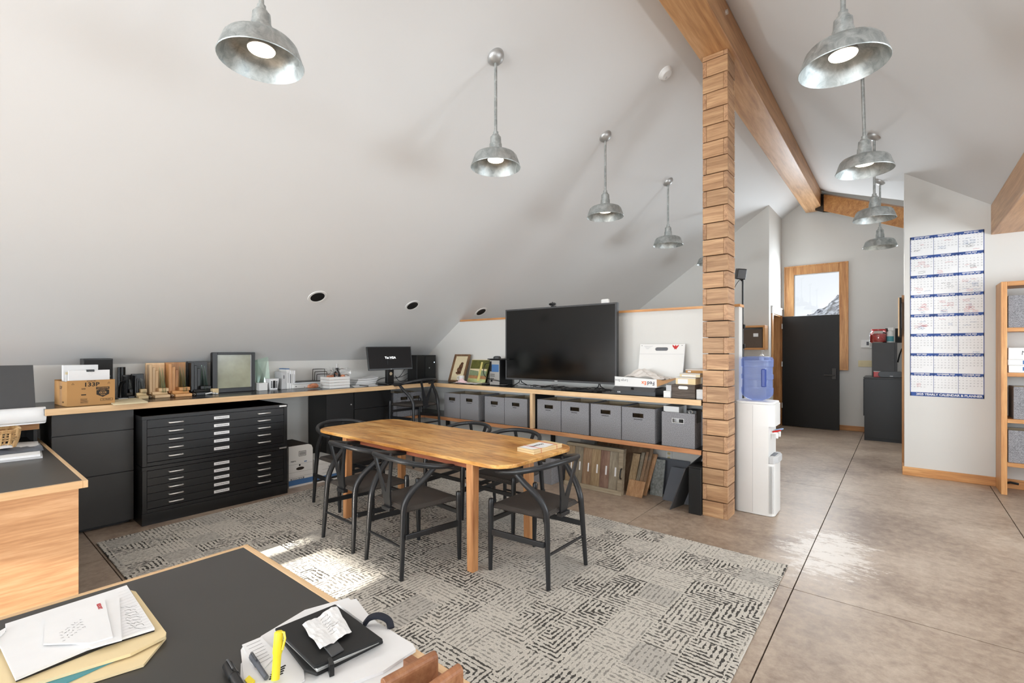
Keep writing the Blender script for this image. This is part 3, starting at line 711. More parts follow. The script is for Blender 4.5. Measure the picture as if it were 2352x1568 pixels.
# ------------------------------------------------------------------ wishbone chairs
def make_chair(dz=0.0):
    t = thing('wishbone_chair', 'x', 'chair')
    for s in (-1, 1):
        obj('leg', MB().tube([(s*.245, .195, 0), (s*.246, .192, .2+dz), (s*.246, .188, .43+dz), (s*.246, .187, .468+dz), (s*.246, .187, .478+dz), (s*.246, .187, .482+dz)], [.0135, .018, .0195, .019, .014, .004], 12), M['chair'], t, smooth=True, local=True)
        pts = [(s*.222, -.262, 0), (s*.214, -.25, .2+dz), (s*.205, -.238, .40+dz), (s*.206, -.225, .48+dz), (s*.222, -.18, .555+dz), (s*.25, -.105, .625+dz), (s*.268, -.045, .685+dz), (s*.271, -.035, .70+dz)]
        sp = smooth_path(pts, 4); nn = len(sp)
        obj('leg', MB().tube(sp, [.0135+.0075*math.sin(min(1, i/(nn*.55))*PI*.5)-(.006*max(0, (i/nn-.6))/.4) for i in range(nn)], 12), M['chair'], t, smooth=True, local=True)
        obj('stretcher', MB().hexa([(s*.236-.008, -.24, .255+dz), (s*.236+.008, -.24, .255+dz), (s*.246+.008, .19, .235+dz), (s*.246-.008, .19, .235+dz), (s*.236-.008, -.24, .288+dz), (s*.236+.008, -.24, .288+dz), (s*.246+.008, .19, .278+dz), (s*.246-.008, .19, .278+dz)]), M['chair'], t, local=True, bevel=.003)
    obj('stretcher', MB().hexa([(-.245, .18, .32+dz), (.245, .18, .32+dz), (.245, .196, .32+dz), (-.245, .196, .32+dz), (-.245, .18, .352+dz), (.245, .18, .352+dz), (.245, .196, .352+dz), (-.245, .196, .352+dz)]), M['chair'], t, local=True, bevel=.003)
    obj('stretcher', MB().tube([(-.21, -.248, .20+dz), (0, -.248, .20+dz), (.21, -.248, .20+dz)], [.008, .011, .008], 10), M['chair'], t, smooth=True, local=True)
    # bow rail
    half = [(.283, .115, .678), (.288, .05, .686), (.280, -.05, .700), (.252, -.145, .722), (.19, -.218, .742), (.10, -.256, .754), (0, -.268, .757)]
    pts = half+[(-x, y, z) for x, y, z in half[-2::-1]]
    sp = smooth_path([(x, y, z+dz) for x, y, z in pts], 5); nn = len(sp)
    obj('bow_rail', MB().tube(sp, [.017*(.55+.45*min(1, 14*min(i, nn-1-i)/nn)) if min(i, nn-1-i)/nn < .07 else .0175 for i in range(nn)], 12), M['chair'], t, smooth=True, local=True)
    # Y-shaped splat
    prof = [(-.036, .40), (.036, .40), (.046, .50), (.075, .62), (.118, .742), (.088, .746), (.052, .63), (.0, .515), (-.052, .63), (-.088, .746), (-.118, .742), (-.075, .62), (-.046, .50)]
    def sy(z): return -.222-.042*(z-.4)/.35
    vs = [(x, sy(z)-.006, z+dz) for x, z in prof]+[(x, sy(z)+.006, z+dz) for x, z in prof]; n = len(prof)
    tri = [(0, 1, 2, 12), (2, 3, 7, 12), (3, 6, 7), (3, 4, 5, 6), (12, 7, 11), (11, 7, 8), (11, 8, 9, 10)]
    fs = [f for f in tri]+[tuple(i+n for i in f)[::-1] for f in tri]+[(i, n+i, n+(i+1) % n, (i+1) % n) for i in range(n)]
    obj('back_splat', MB().add(vs, fs), M['chair'], t, local=True)
    # rear rail under the splat
    obj('rear_rail', MB().box(-.05, .05, -.245, -.205, .392+dz, .418+dz), M['chair'], t, local=True, bevel=.004)
    # woven seat: four envelopes meeting in the middle, rolled edges
    def seat(u, v):
        a, b_ = u*2-1, v*2-1
        y = -.222+.425*v; hw = .205+.042*v
        ed = max(abs(a), abs(b_)); z = .447-.012*math.cos(min(1, ed)*PI/2)
        if ed > .86: z -= .022*((ed-.86)/.14)**2
        return (a*hw, y, z+dz)
    mb = MB().grid(seat, 20, 20)
    def under(u, v):
        p = seat(u, v); a, b_ = u*2-1, v*2-1; ed = max(abs(a), abs(b_))
        return (p[0], p[1], .408+dz+(.017*((ed-.86)/.14)**2 if ed > .86 else 0))
    m2 = MB().grid(lambda u, v: under(1-u, v), 20, 20); mb.add(m2.v, m2.f)
    obj('seat', mb, M['cord'], t, smooth=True, local=True)
    return t
ch0 = make_chair()
chairs = [(-1.93, 2.605, PI/2, 'black wishbone chair at the right end of the table, nearest the column'),
          (-2.66, 2.165, -.08, 'black wishbone chair on the near side, closest to the camera, back turned'),
          (-3.277, 2.19, -.035, 'black wishbone chair on the near side, left of the closest one'),
          (-4.14, 2.56, -PI/2+.06, 'black wishbone chair at the left end of the table, by the white file boxes'),
          (-3.18, 3.09, PI, 'black wishbone chair on the far side of the table, left of two'),
          (-2.58, 3.05, PI, 'black wishbone chair on the far side, right of two, near the string-tied planks')]
for i, (x, y, rz, lb) in enumerate(chairs):
    if i == 0: o = ch0; o.location = (x, y, RZ0); o.rotation_euler.z = rz; o['label'] = lb; o['group'] = 'wishbone chairs round the table'
    else: o = dup(ch0, (x, y, RZ0), rz, lb, 'wishbone chairs round the table')
st = make_chair(.345); st.name = 'counter_stool'; st.location = (-4.985, 4.03, 0); st.rotation_euler.z = PI/2
tag(st, 'tall black wishbone stool pulled up to the counter corner', 'stool')

# ------------------------------------------------------------------ counters
ZC = 1.03; LXF = -5.02; TYF = 4.372; CL0 = .53; CT = .05
lc = thing('long_counter', 'black-topped counter with maple edge running along the left and television walls', 'counter', (-5.3, 3, ZC-CT))
obj('worktop', MB().box(XL, LXF-.02, CL0, PY0, ZC-CT+.012, ZC).box(LXF-.02, cx0-.012, TYF+.02, PY0, ZC-CT+.012, ZC), M['countertop'], lc)
obj('edge_band', MB().box(LXF-.02, LXF, CL0, TYF, ZC-CT, ZC+.0006), M['edge'], lc, bevel=.002)
obj('edge_band', MB().box(LXF, cx0-.012, TYF, TYF+.02, ZC-CT, ZC+.0006), M['edgex'], lc, bevel=.002)
obj('underside', MB().box(XL, LXF-.02, CL0, PY0, ZC-CT, ZC-CT+.012).box(LXF-.02, cx0-.012, TYF+.02, PY0, ZC-CT, ZC-CT+.012), M['greycard'], lc)
obj('steel_angle', MB().box(-5.0, cx0-.02, PY0-.05, PY0, ZC-CT-.045, ZC-CT), M['greycard'], lc)
sh = thing('low_shelf', 'orange-edged shelf under the television counter holding the grey bins', 'shelf', (-3.2, 4.6, .54))
obj('board', MB().box(XL, cx0-.012, TYF+.02, PY0, .537, .575), M['countertop'], sh)
obj('edge_band', MB().box(-5.2, cx0-.012, TYF, TYF+.02, .535, .577), M['shelf'], sh, bevel=.002)
obj('return_board', MB().box(XL, -5.2, 3.93, TYF+.02, .537, .575), M['shelf'], sh)
DVX = P(1220.5, 950, y=TYF+.01).x
obj('divider', MB().box(DVX-.019, DVX+.019, TYF+.004, TYF+.06, .577, ZC-CT), M['edgez'], sh, bevel=.002)
obj('divider_panel', MB().box(DVX-.012, DVX+.012, TYF+.06, PY0-.01, .577, ZC-CT), M['matblack'], sh)
for x in (-5.18, -3.3, -1.42): obj('leg', MB().box(x-.02, x+.02, PY0-.06, PY0-.02, 0, .537), M['matblack'], sh)

# tall black drawers at the left end
dr = thing('drawer_cabinet', 'tall black three-drawer cabinet at the left end under the counter', 'cabinet', (-5.4, .83, 0))
obj('body', MB().box(XL+.02, -5.125, .575, 1.085, .08, ZC-CT-.002), M['blackcab'], dr)
obj('plinth', MB().box(XL+.02, -5.16, .59, 1.07, 0, .08), M['blackcab'], dr)
for z0, z1 in ((.03, .445), (.451, .80), (.806, ZC-CT-.004)):
    obj('drawer_front', MB().box(-5.125, -5.105, .575, 1.085, z0, z1), M['blackwood'], dr, bevel=.0015)

# flat file plan chest
ff = thing('plan_chest', 'black steel plan chest of ten flat drawers with chrome pulls', 'cabinet', (-5.3, 1.71, 0))
fx, fy0, fy1 = -4.92, 1.10, 2.322
obj('base', MB().box(XL+.05, fx, fy0, fy1, 0, .098), M['blackmetal'], ff, bevel=.002)
for z0, z1 in ((.10, .492), (.496, .922)):
    b_ = MB().box(XL+.05, fx-.03, fy0+.004, fy1-.004, z0, z1).box(fx-.03, fx-.002, fy0+.003, fy0+.036, z0, z1-.03).box(fx-.03, fx-.002, fy1-.036, fy1-.003, z0, z1-.03)
    b_.box(fx-.03, fx-.002, fy0+.036, fy1-.036, z0, z0+.03).box(XL+.05, fx+.002, fy0, fy1, z1-.03, z1)
    obj('cabinet_case', b_, M['blackmetal'], ff, bevel=.0015)
    ys0, ys1 = P(388, 985, x=fx).y, P(420, 985, x=fx).y; yr0, yr1 = P(593, 985, x=fx).y, P(620, 985, x=fx).y
    yl0, yl1 = P(492, 985, x=fx).y, P(527, 985, x=fx).y
    hgt = (z1-.034-(z0+.033))/5
    for k in range(5):
        a = z0+.033+k*hgt
        d = obj('drawer', MB().box(fx-.03, fx-.004, fy0+.038, fy1-.038, a+.0015, a+hgt-.0015), M['blackmetal'], ff, bevel=.0012)
        zc = a+hgt*.5
        for p0, p1 in ((ys0, ys1), (yr0, yr1)):
            obj('pull', MB().tube([(fx-.004, p0, zc), (fx+.014, p0+.002, zc), (fx+.017, p0+.008, zc), (fx+.017, p1-.008, zc), (fx+.014, p1-.002, zc), (fx-.004, p1, zc)], .0062, 8), M['chrome'], d, smooth=True)
        obj('label_holder', MB().box(fx-.004, fx-.0015, yl0, yl1, zc-.013, zc+.013), M['whitepaper'], d)
        lt = MB(); yy = yl0+.012
        while yy < yl1-.012:
            w_ = random.uniform(.004, .012); lt.box(fx-.0016, fx-.0011, yy, min(yy+w_, yl1-.01), zc-.003, zc+.003); yy += w_+.003
        obj('typed_text', lt, M['greyink'], d)['kind'] = 'stuff'
    obj('maker_plate', MB().box(fx+.0015, fx+.003, fy1-.085, fy1-.012, z1-.022, z1-.008), M['chrome'], ff)

# black two-part cabinet below the monitor
bc = thing('steel_cupboard', 'black cupboard with a door and two drawers under the left counter', 'cabinet', (-5.5, 3.42, 0))
bx = -5.30
obj('body', MB().box(XL+.02, bx-.02, 2.965, 3.885, 0, ZC-CT-.004), M['blackcab'], bc)
dd_ = obj('door', MB().box(bx-.02, bx, 2.965, 3.33, .03, ZC-CT-.006), M['blackcab'], bc, bevel=.002)
obj('lock', MB().cyl((bx, 3.29, .805), (bx+.01, 3.29, .805), .008), M['chrome'], dd_)
obj('drawer', MB().box(bx-.02, bx+.002, 3.338, 3.885, .03, .735), M['blackcab'], bc, bevel=.002)
obj('drawer', MB().box(bx-.02, bx+.002, 3.338, 3.885, .741, ZC-CT-.006), M['blackcab'], bc, bevel=.002)

# ------------------------------------------------------------------ fabric bins
def fabric_bin(x0, x1, yf, depth, z0, z1, label, group, front='y', hole=True, paper=False, oval=False, name='storage_bin'):
    """open-topped fabric bin; front faces -y (or +x when front='x', then x0,x1 run along y)"""
    def tr(v):
        if front == 'y': return v
        return (yf-(v[1]-yf), v[0], v[2])
    c = ((x0+x1)/2, yf+depth/2, z0); c = tr(c)
    t = thing(name, label, 'storage bin', c, 0, group)
    wt = .011; hw, hh = .052, .017; hc = (x0+x1)/2; hz = z1-.075
    mb = MB().box(x0, hc-hw, yf, yf+wt, z0, z1).box(hc+hw, x1, yf, yf+wt, z0, z1).box(hc-hw, hc+hw, yf, yf+wt, z0, hz-hh).box(hc-hw, hc+hw, yf, yf+wt, hz+hh, z1)
    mb.box(x0, x0+wt, yf+wt, yf+depth, z0, z1).box(x1-wt, x1, yf+wt, yf+depth, z0, z1).box(x0+wt, x1-wt, yf+depth-wt, yf+depth, z0, z1).box(x0+wt, x1-wt, yf+wt, yf+depth-wt, z0, z0+wt)
    mb.v = [tr(v) for v in mb.v]
    if front == 'x': mb.f = [f[::-1] for f in mb.f]
    obj('fabric_shell', mb, M['fabric'], t)
    li = MB().box(x0+wt, x0+wt+.003, yf+wt, yf+depth-wt, z0+.02, z1-.004).box(x1-wt-.003, x1-wt, yf+wt, yf+depth-wt, z0+.02, z1-.004).box(x0+wt+.003, x1-wt-.003, yf+depth-wt-.003, yf+depth-wt, z0+.02, z1-.004)
    li.v = [tr(v) for v in li.v]
    obj('lining', li, M['beigelining'], t)
    rg = .004
    gm = MB().box(hc-hw-rg, hc-hw, yf-.003, yf+wt+.002, hz-hh-rg, hz+hh+rg).box(hc+hw, hc+hw+rg, yf-.003, yf+wt+.002, hz-hh-rg, hz+hh+rg).box(hc-hw, hc+hw, yf-.003, yf+wt+.002, hz-hh-rg, hz-hh).box(hc-hw, hc+hw, yf-.003, yf+wt+.002, hz+hh, hz+hh+rg)
    gm.v = [tr(v) for v in gm.v]
    obj('grip_rim', gm, M['white'] if oval else M['gap'], t)
    tx = MB(); yy = hc-.045; wd = random.uniform(.05, .09)
    while yy < hc-.045+wd:
        w_ = random.uniform(.004, .01); tx.box(yy, yy+w_, yf-.0012, yf-.0004, hz-.042, hz-.035); yy += w_+.002
    tx.v = [tr(v) for v in tx.v]
    if not oval: obj('typed_label', tx, M['pure_ink'], t)['kind'] = 'stuff'
    if paper:
        pm = MB().box(hc-.09, hc+.09, yf+.02, yf+.05, z0+.1, z1+.012); pm.v = [tr(v) for v in pm.v]
        tag(obj('paper_pile', pm, M['whitepaper']), 'white papers sticking up inside '+paper, 'paper')
    return t
YB = 4.415; BT = .905; B0 = .5755; G = 'grey bins on the shelf under the television counter'
def bx_(px): return P(px, 940, y=YB).x
specs = [(1020.5, 1056.5, .90, 'leftmost grey fabric bin on the front of the low shelf, against the stool', 0),
         (1057.5, 1099, .905, 'second grey fabric bin from the left on the low shelf', 0),
         (1113.5, 1158, .90, 'third grey fabric bin from the left on the low shelf', 0),
         (1159, 1211, .905, 'fourth grey fabric bin on the low shelf, just left of the maple divider', 0),
         (1234, 1288, .915, 'grey fabric bin on the low shelf just right of the maple divider', 0),
         (1289.5, 1352, .915, 'second grey fabric bin right of the maple divider', 0),
         (1357, 1426.5, .915, 'third grey fabric bin right of the maple divider', 0),
         (1428.5, 1504, .91, 'fourth grey fabric bin right of the maple divider, beside the rounded-grip bin', 0),
         (1520, 1596, .895, 'grey fabric bin with white rounded grip and white boxes inside, beside the column', 1)]
prev = -9
for i, (a, b_, zt, lb, ov) in enumerate(specs):
    xa, xb = bx_(a), bx_(b_)
    if i == 4: xa = max(xa, DVX+.025)
    if i == 3: xb = min(xb, DVX-.025)
    xa = max(xa, prev+.004); prev = xb
    fabric_bin(xa, xb, YB, .40, B0, zt, lb, G, oval=bool(ov))
fabric_bin(3.945, 4.165, -5.235, .36, B0, .90, 'dark shaded grey bin in the counter corner, left of the stool back', 'bins in the counter corner', front='x')
fabric_bin(4.172, 4.36, -5.235, .36, B0, .90, 'dark shaded grey bin in the counter corner, seen behind the stool splat', 'bins in the counter corner', front='x')
# things inside the last bin
q = bx_(1540)
tag(obj('small_carton', MB().box(q-.09, q+.06, 4.47, 4.68, .78, .945), M['white'], bevel=.003), 'small white carton in the rounded-grip bin by the column', 'box')
q = bx_(1585)
t = thing('adapter', 'black adapter with lens-like face in the rounded-grip bin', 'adapter', (q, 4.5, .85))
obj('body', MB().box(q-.05, q+.045, 4.46, 4.60, .80, .925), M['black'], t, bevel=.006)
obj('ring', MB().lathe([(.012, 0), (.018, .004), (.022, 0)], (q-.01, 4.46, .905), 16, Matrix.Rotation(PI/2, 3, 'X')), M['chrome'], t)
# floor bin under the shelf
fabric_bin(P(1225, 1110, y=4.33).x, P(1270, 1110, y=4.33).x, 4.30, .40, 0.0005, .335, 'grey fabric bin standing on the floor under the low shelf', 'bin on the floor')

# ------------------------------------------------------------------ things on the left counter
Z = ZC+.0012
def quadbox(x0, x1, y0, y1, z0, z1): return MB().box(x0, x1, y0, y1, z0, z1)
# carton of files
cb = thing('cardboard_carton', 'brown glue-trap carton full of files at the left end of the counter', 'box', (-5.27, .78, Z))
BN = Vector((-5.12, .665, Z)); ux = Vector((-.05, 1, 0)).normalized(); uy = Vector((-1, -.10, 0)).normalized(); L_, W_, Hh = .30, .335, .205
def cbp(a, b_, c): return BN+ux*a+uy*b_+Vector((0, 0, c))
def cpanel(a0, a1, b0, b1, z0, z1):
    return MB().hexa([cbp(a0, b0, z0), cbp(a1, b0, z0), cbp(a1, b1, z0), cbp(a0, b1, z0), cbp(a0, b0, z1), cbp(a1, b0, z1), cbp(a1, b1, z1), cbp(a0, b1, z1)])
for nme, r in (('front_panel', (0, L_, 0, .004, 0, Hh)), ('back_panel', (0, L_, W_-.004, W_, 0, Hh)), ('end_panel', (0, .004, .004, W_-.004, 0, Hh-.008)), ('end_panel', (L_-.004, L_, .004, W_-.004, 0, Hh)), ('bottom_panel', (.004, L_-.004, .004, W_-.004, 0, .004))):
    obj(nme, cpanel(*r), M['card'], cb)
nf = (-uy)*.0008
tx = MB(); letters(tx, '133P', .045, cbp(.15, 0, .168)+nf, ux, (0,0,1), .0012, 1.1)
letters(tx, 'STOCK NO.', .011, cbp(.15, 0, .197)+nf, ux, (0,0,1), .0004)
letters(tx, 'MOUSE', .018, cbp(.222, 0, .118)+nf*2, ux, (0,0,1), .0008)
hx = [cbp(.18, 0, .12)+nf, cbp(.262, 0, .12)+nf, cbp(.262, 0, .085)+nf, cbp(.221, 0, .062)+nf, cbp(.18, 0, .085)+nf]
tx.add(hx, [(4, 3, 2, 1, 0)])
tx.add([cbp(.178, 0, .126)+nf, cbp(.264, 0, .126)+nf, cbp(.264, 0, .146)+nf, cbp(.178, 0, .146)+nf], [(0, 1, 2, 3)])
for k in range(5): tx.add([cbp(.08, 0, .052-k*.008)+nf, cbp(.08+random.uniform(.04, .06), 0, .052-k*.008)+nf, cbp(.12, 0, .055-k*.008)+nf, cbp(.08, 0, .055-k*.008)+nf], [(0, 1, 2, 3)])
letters(tx, 'RRR', .014, cbp(.10, 0, .135)+nf, ux, (0,0,1), .0004); letters(tx, '▬', .03, cbp(.10, 0, .09)+nf, ux, (0,0,1))
for a in (.035, .26): letters(tx, '△', .02, cbp(a, 0, .178)+nf, ux, (0,0,1))
fr = [(.205, .285, .030, .032), (.205, .285, .048, .050), (.205, .207, .03, .05), (.283, .285, .03, .05)]
for a0, a1, z0, z1 in fr: tx.add([cbp(a0, 0, z0)+nf, cbp(a1, 0, z0)+nf, cbp(a1, 0, z1)+nf, cbp(a0, 0, z1)+nf], [(0, 1, 2, 3)])
letters(tx, '72 TRAPS', .013, cbp(.245, 0, .040)+nf, ux, (0,0,1), .0003)
ns = (-ux)*.0008
letters(tx, '133P', .034, cbp(0, .16, .145)+ns, -uy, (0,0,1), .001); letters(tx, 'GLUE', .016, cbp(0, .10, .03)+ns, -uy, (0,0,1), .0006)
obj('printing', tx, M['ink'], cb)['kind'] = 'stuff'
tx = MB(); letters(tx, 'CATCHMASTER', .0105, cbp(.221, 0, .136)+nf*1.6, ux, (0,0,1), .0003); letters(tx, 'GLUE', .020, cbp(.221, 0, .098)+nf*1.6, ux, (0,0,1), .0006); letters(tx, 'TRAPS', .011, cbp(.221, 0, .080)+nf*1.6, ux, (0,0,1), .0004)
letters(tx, 'MOUSE', .010, cbp(.221, 0, .113)+nf*1.6, ux, (0,0,1), .0003)
obj('reversed_lettering', tx, M['card'], cb)
obj('tape', MB().add([cbp(0, .13, 0)+ns*.6, cbp(0, .19, 0)+ns*.6, cbp(0, .19, .19)+ns*.6, cbp(0, .13, .19)+ns*.6], [(3, 2, 1, 0)]), M['kraft'], cb)
# contents
def sheet(name, label, cat, a0, a1, b_, z0, z1, m, th=.004, grp=None):
    return tag(obj(name, cpanel(a0, a1, b_, b_+th, z0, z1), m, bevel=.001), label, cat, grp)
o = sheet('clear_sleeve', 'stack of clear plastic sleeves at the back of the brown carton', 'sleeve', .03, .25, .22, .01, .325, M['whitepaper'], .05)
o = sheet('white_folder', 'white folder with a binder clip at the front of the brown carton', 'folder', .02, .28, .05, .01, .285, M['whitepaper'], .012)
clip = thing('binder_clip', 'black binder clip on the white folder in the brown carton', 'clip', cbp(.16, .05, .278))
obj('clip_body', cpanel(.13, .18, .044, .068, .272, .290), M['black'], clip, bevel=.002)
obj('clip_wire', MB().tube([cbp(.148, .043, .274), cbp(.144, .043, .249), cbp(.158, .043, .242), cbp(.168, .043, .249), cbp(.163, .043, .274)], .001, 6), M['chrome'], clip)
for k in range(5):
    sheet('file_folder', '%s paper file standing upright in the brown carton' % ['thin white', 'blue-edged white', 'cream', 'grey-white', 'tall white'][k], 'folder', .01+k*.006, .20, .09+k*.024, .01, .25+random.uniform(0, .03), M[['whitepaper', 'skyblue', 'cream', 'greypaper', 'whitepaper'][k]], .006)
# black computer tower behind the carton
def tower(name, label, x0, x1, y0, y1, z1, details):
    t = thing(name, label, 'computer', ((x0+x1)/2, (y0+y1)/2, Z))
    obj('case', MB().box(x0, x1, y0, y1, Z, z1), M['black'], t, bevel=.004)
    details(t); return t
def det1(t):
    obj('front_panel', MB().box(-5.502, -5.496, .825, 1.015, Z+.01, Z+.365), M['matblack'], t)
    mb = MB(); letters(mb, 'hp', .03, (-5.494, .99, Z+.22), (0,1,0), (0,0,1)); obj('logo', mb, M['greyink'], t)
    obj('sticker', MB().box(-5.495, -5.494, .985, 1.005, Z+.012, Z+.035), M['skyblue'], t)
tower('computer_tower', 'black computer tower behind the brown carton', -5.66, -5.502, .82, 1.02, Z+.375, det1)
tag(obj('note_pad', MB().hexa([P(245, 921, z=Z), P(262, 930.5, z=Z), P(340, 925, z=Z), P(316, 915, z=Z), P(245, 919, z=Z+.008), P(262, 928, z=Z+.008), P(340, 922, z=Z+.008), P(316, 912.5, z=Z+.008)]), M['cream']), 'cream pad of paper lying on the counter right of the brown carton', 'pad')

# window corner samples
def corner_sample(label, pxl, pxr, xb, h, stile_m, sill_m, glass_m, sw=.07, sd=.10, sill_len=None, hole=True, cap=True):
    """cut-away corner of a window: an upright stile, a sill running towards the room and glass cut on the slant"""
    y0 = P(pxl, 900, x=xb).y; y1 = P(pxr, 900, x=xb).y
    wdt = max(.06, y1-y0); dpt = sill_len or .2
    t = thing('window_corner_sample', label, 'window sample', (xb, (y0+y1)/2, Z), 0, 'window corner samples')
    st_ = MB().box(xb-.06, xb-.02, y0, y1, Z, Z+h)
    obj('back_stile', st_, stile_m, t, bevel=.003)
    yy = y0; n = 3; bw_ = wdt*.55/n
    for k in range(n):
        obj('stile_moulding', MB().box(xb-.02, xb+.02+.018*(n-k), yy+.004+k*bw_, yy+k*bw_+bw_, Z+.03, Z+h-.012-.03*k), stile_m, t, bevel=.003)
    obj('glass', MB().prism([(xb+.02, y0+wdt*.62, Z+.045), (xb+dpt*.75, y0+wdt*.62, Z+.045), (xb+.02, y0+wdt*.62, Z+h-.04)], (0, .006, 0)), glass_m, t)
    obj('glass', MB().prism([(xb+.02, y0+wdt*.76, Z+.045), (xb+dpt*.75, y0+wdt*.76, Z+.045), (xb+.02, y0+wdt*.76, Z+h-.05)], (0, .006, 0)), glass_m, t)
    pr = [(xb-.06, Z), (xb+dpt, Z), (xb+dpt, Z+.026), (xb+dpt*.6, Z+.030), (xb+dpt*.55, Z+.052), (xb-.02, Z+.052)]
    obj('sill', MB().prism([(x, y0+wdt*.12, z) for x, z in pr], (0, wdt*.8, 0)), sill_m, t, bevel=.003)
    obj('sash_rail', MB().box(xb, xb+dpt*.6, y0+wdt*.45, y1-.004, Z+.053, Z+.085), sill_m, t, bevel=.004)
    obj('metal_track', MB().tube([(xb+dpt*.7, y1+.004, Z+.012), (xb+dpt+.02, y1+.004, Z+.008), (xb+dpt+.035, y1+.004, Z+.016), (xb+dpt+.02, y1+.004, Z+.022), (xb+dpt*.8, y1+.004, Z+.024)], .003, 6), M['chrome'], t)
corner_sample('black aluminium window corner sample nearest the computer tower', 283, 302, -5.64, .215, M['black'], M['black'], M['glass'], sill_len=.15)
corner_sample('small window corner sample with cork-coloured top block and sloping glass', 304, 332, -5.58, .225, M['black'], M['pale'], M['glass'], sill_len=.17)
corner_sample('pale pine window corner sample with stepped moulding', 337, 380, -5.60, .325, M['edgez'], M['edge'], M['greenglass'], sill_len=.20)
corner_sample('orange-stained window corner sample with a deep stepped sill', 381, 428, -5.60, .328, M['firz'], M['firy'], M['greenglass'], sill_len=.22)
corner_sample('black window corner sample with pointed double glass, beside the framed pane', 432, 478, -5.60, .335, M['black'], M['black'], M['greenglass'], sill_len=.17)
t = thing('track_sample', 'dark round-topped track sample standing behind the first window sample', 'window sample', (-5.68, 1.11, Z))
obj('post', MB().tube([(-5.70, 1.12, Z), (-5.70, 1.12, Z+.29)], .03, 14), M['black'], t, smooth=True)
obj('lever', MB().tube([(-5.60, 1.09, Z+.005), (-5.60, 1.09, Z+.10), (-5.58, 1.10, Z+.15), (-5.56, 1.12, Z+.16)], [.016, .014, .018, .012], 10), M['blackmetal'], t, smooth=True)
obj('plate', MB().box(-5.62, -5.50, 1.06, 1.16, Z, Z+.01), M['steel'], t)
t = thing('hinge_sample', 'small pale wood and white metal profile sample on the counter edge of the framed pane', 'window sample', (-5.46, 1.80, Z))
obj('wood_block', MB().box(-5.50, -5.43, 1.80, 1.855, Z, Z+.055), M['pale'], t, bevel=.003)
obj('metal_profile', MB().tube([(-5.42, 1.73, Z+.008), (-5.41, 1.78, Z+.02), (-5.42, 1.80, Z+.012), (-5.41, 1.84, Z+.006)], .007, 6), M['white'], t)
# framed pane
fxp = -5.56; ya, yb_ = P(488, 895, x=fxp).y, P(586, 892, x=fxp).y; zt_ = P(540, 809, x=fxp).z
t = thing('glazing_sample', 'black-framed square window pane standing on the left counter', 'window sample', (fxp, (ya+yb_)/2, Z))
fw = .032
obj('frame', MB().box(fxp-.06, fxp, ya, ya+fw*1.5, Z, zt_).box(fxp-.06, fxp, yb_-fw, yb_, Z, zt_).box(fxp-.06, fxp, ya+fw*1.5, yb_-fw, Z, Z+fw*1.4).box(fxp-.06, fxp, ya+fw*1.5, yb_-fw, zt_-fw*.8, zt_), M['black'], t, bevel=.003)
obj('pane', MB().box(fxp-.035, fxp-.025, ya+fw*1.5, yb_-fw, Z+fw*1.4, zt_-fw*.8), M['mirrorglass'], t)
obj('pane_bead', MB().box(fxp-.024, fxp-.018, yb_-fw-.008, yb_-fw, Z+fw*1.4, zt_-fw*.8), M['steel'], t)
# loose glass pane
yg = P(613, 880, x=-5.66).y; t = tag(obj('glass_pane', MB().hexa([(-5.70, yg-.10, Z), (-5.60, yg+.02, Z), (-5.595, yg+.016, Z), (-5.695, yg-.104, Z), (-5.735, yg-.10, P(613, 819, x=-5.66).z), (-5.675, yg+.02, P(613, 819, x=-5.66).z), (-5.67, yg+.016, P(613, 819, x=-5.66).z), (-5.73, yg-.104, P(613, 819, x=-5.66).z)]), M['greenglass']), 'upright greenish glass sheet leaning behind the white cup', 'glass sheet')
# small white boxes and cup
y_ = P(601, 890, x=-5.55).y
t = thing('white_cube_box', 'small white cube box right of the framed pane', 'box', (-5.55, y_, Z))
obj('box_body', MB().box(-5.60, -5.505, y_-.045, y_+.045, Z, Z+.08), M['white'], t, bevel=.002); obj('lid_edge', MB().box(-5.602, -5.503, y_-.047, y_+.047, Z+.068, Z+.084), M['white'], t, bevel=.002)
y_ = P(625, 890, x=-5.55).y
t = thing('printed_cup', 'white flared carton cup with black printing beside the grey binders', 'cup', (-5.55, y_, Z))
a, b_ = .042, .054
obj('cup_body', MB().hexa([(-5.55-a, y_-a, Z), (-5.55+a, y_-a, Z), (-5.55+a, y_+a, Z), (-5.55-a, y_+a, Z), (-5.55-b_, y_-b_, Z+.125), (-5.55+b_, y_-b_, Z+.125), (-5.55+b_, y_+b_, Z+.125), (-5.55-b_, y_+b_, Z+.125)]), M['whitepaper'], t, bevel=.002)
tx = MB()
for k in range(5):
    for s in (-1, 1): tx.box(-5.55+.049, -5.55+.0535, y_+s*.028-.007, y_+s*.028+.007, Z+.025+k*.016, Z+.035+k*.016)
tx.box(-5.55+.050, -5.55+.0545, y_-.012, y_+.012, Z+.02, Z+.105)
obj('printing', tx, M['pure_ink'], t)['kind'] = 'stuff'
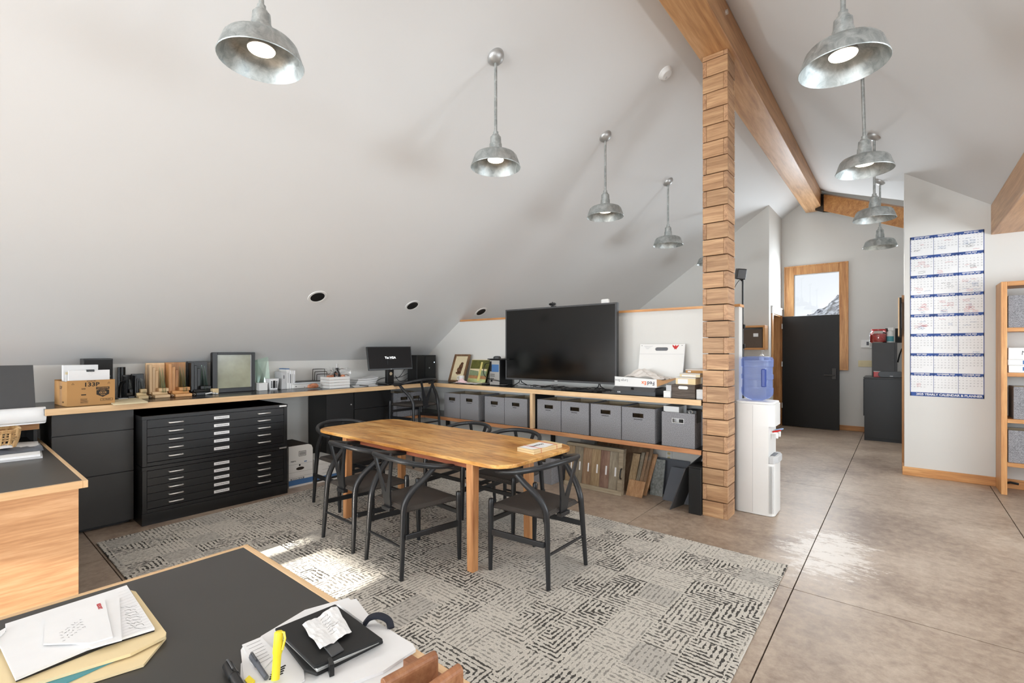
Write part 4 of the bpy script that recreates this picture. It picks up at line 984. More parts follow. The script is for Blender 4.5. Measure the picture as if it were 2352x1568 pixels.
# binders
yy = P(644, 890, x=-5.55).y
for k, (w_, m_, h_, lb) in enumerate([(.055, 'greypaper', .20, 'grey binder at the left of the upright binder row'), (.034, 'white', .235, 'white binder with blue top edge in the upright row'), (.024, 'whitepaper', .215, 'third upright white binder beside the blue-edged one'), (.022, 'white', .213, 'fourth upright white binder'), (.024, 'whitepaper', .21, 'rightmost upright white binder, next to the flat papers')]):
    t = thing('binder', lb, 'binder', (-5.6, yy+w_/2, Z), 0, 'upright binders on the left counter')
    obj('cover', MB().box(-5.70, -5.515, yy, yy+w_-.002, Z, Z+h_), M[m_], t, bevel=.002)
    obj('spine_label', MB().box(-5.515, -5.5135, yy+w_*.3, yy+w_*.7, Z+h_*.3, Z+h_*.8) if k else MB().box(-5.515, -5.5135, yy+.018, yy+.03, Z+.12, Z+.16), M['greyink'] if k in (0, 2) else M['greypaper'], t)
    if k == 1: obj('blue_top', MB().box(-5.701, -5.512, yy-.001, yy+w_-.001, Z+h_-.008, Z+h_+.001), M['bluestripe'], t)
    yy += w_
# flat paper pile
y0_, y1_ = P(674, 890, x=-5.5).y, P(736, 888, x=-5.5).y
t = thing('binder', 'white binder lying flat under magazines, left of the slatted crate', 'binder', (-5.6, (y0_+y1_)/2, Z))
obj('cover', MB().box(-5.70, -5.50, y0_, y1_+.03, Z, Z+.045), M['white'], t, bevel=.003); obj('ring_hole', MB().cyl((-5.5, y0_+.03, Z+.022), (-5.498, y0_+.03, Z+.022), .006), M['black'], t)
for k in range(3):
    tag(obj('magazine', MB().obox((-5.6, (y0_+y1_)/2+.01*k, Z+.052+.010*k), (.10, (y1_-y0_)/2, .0045), Matrix.Rotation(.05*(k-1), 3, 'Z')), M[['greypaper', 'whitepaper', 'charcoal'][k]]), ['grey magazine lowest on the flat white binder', 'white magazine in the middle of the pile on the flat binder', 'dark-covered magazine topmost on the flat white binder'][k], 'magazine')
# clear file rack behind crate
y0_ = P(722, 880, x=-5.66).y
t = thing('wire_file_rack', 'brown wire file rack with papers behind the slatted crate', 'file rack', (-5.64, y0_+.08, Z))
for k in range(3): obj('wire_frame', MB().tube(smooth_path([(-5.70+k*.05, y0_, Z), (-5.70+k*.05, y0_, Z+.19-k*.03), (-5.70+k*.05, y0_+.02, Z+.21-k*.03), (-5.70+k*.05, y0_+.14, Z+.21-k*.03), (-5.70+k*.05, y0_+.16, Z+.19-k*.03), (-5.70+k*.05, y0_+.16, Z)], 4), .004, 6), M['gap'], t)
obj('base_wire', MB().box(-5.72, -5.58, y0_, y0_+.16, Z, Z+.006), M['gap'], t)
tag(obj('paper_sheaf', MB().box(-5.675, -5.665, y0_+.02, y0_+.14, Z+.007, Z+.17), M['greypaper']), 'sheaf of grey papers standing in the wire file rack', 'paper')
# slatted crate with wrapped bottle
yA, yB = P(736, 895, x=-5.14).y, P(803, 893, x=-5.14).y; xA, xB = -5.36, -5.15
yA = P(757, 895, x=xB).y; yB = P(803.5, 893, x=xB).y
t = thing('slatted_crate', 'white slatted gift crate wrapped in clear film on the left counter', 'crate', ((xA+xB)/2, (yA+yB)/2, Z))
hs_ = .135/4
for k in range(4):
    z0, z1 = Z+k*hs_+.001, Z+(k+1)*hs_-.002
    obj('slat', MB().box(xB-.01, xB, yA, yB, z0, z1), M['white'], t, bevel=.001); obj('slat', MB().box(xA, xA+.01, yA, yB, z0, z1), M['white'], t, bevel=.001)
    obj('slat', MB().box(xA+.01, xB-.01, yA, yA+.01, z0, z1), M['white'], t, bevel=.001); obj('slat', MB().box(xA+.01, xB-.01, yB-.01, yB, z0, z1), M['white'], t, bevel=.001)
obj('floor_board', MB().box(xA+.011, xB-.011, yA+.011, yB-.011, Z+.001, Z+.008), M['white'], t)
ym = (yA+yB)/2
tag(obj('wine_bottle', MB().lathe([(.001, 0), (.034, .003), (.036, .02), (.036, .15), (.03, .175), (.015, .195), (.0135, .26), (.0145, .263), (.0145, .275), (.001, .276)], (xA+.11, ym+.02, Z+.009), 20), M['black'], smooth=True), 'dark wine bottle with pale foil neck standing in the white crate', 'bottle')
o = bpy.data.objects['wine_bottle']; obj('foil', MB().lathe([(.0142, .205), (.0142, .258), (.0155, .263), (.0155, .277), (.001, .278)], (xA+.11, ym+.02, Z+.009), 20), M['greypaper'], o, smooth=True)
obj('neck_label', MB().lathe([(.0368, .06), (.0368, .125)], (xA+.11, ym+.02, Z+.009), 20), M['slate'], o, smooth=True)
for k, (dy, dx, lb) in enumerate([(-.10, .06, 'orange snack packet left of the bottle in the white crate'), (-.03, .03, 'orange snack packet in the middle of the white crate'), (.11, .07, 'brown snack packet right of the bottle in the white crate')]):
    tag(obj('snack_packet', MB().lathe([(.001, 0), (.026, .01), (.036, .06), (.036, .11), (.026, .14), (.001, .148)], (xA+dx+.05, ym+dy*.8, Z+.009), 12), M['orange'], smooth=True), lb, 'snack packet', 'snack packets in the crate')
fm = MB()
random.seed(3)
for k in range(4):
    cx_, cy_ = xA+.06+random.uniform(-.02, .08), ym+random.uniform(-.10, .10); a = random.uniform(0, 6)
    def pl(u, v, a=a, cx_=cx_, cy_=cy_): return (cx_+math.cos(a)*(u-.5)*.16+.02*math.sin(v*9+a), cy_+math.sin(a)*(u-.5)*.16*(.5+v)+.02*math.sin(u*8), Z+.12+v*random.uniform(.09, .13)+.01*math.sin(u*11+a))
    fm.grid(pl, 6, 6)
obj('clear_wrap', fm, M['film'], t)
# orange snack bag lying on the counter edge
c = P(718, 893, z=Z)
t = thing('snack_bag', 'orange twisted snack bag lying on the left counter edge', 'snack bag', c)
obj('bag', MB().tube([c+Vector((.0, -.06, .02)), c+Vector((.0, -.045, .03)), c+Vector((0, 0, .036)), c+Vector((0, .04, .036)), c+Vector((0, .062, .03))], [.006, .024, .034, .033, .02], 10, flat=.9), M['orange'], t, smooth=True)
obj('twisted_end', MB().prism([c+Vector((0, -.06, .02)), c+Vector((.02, -.095, .015)), c+Vector((0, -.10, .035)), c+Vector((-.02, -.09, .02))], (0, 0, .003)), M['film'], t)
# folded papers, pen
c0 = P(828, 882, x=-5.5); c0.z = Z
for k in range(6):
    def pg(u, v, k=k): return (c0.x-.12+.24*u, c0.y-.15+.30*v+.008*k, Z+.002+.013*k+(.03*max(0, v-.7)/.3*(k/5)*math.sin(u*2+.6))+.002*math.sin(u*7+k))
    n_ = 6; up_ = Vector((0, 0, .011))
    g1 = MB().grid(lambda u, v: tuple(Vector(pg(u, v))+up_), n_, n_)
    rim = [(i/n_, 0) for i in range(n_)]+[(1, i/n_) for i in range(n_)]+[(1-i/n_, 1) for i in range(n_)]+[(0, 1-i/n_) for i in range(n_)]
    m_ = len(rim); lo_ = [Vector(pg(*q)) for q in rim]
    g1.add(lo_+[p+up_ for p in lo_], [(i, (i+1) % m_, m_+(i+1) % m_, m_+i) for i in range(m_)])
    tag(obj('folded_plan', g1, M['whitepaper' if k % 2 else 'greypaper']), ['lowest folded plan in the pile left of the monitor', 'second lowest folded plan in the pile left of the monitor', 'third folded plan in the pile left of the monitor', 'fourth folded plan in the pile left of the monitor', 'fifth folded plan, under the curling top one', 'topmost curling folded plan in the pile left of the monitor'][k], 'paper', 'folded plans left of the monitor')
c = P(838, 885, z=Z)
tag(obj('loose_sheet', MB().hexa([P(806, 886, z=Z), P(815, 889.5, z=Z), P(868, 885, z=Z), P(860, 882, z=Z), *[p+Vector((0, 0, .003)) for p in (P(806, 886, z=Z), P(815, 889.5, z=Z), P(868, 885, z=Z), P(860, 882, z=Z))]]), M['whitepaper']), 'white sheets lying in front of the folded plans', 'paper')
a = P(826, 885, z=Z+.008); b_ = P(846, 886, z=Z+.008)
tag(obj('ballpoint_pen', MB().tube([a, b_], .005, 8), M['black'], smooth=True), 'black pen lying on the white sheets by the monitor', 'pen')
# monitor
mx_ = -5.40
mc = P(895, 822, x=mx_)
t = thing('computer_monitor', 'black computer monitor showing a no-signal message on the left counter', 'monitor', (mx_, mc.y, Z))
tl, tr_, br, bl_ = P(842, 796, x=mx_-.06), P(944, 796, x=mx_+.06), P(948, 847, x=mx_+.10), P(847, 851, x=mx_-.02)
tl = P(842, 796, x=-5.36); tr_ = P(943.5, 795.5, x=-5.17); bl_ = P(847.5, 851, x=-5.33); br = P(948, 847, x=-5.14)
nrm = (tr_-tl).cross(bl_-tl).normalized(); nrm = -nrm if nrm.x < 0 else nrm
bk = -nrm*.045
obj('bezel', MB().hexa([bl_+bk, br+bk, br, bl_, tl+bk, tr_+bk, tr_, tl]), M['black'], t, bevel=.003)
ex = (tr_-tl).normalized(); ez = (tl-bl_).normalized()
i_ = .008
sc_ = [bl_+ex*i_+ez*.02, br-ex*i_+ez*.02, tr_-ex*i_-ez*i_, tl+ex*i_-ez*i_]
obj('screen', MB().add([p+nrm*.001 for p in sc_], [(0, 1, 2, 3)]), M['monscreen'], t)
ctr = sum(sc_, Vector())/4
mb = MB(); letters(mb, 'To: VGA', .040, ctr+nrm*.003, ex, ez, .001); obj('screen_message', mb, M['monmsg'], t)
obj('maker_mark', MB().obox((bl_+br)/2+nrm*.001+ez*.008, (.001, .014, .004)), M['greypaper'], t)
sb = (bl_+br)/2-nrm*.03
obj('neck', MB().box(sb.x-.05, sb.x+.01, sb.y-.055, sb.y+.045, Z+.012, sb.z+.15), M['black'], t, bevel=.004)
obj('neck_hole', MB().lathe([(.001, 0), (.022, 0)], (sb.x+.0112, sb.y-.005, sb.z-.05), 18, Matrix.Rotation(PI/2, 3, 'Y')), M['beigelining'], t)
obj('foot', MB().prism(rrect(sb.x-.10, sb.x+.13, sb.y-.14, sb.y+.16, .02, Z+.0005), (0, 0, .013)), M['blackmetal'], t, bevel=.003)
mby = P(898, 878, z=Z)
# tower right of the monitor
def det2(t):
    obj('gloss_panel', MB().box(-5.397, -5.392, 4.56, 4.755, Z+.06, Z+.36), M['screen'], t)
    obj('power_lamp', MB().lathe([(.001, .004), (.008, .003), (.009, 0)], (-5.392, 4.735, Z+.27), 14, Matrix.Rotation(PI/2, 3, 'Y')), M['led'], t)
    obj('badge', MB().lathe([(.001, .003), (.010, .002), (.011, 0)], (-5.392, 4.64, Z+.19), 16, Matrix.Rotation(PI/2, 3, 'Y')), M['steel'], t)
tower('computer_tower', 'glossy black computer tower in the counter corner right of the monitor', -5.61, -5.397, 4.41, 4.77, Z+.378, det2)
# cables behind the monitor
cab = [('black power cable looping from the monitor to the corner tower', [(-5.45, 4.02, Z+.16), (-5.47, 4.04, Z+.09), (-5.5, 4.10, Z+.05), (-5.5, 4.2, Z+.09), (-5.45, 4.25, Z+.20), (-5.41, 4.28, Z+.24)]),
       ('thin black cable sagging low behind the monitor', [(-5.52, 3.80, Z+.02), (-5.53, 3.9, Z+.06), (-5.5, 4.0, Z+.075), (-5.46, 4.15, Z+.07), (-5.42, 4.26, Z+.12)]),
       ('black cable trailing on the counter from monitor to tower', [(-5.38, 4.02, Z+.10), (-5.36, 4.05, Z+.04), (-5.38, 4.12, Z+.015), (-5.40, 4.2, Z+.03), (-5.42, 4.26, Z+.05)])]
for lb, pts in cab: tag(obj('cable', MB().tube(smooth_path(pts, 6), .004, 6), M['black'], smooth=True), lb, 'cable', 'cables by the monitor')

# ------------------------------------------------------------------ things on the television counter
def lean_board(name, label, cat, x0, x1, yb, yt, z0, h, th=.015):
    """returns local frame for a board leaning back: function (u along x, v up) -> point, normal"""
    o = Vector((x0, yb, z0)); e = Vector((x1-x0, 0, 0)); up = Vector((0, yt-yb, h)); n = e.cross(up).normalized()
    if n.y > 0: n = -n
    return o, e, up, n
o_, e_, u_, n_ = lean_board('', '', '', P(1033, 876, y=4.66).x, P(1068, 874, y=4.66).x, 4.66, 4.80, Z, .385)
o_.x -= .02
t = thing('framed_print', 'brown-framed print of a seated brown animal leaning on the television wall', 'picture', o_+e_/2)
def bd(u0, u1, v0, v1, d0, d1): 
    pts = [o_+e_*u+u_*v for u, v in ((u0, v0), (u1, v0), (u1, v1), (u0, v1))]
    return [p+n_*d0 for p in pts]+[p+n_*d1 for p in pts]
def bslab(*a): 
    p = bd(*a); return MB().add(p, [(0, 3, 2, 1), (4, 5, 6, 7), (0, 1, 5, 4), (1, 2, 6, 5), (2, 3, 7, 6), (3, 0, 4, 7)])
f_ = MB()
for a in ((0, .10, 0, 1), (.90, 1, 0, 1), (.10, .90, 0, .06), (.10, .90, .94, 1)): 
    s_ = bslab(*a, 0, .02); f_.add(s_.v, s_.f)
obj('frame', f_, wood('brown_frame', rgb(92, 62, 36), rgb(118, 84, 52), rgb(142, 106, 70), 'z', .5), t)
obj('mat_board', bslab(.10, .90, .06, .94, 0, .006), M['cream'], t)
an = MB()
def blob(cu, cv, ru, rv, k=14): an.add([o_+e_*(cu+ru*math.cos(2*PI*i/k)*(1+.12*math.sin(i*2.1)))+u_*(cv+rv*math.sin(2*PI*i/k)*(1+.1*math.sin(i*3.3)))+n_*.007 for i in range(k)], [tuple(range(k))])
blob(.52, .44, .15, .13); blob(.57, .56, .12, .12); blob(.50, .33, .17, .06); blob(.60, .67, .09, .05)
obj('printed_figure', an, plain('sepia_print', rgb(112, 76, 52), .8, var=.4, scale=60), t)
# small landscape painting
o_, e_, u_, n_ = lean_board('', '', '', P(1074, 874, y=4.72).x, P(1116, 876, y=4.72).x, 4.72, 4.82, Z, .315)
t = thing('landscape_painting', 'small unframed landscape painting with dark green sky beside the brown-framed print', 'painting', o_+e_/2)
obj('canvas', bslab(0, 1, 0, 1, -.012, .012), M['cream'], t)
def patch(pts, m, d=.0128): obj('paint_area', MB().add([o_+e_*u+u_*v+n_*d for u, v in pts], [tuple(range(len(pts)))]), m, t)
pm = [plain('paint_olive', rgb(92, 92, 36), .6, var=.3, scale=14), plain('paint_sage', rgb(134, 148, 112), .6, var=.2, scale=16), plain('paint_yellow', rgb(222, 206, 128), .6, var=.15, scale=16), plain('paint_rust', rgb(180, 130, 86), .6, var=.25, scale=18), plain('paint_mint', rgb(190, 200, 140), .6, var=.2, scale=16)]
patch([(0.02, .6), (.98, .6), (.98, .98), (.02, .98)], pm[0]); patch([(.02, .3), (.55, .3), (.5, .5), (.3, .52), (.02, .55)], pm[1]); patch([(.55, .3), (.95, .3), (.93, .5), (.6, .55)], pm[1])
patch([(.02, .18), (.97, .16), (.97, .3), (.02, .32)], pm[3]); patch([(.02, .02), (.97, .02), (.97, .17), (.02, .19)], pm[4]); patch([(.52, .08), (.66, .08), (.64, .9), (.55, .9)], pm[2], .0132)
obj('canvas_edge', bslab(.93, 1.0, 0, 1, -.0125, .0126), pm[0], t)
# mug, napkin, papers
c = P(1060, 873, y=4.60); c.z = Z
t = thing('mug', 'white mug in front of the brown-framed print', 'mug', c)
obj('cup', MB().lathe([(.001, .001), (.036, .001), (.039, .01), (.041, .1), (.038, .1), (.036, .012), (.001, .010)], c, 24), M['white'], t, smooth=True)
obj('handle', MB().tube(smooth_path([c+Vector((-.039, -.005, .085)), c+Vector((-.07, -.008, .08)), c+Vector((-.075, -.008, .05)), c+Vector((-.04, -.005, .022))], 5), .006, 8), M['white'], t, smooth=True)
random.seed(5)
c2 = P(1062, 877, y=4.53); c2.z = Z
tag(obj('napkin', MB().grid(lambda u, v: (c2.x-.09+.18*u, c2.y-.05+.10*v, Z+.012+.055*math.exp(-((u-.45)**2+(v-.5)**2)*9)+.008*math.sin(u*17)*math.sin(v*13)), 12, 8), plain('pink_tissue', rgb(240, 205, 205), .8)), 'crumpled pink napkin beside the white mug', 'napkin')
tag(obj('paper_scatter', MB().grid(lambda u, v: (c2.x-.13+.42*u, c2.y-.06+.17*v, Z+.004+.006*abs(math.sin(u*9+v*4))), 12, 6), M['whitepaper']), 'thin white papers spread under the mug and napkin', 'paper')
# tower with its ports showing
x0_, x1_ = P(1124.5, 884, y=4.54).x, P(1147, 884, y=4.54).x
t = thing('computer_tower', 'black computer with silver port panel showing, left of the television', 'computer', ((x0_+x1_)/2, 4.66, Z))
hT = P(1136, 826, y=4.54).z
obj('case', MB().box(x0_-.002, x1_+.002, 4.545, 4.80, Z, hT), M['black'], t, bevel=.003)
obj('port_panel', MB().box(x0_+.004, x1_-.002, 4.541, 4.546, Z+.008, hT-.008), M['chrome'], t)
pw = MB()
for k in range(4): 
    for r_ in range(2): pw.box(x0_+.018+k*.018, x0_+.03+k*.018, 4.539, 4.542, Z+.115+r_*.022, Z+.124+r_*.022)
for k in range(3): pw.box(x0_+.02+k*.02, x0_+.034+k*.02, 4.539, 4.542, Z+.082, Z+.092)
pw.box(x0_+.018, x0_+.05, 4.538, 4.542, Z+.045, Z+.068)
obj('ports', pw, M['black'], t)['kind'] = 'stuff'
obj('blue_vent', MB().box(x0_+.038, x1_-.012, 4.539, 4.542, hT-.155, hT-.06), M['bluestripe'], t)
obj('power_block', MB().box(x0_+.006, x0_+.034, 4.532, 4.542, hT-.15, hT-.02), M['black'], t)
tag(obj('cable', MB().tube(smooth_path([(x0_+.02, 4.53, hT-.04), (x0_-.05, 4.51, hT-.06), (x0_-.07, 4.50, hT-.16), (x0_-.03, 4.50, hT-.22), (x0_+.05, 4.51, hT-.25), (x0_+.2, 4.52, hT-.27)], 6), .005, 6), M['black'], smooth=True), 'black cable looping from the silver port panel', 'cable')
t = thing('flat_tray', 'flat black tray with a round puck on top of the silver-ported computer', 'tray', ((x0_+x1_)/2, 4.66, hT))
obj('plate', MB().box(x0_-.03, x1_+.10, 4.53, 4.79, hT+.001, hT+.014), M['matblack'], t, bevel=.003)
obj('puck', MB().lathe([(.001, .034), (.035, .032), (.05, .02), (.052, 0)], (x0_+.06, 4.62, hT+.014), 22), M['charcoal'], t, smooth=True)
for i, (px, lb) in enumerate(((1116, 'round black puck speaker left of the silver-ported computer'), (1156, 'round black puck under the left edge of the television'))):
    c = P(px, 881, y=4.60); c.z = Z
    t = thing('puck_speaker', lb, 'speaker', c)
    obj('base', MB().lathe([(.056, 0), (.060, .006), (.060, .014), (.05, .02), (.001, .021)], c, 26), M['black'], t, smooth=True)
    obj('ring', MB().lathe([(.0595, .010), (.0612, .012), (.0595, .014)], c, 26), M['chrome'], t)
# television
yT = 4.62
tx0_, tx1_ = P(1161.5, 790, y=yT).x, P(1416.5, 790, y=yT).x; tz0, tz1 = P(1290, 877, y=yT).z, P(1290, 702.5, y=yT).z
t = thing('television', 'large black flat television on the counter by the partition wall', 'television', ((tx0_+tx1_)/2, yT+.03, Z))
bz = .018
obj('housing', MB().box(tx0_, tx1_, yT+.002, yT+.05, tz0, tz1), M['black'], t, bevel=.004)
obj('bezel', MB().box(tx0_, tx0_+bz, yT-.006, yT+.002, tz0, tz1).box(tx1_-bz, tx1_, yT-.006, yT+.002, tz0, tz1).box(tx0_+bz, tx1_-bz, yT-.006, yT+.002, tz0, tz0+bz*1.2).box(tx0_+bz, tx1_-bz, yT-.006, yT+.002, tz1-bz, tz1), M['charcoal'], t, bevel=.002)
obj('screen', MB().box(tx0_+bz, tx1_-bz, yT-.002, yT+.0022, tz0+bz*1.2, tz1-bz), M['screen'], t)
obj('maker_mark', MB().box((tx0_+tx1_)/2-.02, (tx0_+tx1_)/2+.02, yT-.0075, yT-.006, tz0+.004, tz0+.014), M['greypaper'], t)
for s in (tx0_+.22, tx1_-.22):
    obj('foot', MB().tube([(s, yT-.14, Z+.008), (s, yT, Z+.05), (s, yT+.02, tz0+.02), (s, yT+.05, Z+.05), (s, yT+.16, Z+.008)], .006, 8), M['blackmetal'], t, smooth=True)
c = Vector((P(1269, 698, y=yT).x, yT+.02, tz1))
t = thing('webcam', 'small black webcam clipped on top of the television', 'webcam', c)
obj('clip', MB().box(c.x-.02, c.x+.02, yT-.008, yT+.055, tz1+.0005, tz1+.012), M['black'], t, bevel=.002)
obj('body', MB().tube([(c.x-.045, yT, tz1+.03), (c.x-.03, yT, tz1+.03), (c.x+.03, yT, tz1+.03), (c.x+.045, yT, tz1+.03)], [.010, .016, .016, .010], 12), M['black'], t, smooth=True)
obj('stem', MB().cyl((c.x, yT, tz1+.012), (c.x, yT, tz1+.055), .006), M['black'], t)
c = Vector((P(1380, 691, y=4.8).x, 4.90, PZ+.0255))
tag(obj('white_gadget', MB().box(c.x-.045, c.x+.045, 4.88, 4.93, PZ+.0255, P(1380, 687.5, y=4.9).z), M['white'], bevel=.012), 'rounded white gadget on the partition cap behind the television', 'gadget')
# cables and papers under the television
random.seed(11)
for k in range(10):
    xs_ = -3.62+k*.115; pts = []
    for j in range(6): pts.append((xs_+j*.11+random.uniform(-.05, .05), 4.44+random.uniform(0, .2), Z+.008+random.uniform(0, .035)))
    tag(obj('cable', MB().tube(smooth_path(pts, 5), random.choice([.004, .006]), 6), M['black'], smooth=True), 'black cable under the television, %s from the left' % ['first', 'second', 'third', 'fourth', 'fifth', 'sixth', 'seventh', 'eighth', 'ninth', 'tenth'][k], 'cable', 'cables under the television')
kb = thing('keyboard', 'black keyboard tucked under the television among cables', 'keyboard', (-2.75, 4.55, Z))
obj('tray', MB().box(-2.98, -2.52, 4.50, 4.62, Z, Z+.018), M['black'], kb, bevel=.003)
for r_ in range(4):
    obj('key_row', MB().box(-2.965, -2.535, 4.508+r_*.027, 4.530+r_*.027, Z+.018, Z+.024), M['charcoal'], kb, bevel=.002)
for k, (px, w_) in enumerate(((1222, .20), (1345, .16))):
    c = P(px, 884, y=4.70); tag(obj('paper_slip', MB().box(c.x-w_, c.x+w_, 4.67, 4.78, Z+.001, Z+.006), M['whitepaper']), ['white paper lying under the left half of the television', 'white paper lying under the right half of the television'][k], 'paper')

# white art portfolio with handle
o_, e_, u_, n_ = lean_board('', '', '', P(1463, 895, y=4.70).x, P(1566, 895, y=4.70).x, 4.70, 4.80, Z, .51)
t = thing('document_case', 'white flat document case with a grip slot and red bird mark leaning on the partition', 'case', o_+e_/2)
W = e_.length
def uv(u, v, d=0): return o_+e_*u+u_*v+n_*d
case = MB()
for a in ((0, 1, 0, .80), (0, .355, .80, 1), (.645, 1, .80, 1), (.355, .645, .935, 1), (.355, .645, .80, .865)):
    s_ = bslab(*a, 0, .016); case.add(s_.v, s_.f)
for su in (-1, 1):                       # rounded ends of the grip slot
    for sv in (-1, 1):
        cu, cv, ru, rv = .5+su*.105, .90, .04, .035
        arc = [(cu+su*ru*math.sin(PI/2*i/6), cv+sv*rv*math.cos(PI/2*i/6)) for i in range(7)]+[(.5+su*.145, .90+sv*.035)]
        case.prism([uv(a, b2, 0) for a, b2 in arc], n_*.016)
obj('panel', case, M['white'], t)
obj('slot_backing', bslab(.35, .65, .86, .94, -.003, 0), M['greycard'], t)
obj('seam', bslab(0, 1, .795, .80, .016, .0166), M['greypaper'], t)
bird = [(.80, .985), (.755, .975), (.735, .99), (.745, .955), (.77, .925), (.79, .905), (.805, .90), (.82, .905), (.84, .925), (.865, .955), (.875, .99), (.855, .975), (.81, .985)]
bird = [(.735, .99), (.76, .965), (.785, .955), (.80, .975), (.805, .985), (.815, .975), (.825, .955), (.85, .965), (.878, .99), (.87, .955), (.85, .93), (.835, .915), (.83, .89), (.805, .905), (.785, .89), (.78, .915), (.76, .93), (.742, .955)]
cb_ = uv(.806, .94, .0168); bm_ = MB().add([uv(a, b2, .0168) for a, b2 in bird]+[cb_], [(i, (i+1) % len(bird), len(bird)) for i in range(len(bird))])
obj('bird_mark', bm_, M['red'], t)
tl_ = MB()
for k in range(4): s_ = bslab(.09+.02*k, .30-.03*k, .955-.018*k, .962-.018*k, .016, .0165); tl_.add(s_.v, s_.f)
obj('small_print', tl_, M['greypaper'], t)['kind'] = 'stuff'
for u in (.045, .945): obj('rivet', MB().cyl(uv(u, .97, .016), uv(u, .97, .018), .004, n=10), M['slate'], t)
# black lidded box, delivery carton and crumpled paper
x0_, x1_ = P(1411, 905, y=4.42).x, P(1505, 907, y=4.42).x
t = thing('black_lidded_box', 'shallow black hinged box under the delivery carton', 'box', ((x0_+x1_)/2, 4.55, Z))
obj('tray', MB().box(x0_, x1_, 4.425, 4.70, Z, Z+.075), M['black'], t, bevel=.003)
obj('flap', MB().hexa([(x0_-.025, 4.395, Z+.040), (x1_-.01, 4.395, Z+.040), (x1_, 4.425, Z+.045), (x0_, 4.425, Z+.045), (x0_+.005, 4.42, Z+.082), (x1_-.01, 4.42, Z+.082), (x1_, 4.43, Z+.084), (x0_, 4.43, Z+.084)]), M['charcoal'], t, bevel=.002)
obj('thumb_notch', MB().lathe([(.001, .001), (.016, .001)], ((x0_+x1_)/2-.01, 4.402, Z+.066), 16, Matrix.Rotation(PI/2+.35, 3, 'X')), M['black'], t)
mb = MB(); letters(mb, 'BUK', .018, (x0_+.05, 4.4238, Z+.025), (1, 0, 0), (0, 0, 1), .0006); obj('lettering', mb, M['whitepaper'], t)
t = thing('delivery_carton', 'torn white courier carton lying upside down on the black lidded box', 'box', ((x0_+x1_)/2, 4.56, Z+.085))
xa, xb, za, zb_ = x0_+.0, x1_+.01, Z+.0855, Z+.178
obj('front_panel', MB().hexa([(xa, 4.43, za), (xb, 4.43, za), (xb, 4.436, za), (xa, 4.436, za), (xa, 4.43, zb_+.004), (xb, 4.43, zb_-.012), (xb, 4.436, zb_-.012), (xa, 4.436, zb_+.004)]), M['white'], t)
obj('carton_body', MB().box(xa, xb, 4.436, 4.68, za, zb_-.02), M['white'], t)
obj('torn_flap', MB().add([(xb, 4.436, za+.01), (xb+.10, 4.44, za+.05), (xb+.16, 4.5, za+.085), (xb+.12, 4.6, za+.09), (xb, 4.66, za+.06), (xb, 4.43, zb_-.012), (xb+.05, 4.47, zb_-.02), (xb+.17, 4.55, zb_+.01)], [(0, 1, 2), (0, 2, 3, 4), (0, 5, 6, 1), (6, 7, 2, 1)]), M['kraft'], t)
mb = MB(); letters(mb, 'Fed', .052, (xb-.020, 4.4290, (za+zb_)/2-.004), (-1, 0, 0), (0, 0, -1), .0008, 1, 'LEFT'); obj('lettering', mb, M['fedex_p'], t)
mb = MB(); letters(mb, 'Ex', .052, (xb-.103, 4.4290, (za+zb_)/2-.004), (-1, 0, 0), (0, 0, -1), .0008, 1, 'LEFT'); obj('lettering', mb, M['fedex_o'], t)
mb = MB(); letters(mb, 'Large Box', .034, (xa+.075, 4.4290, (za+zb_)/2+.012), (-1, 0, 0), (0, 0, -1), .0001); obj('lettering', mb, M['greyink'], t)
random.seed(2)
def crump(u, v):
    x = xa+.09+.42*u; y = 4.45+.22*v
    h = .075*math.exp(-((u-.38)**2*9+(v-.5)**2*5))*1.25+.012*math.sin(u*13+v*5)*math.sin(v*9+1)+.008*math.sin(u*29+3)*math.sin(v*23)
    return (x, y, zb_-.012+max(-.002, h))
tag(obj('crumpled_paper', MB().grid(crump, 26, 16), M['tissue']), 'crumpled grey packing paper heaped on the courier carton', 'paper')
# dark grained box, small cartons
xa, xb = P(1543, 910, y=4.43).x, P(1596, 915, y=4.43).x
t = thing('grained_file_box', 'dark wood-grain cardboard box with a white oval grip by the column', 'box', ((xa+xb)/2, 4.54, Z))
obj('box_body', MB().box(xa, xb, 4.43, 4.66, Z, Z+.128), M['darkgrain'], t, bevel=.002)
obj('grip', MB().prism([( (xa+xb)/2+.0+.032*math.copysign(1, math.cos(a))+.013*math.cos(a), 4.4285, Z+.10+.015*math.sin(a)) for a in [2*PI*i/20+.01 for i in range(20)]], (0, .002, 0)), M['white'], t)
for i, (a, b_, z0, z1, m_, lb) in enumerate([(xa-.075, xa-.006, 0, .062, 'white', 'small white carton left of the dark-grained box, lowest of two'), (xa-.058, xa-.006, .063, .118, 'greypaper', 'small grey-white carton stacked on another left of the dark-grained box'), (xb+.005, xb+.062, 0, .088, 'white', 'small white cube carton between the dark-grained box and the column')]):
    t = thing('small_carton', lb, 'box', ((a+b_)/2, 4.46, Z+z0)); obj('box_body', MB().box(a, b_, 4.415+.02*i, 4.53, Z+z0, Z+z1), M[m_], t, bevel=.002); obj('lid_line', MB().box(a-.0005, b_+.0005, 4.4145+.02*i, 4.531, Z+z1-.014, Z+z1-.012), M['greypaper'], t)
xa2, xb2 = P(1552, 870, y=4.45).x, P(1600, 870, y=4.45).x
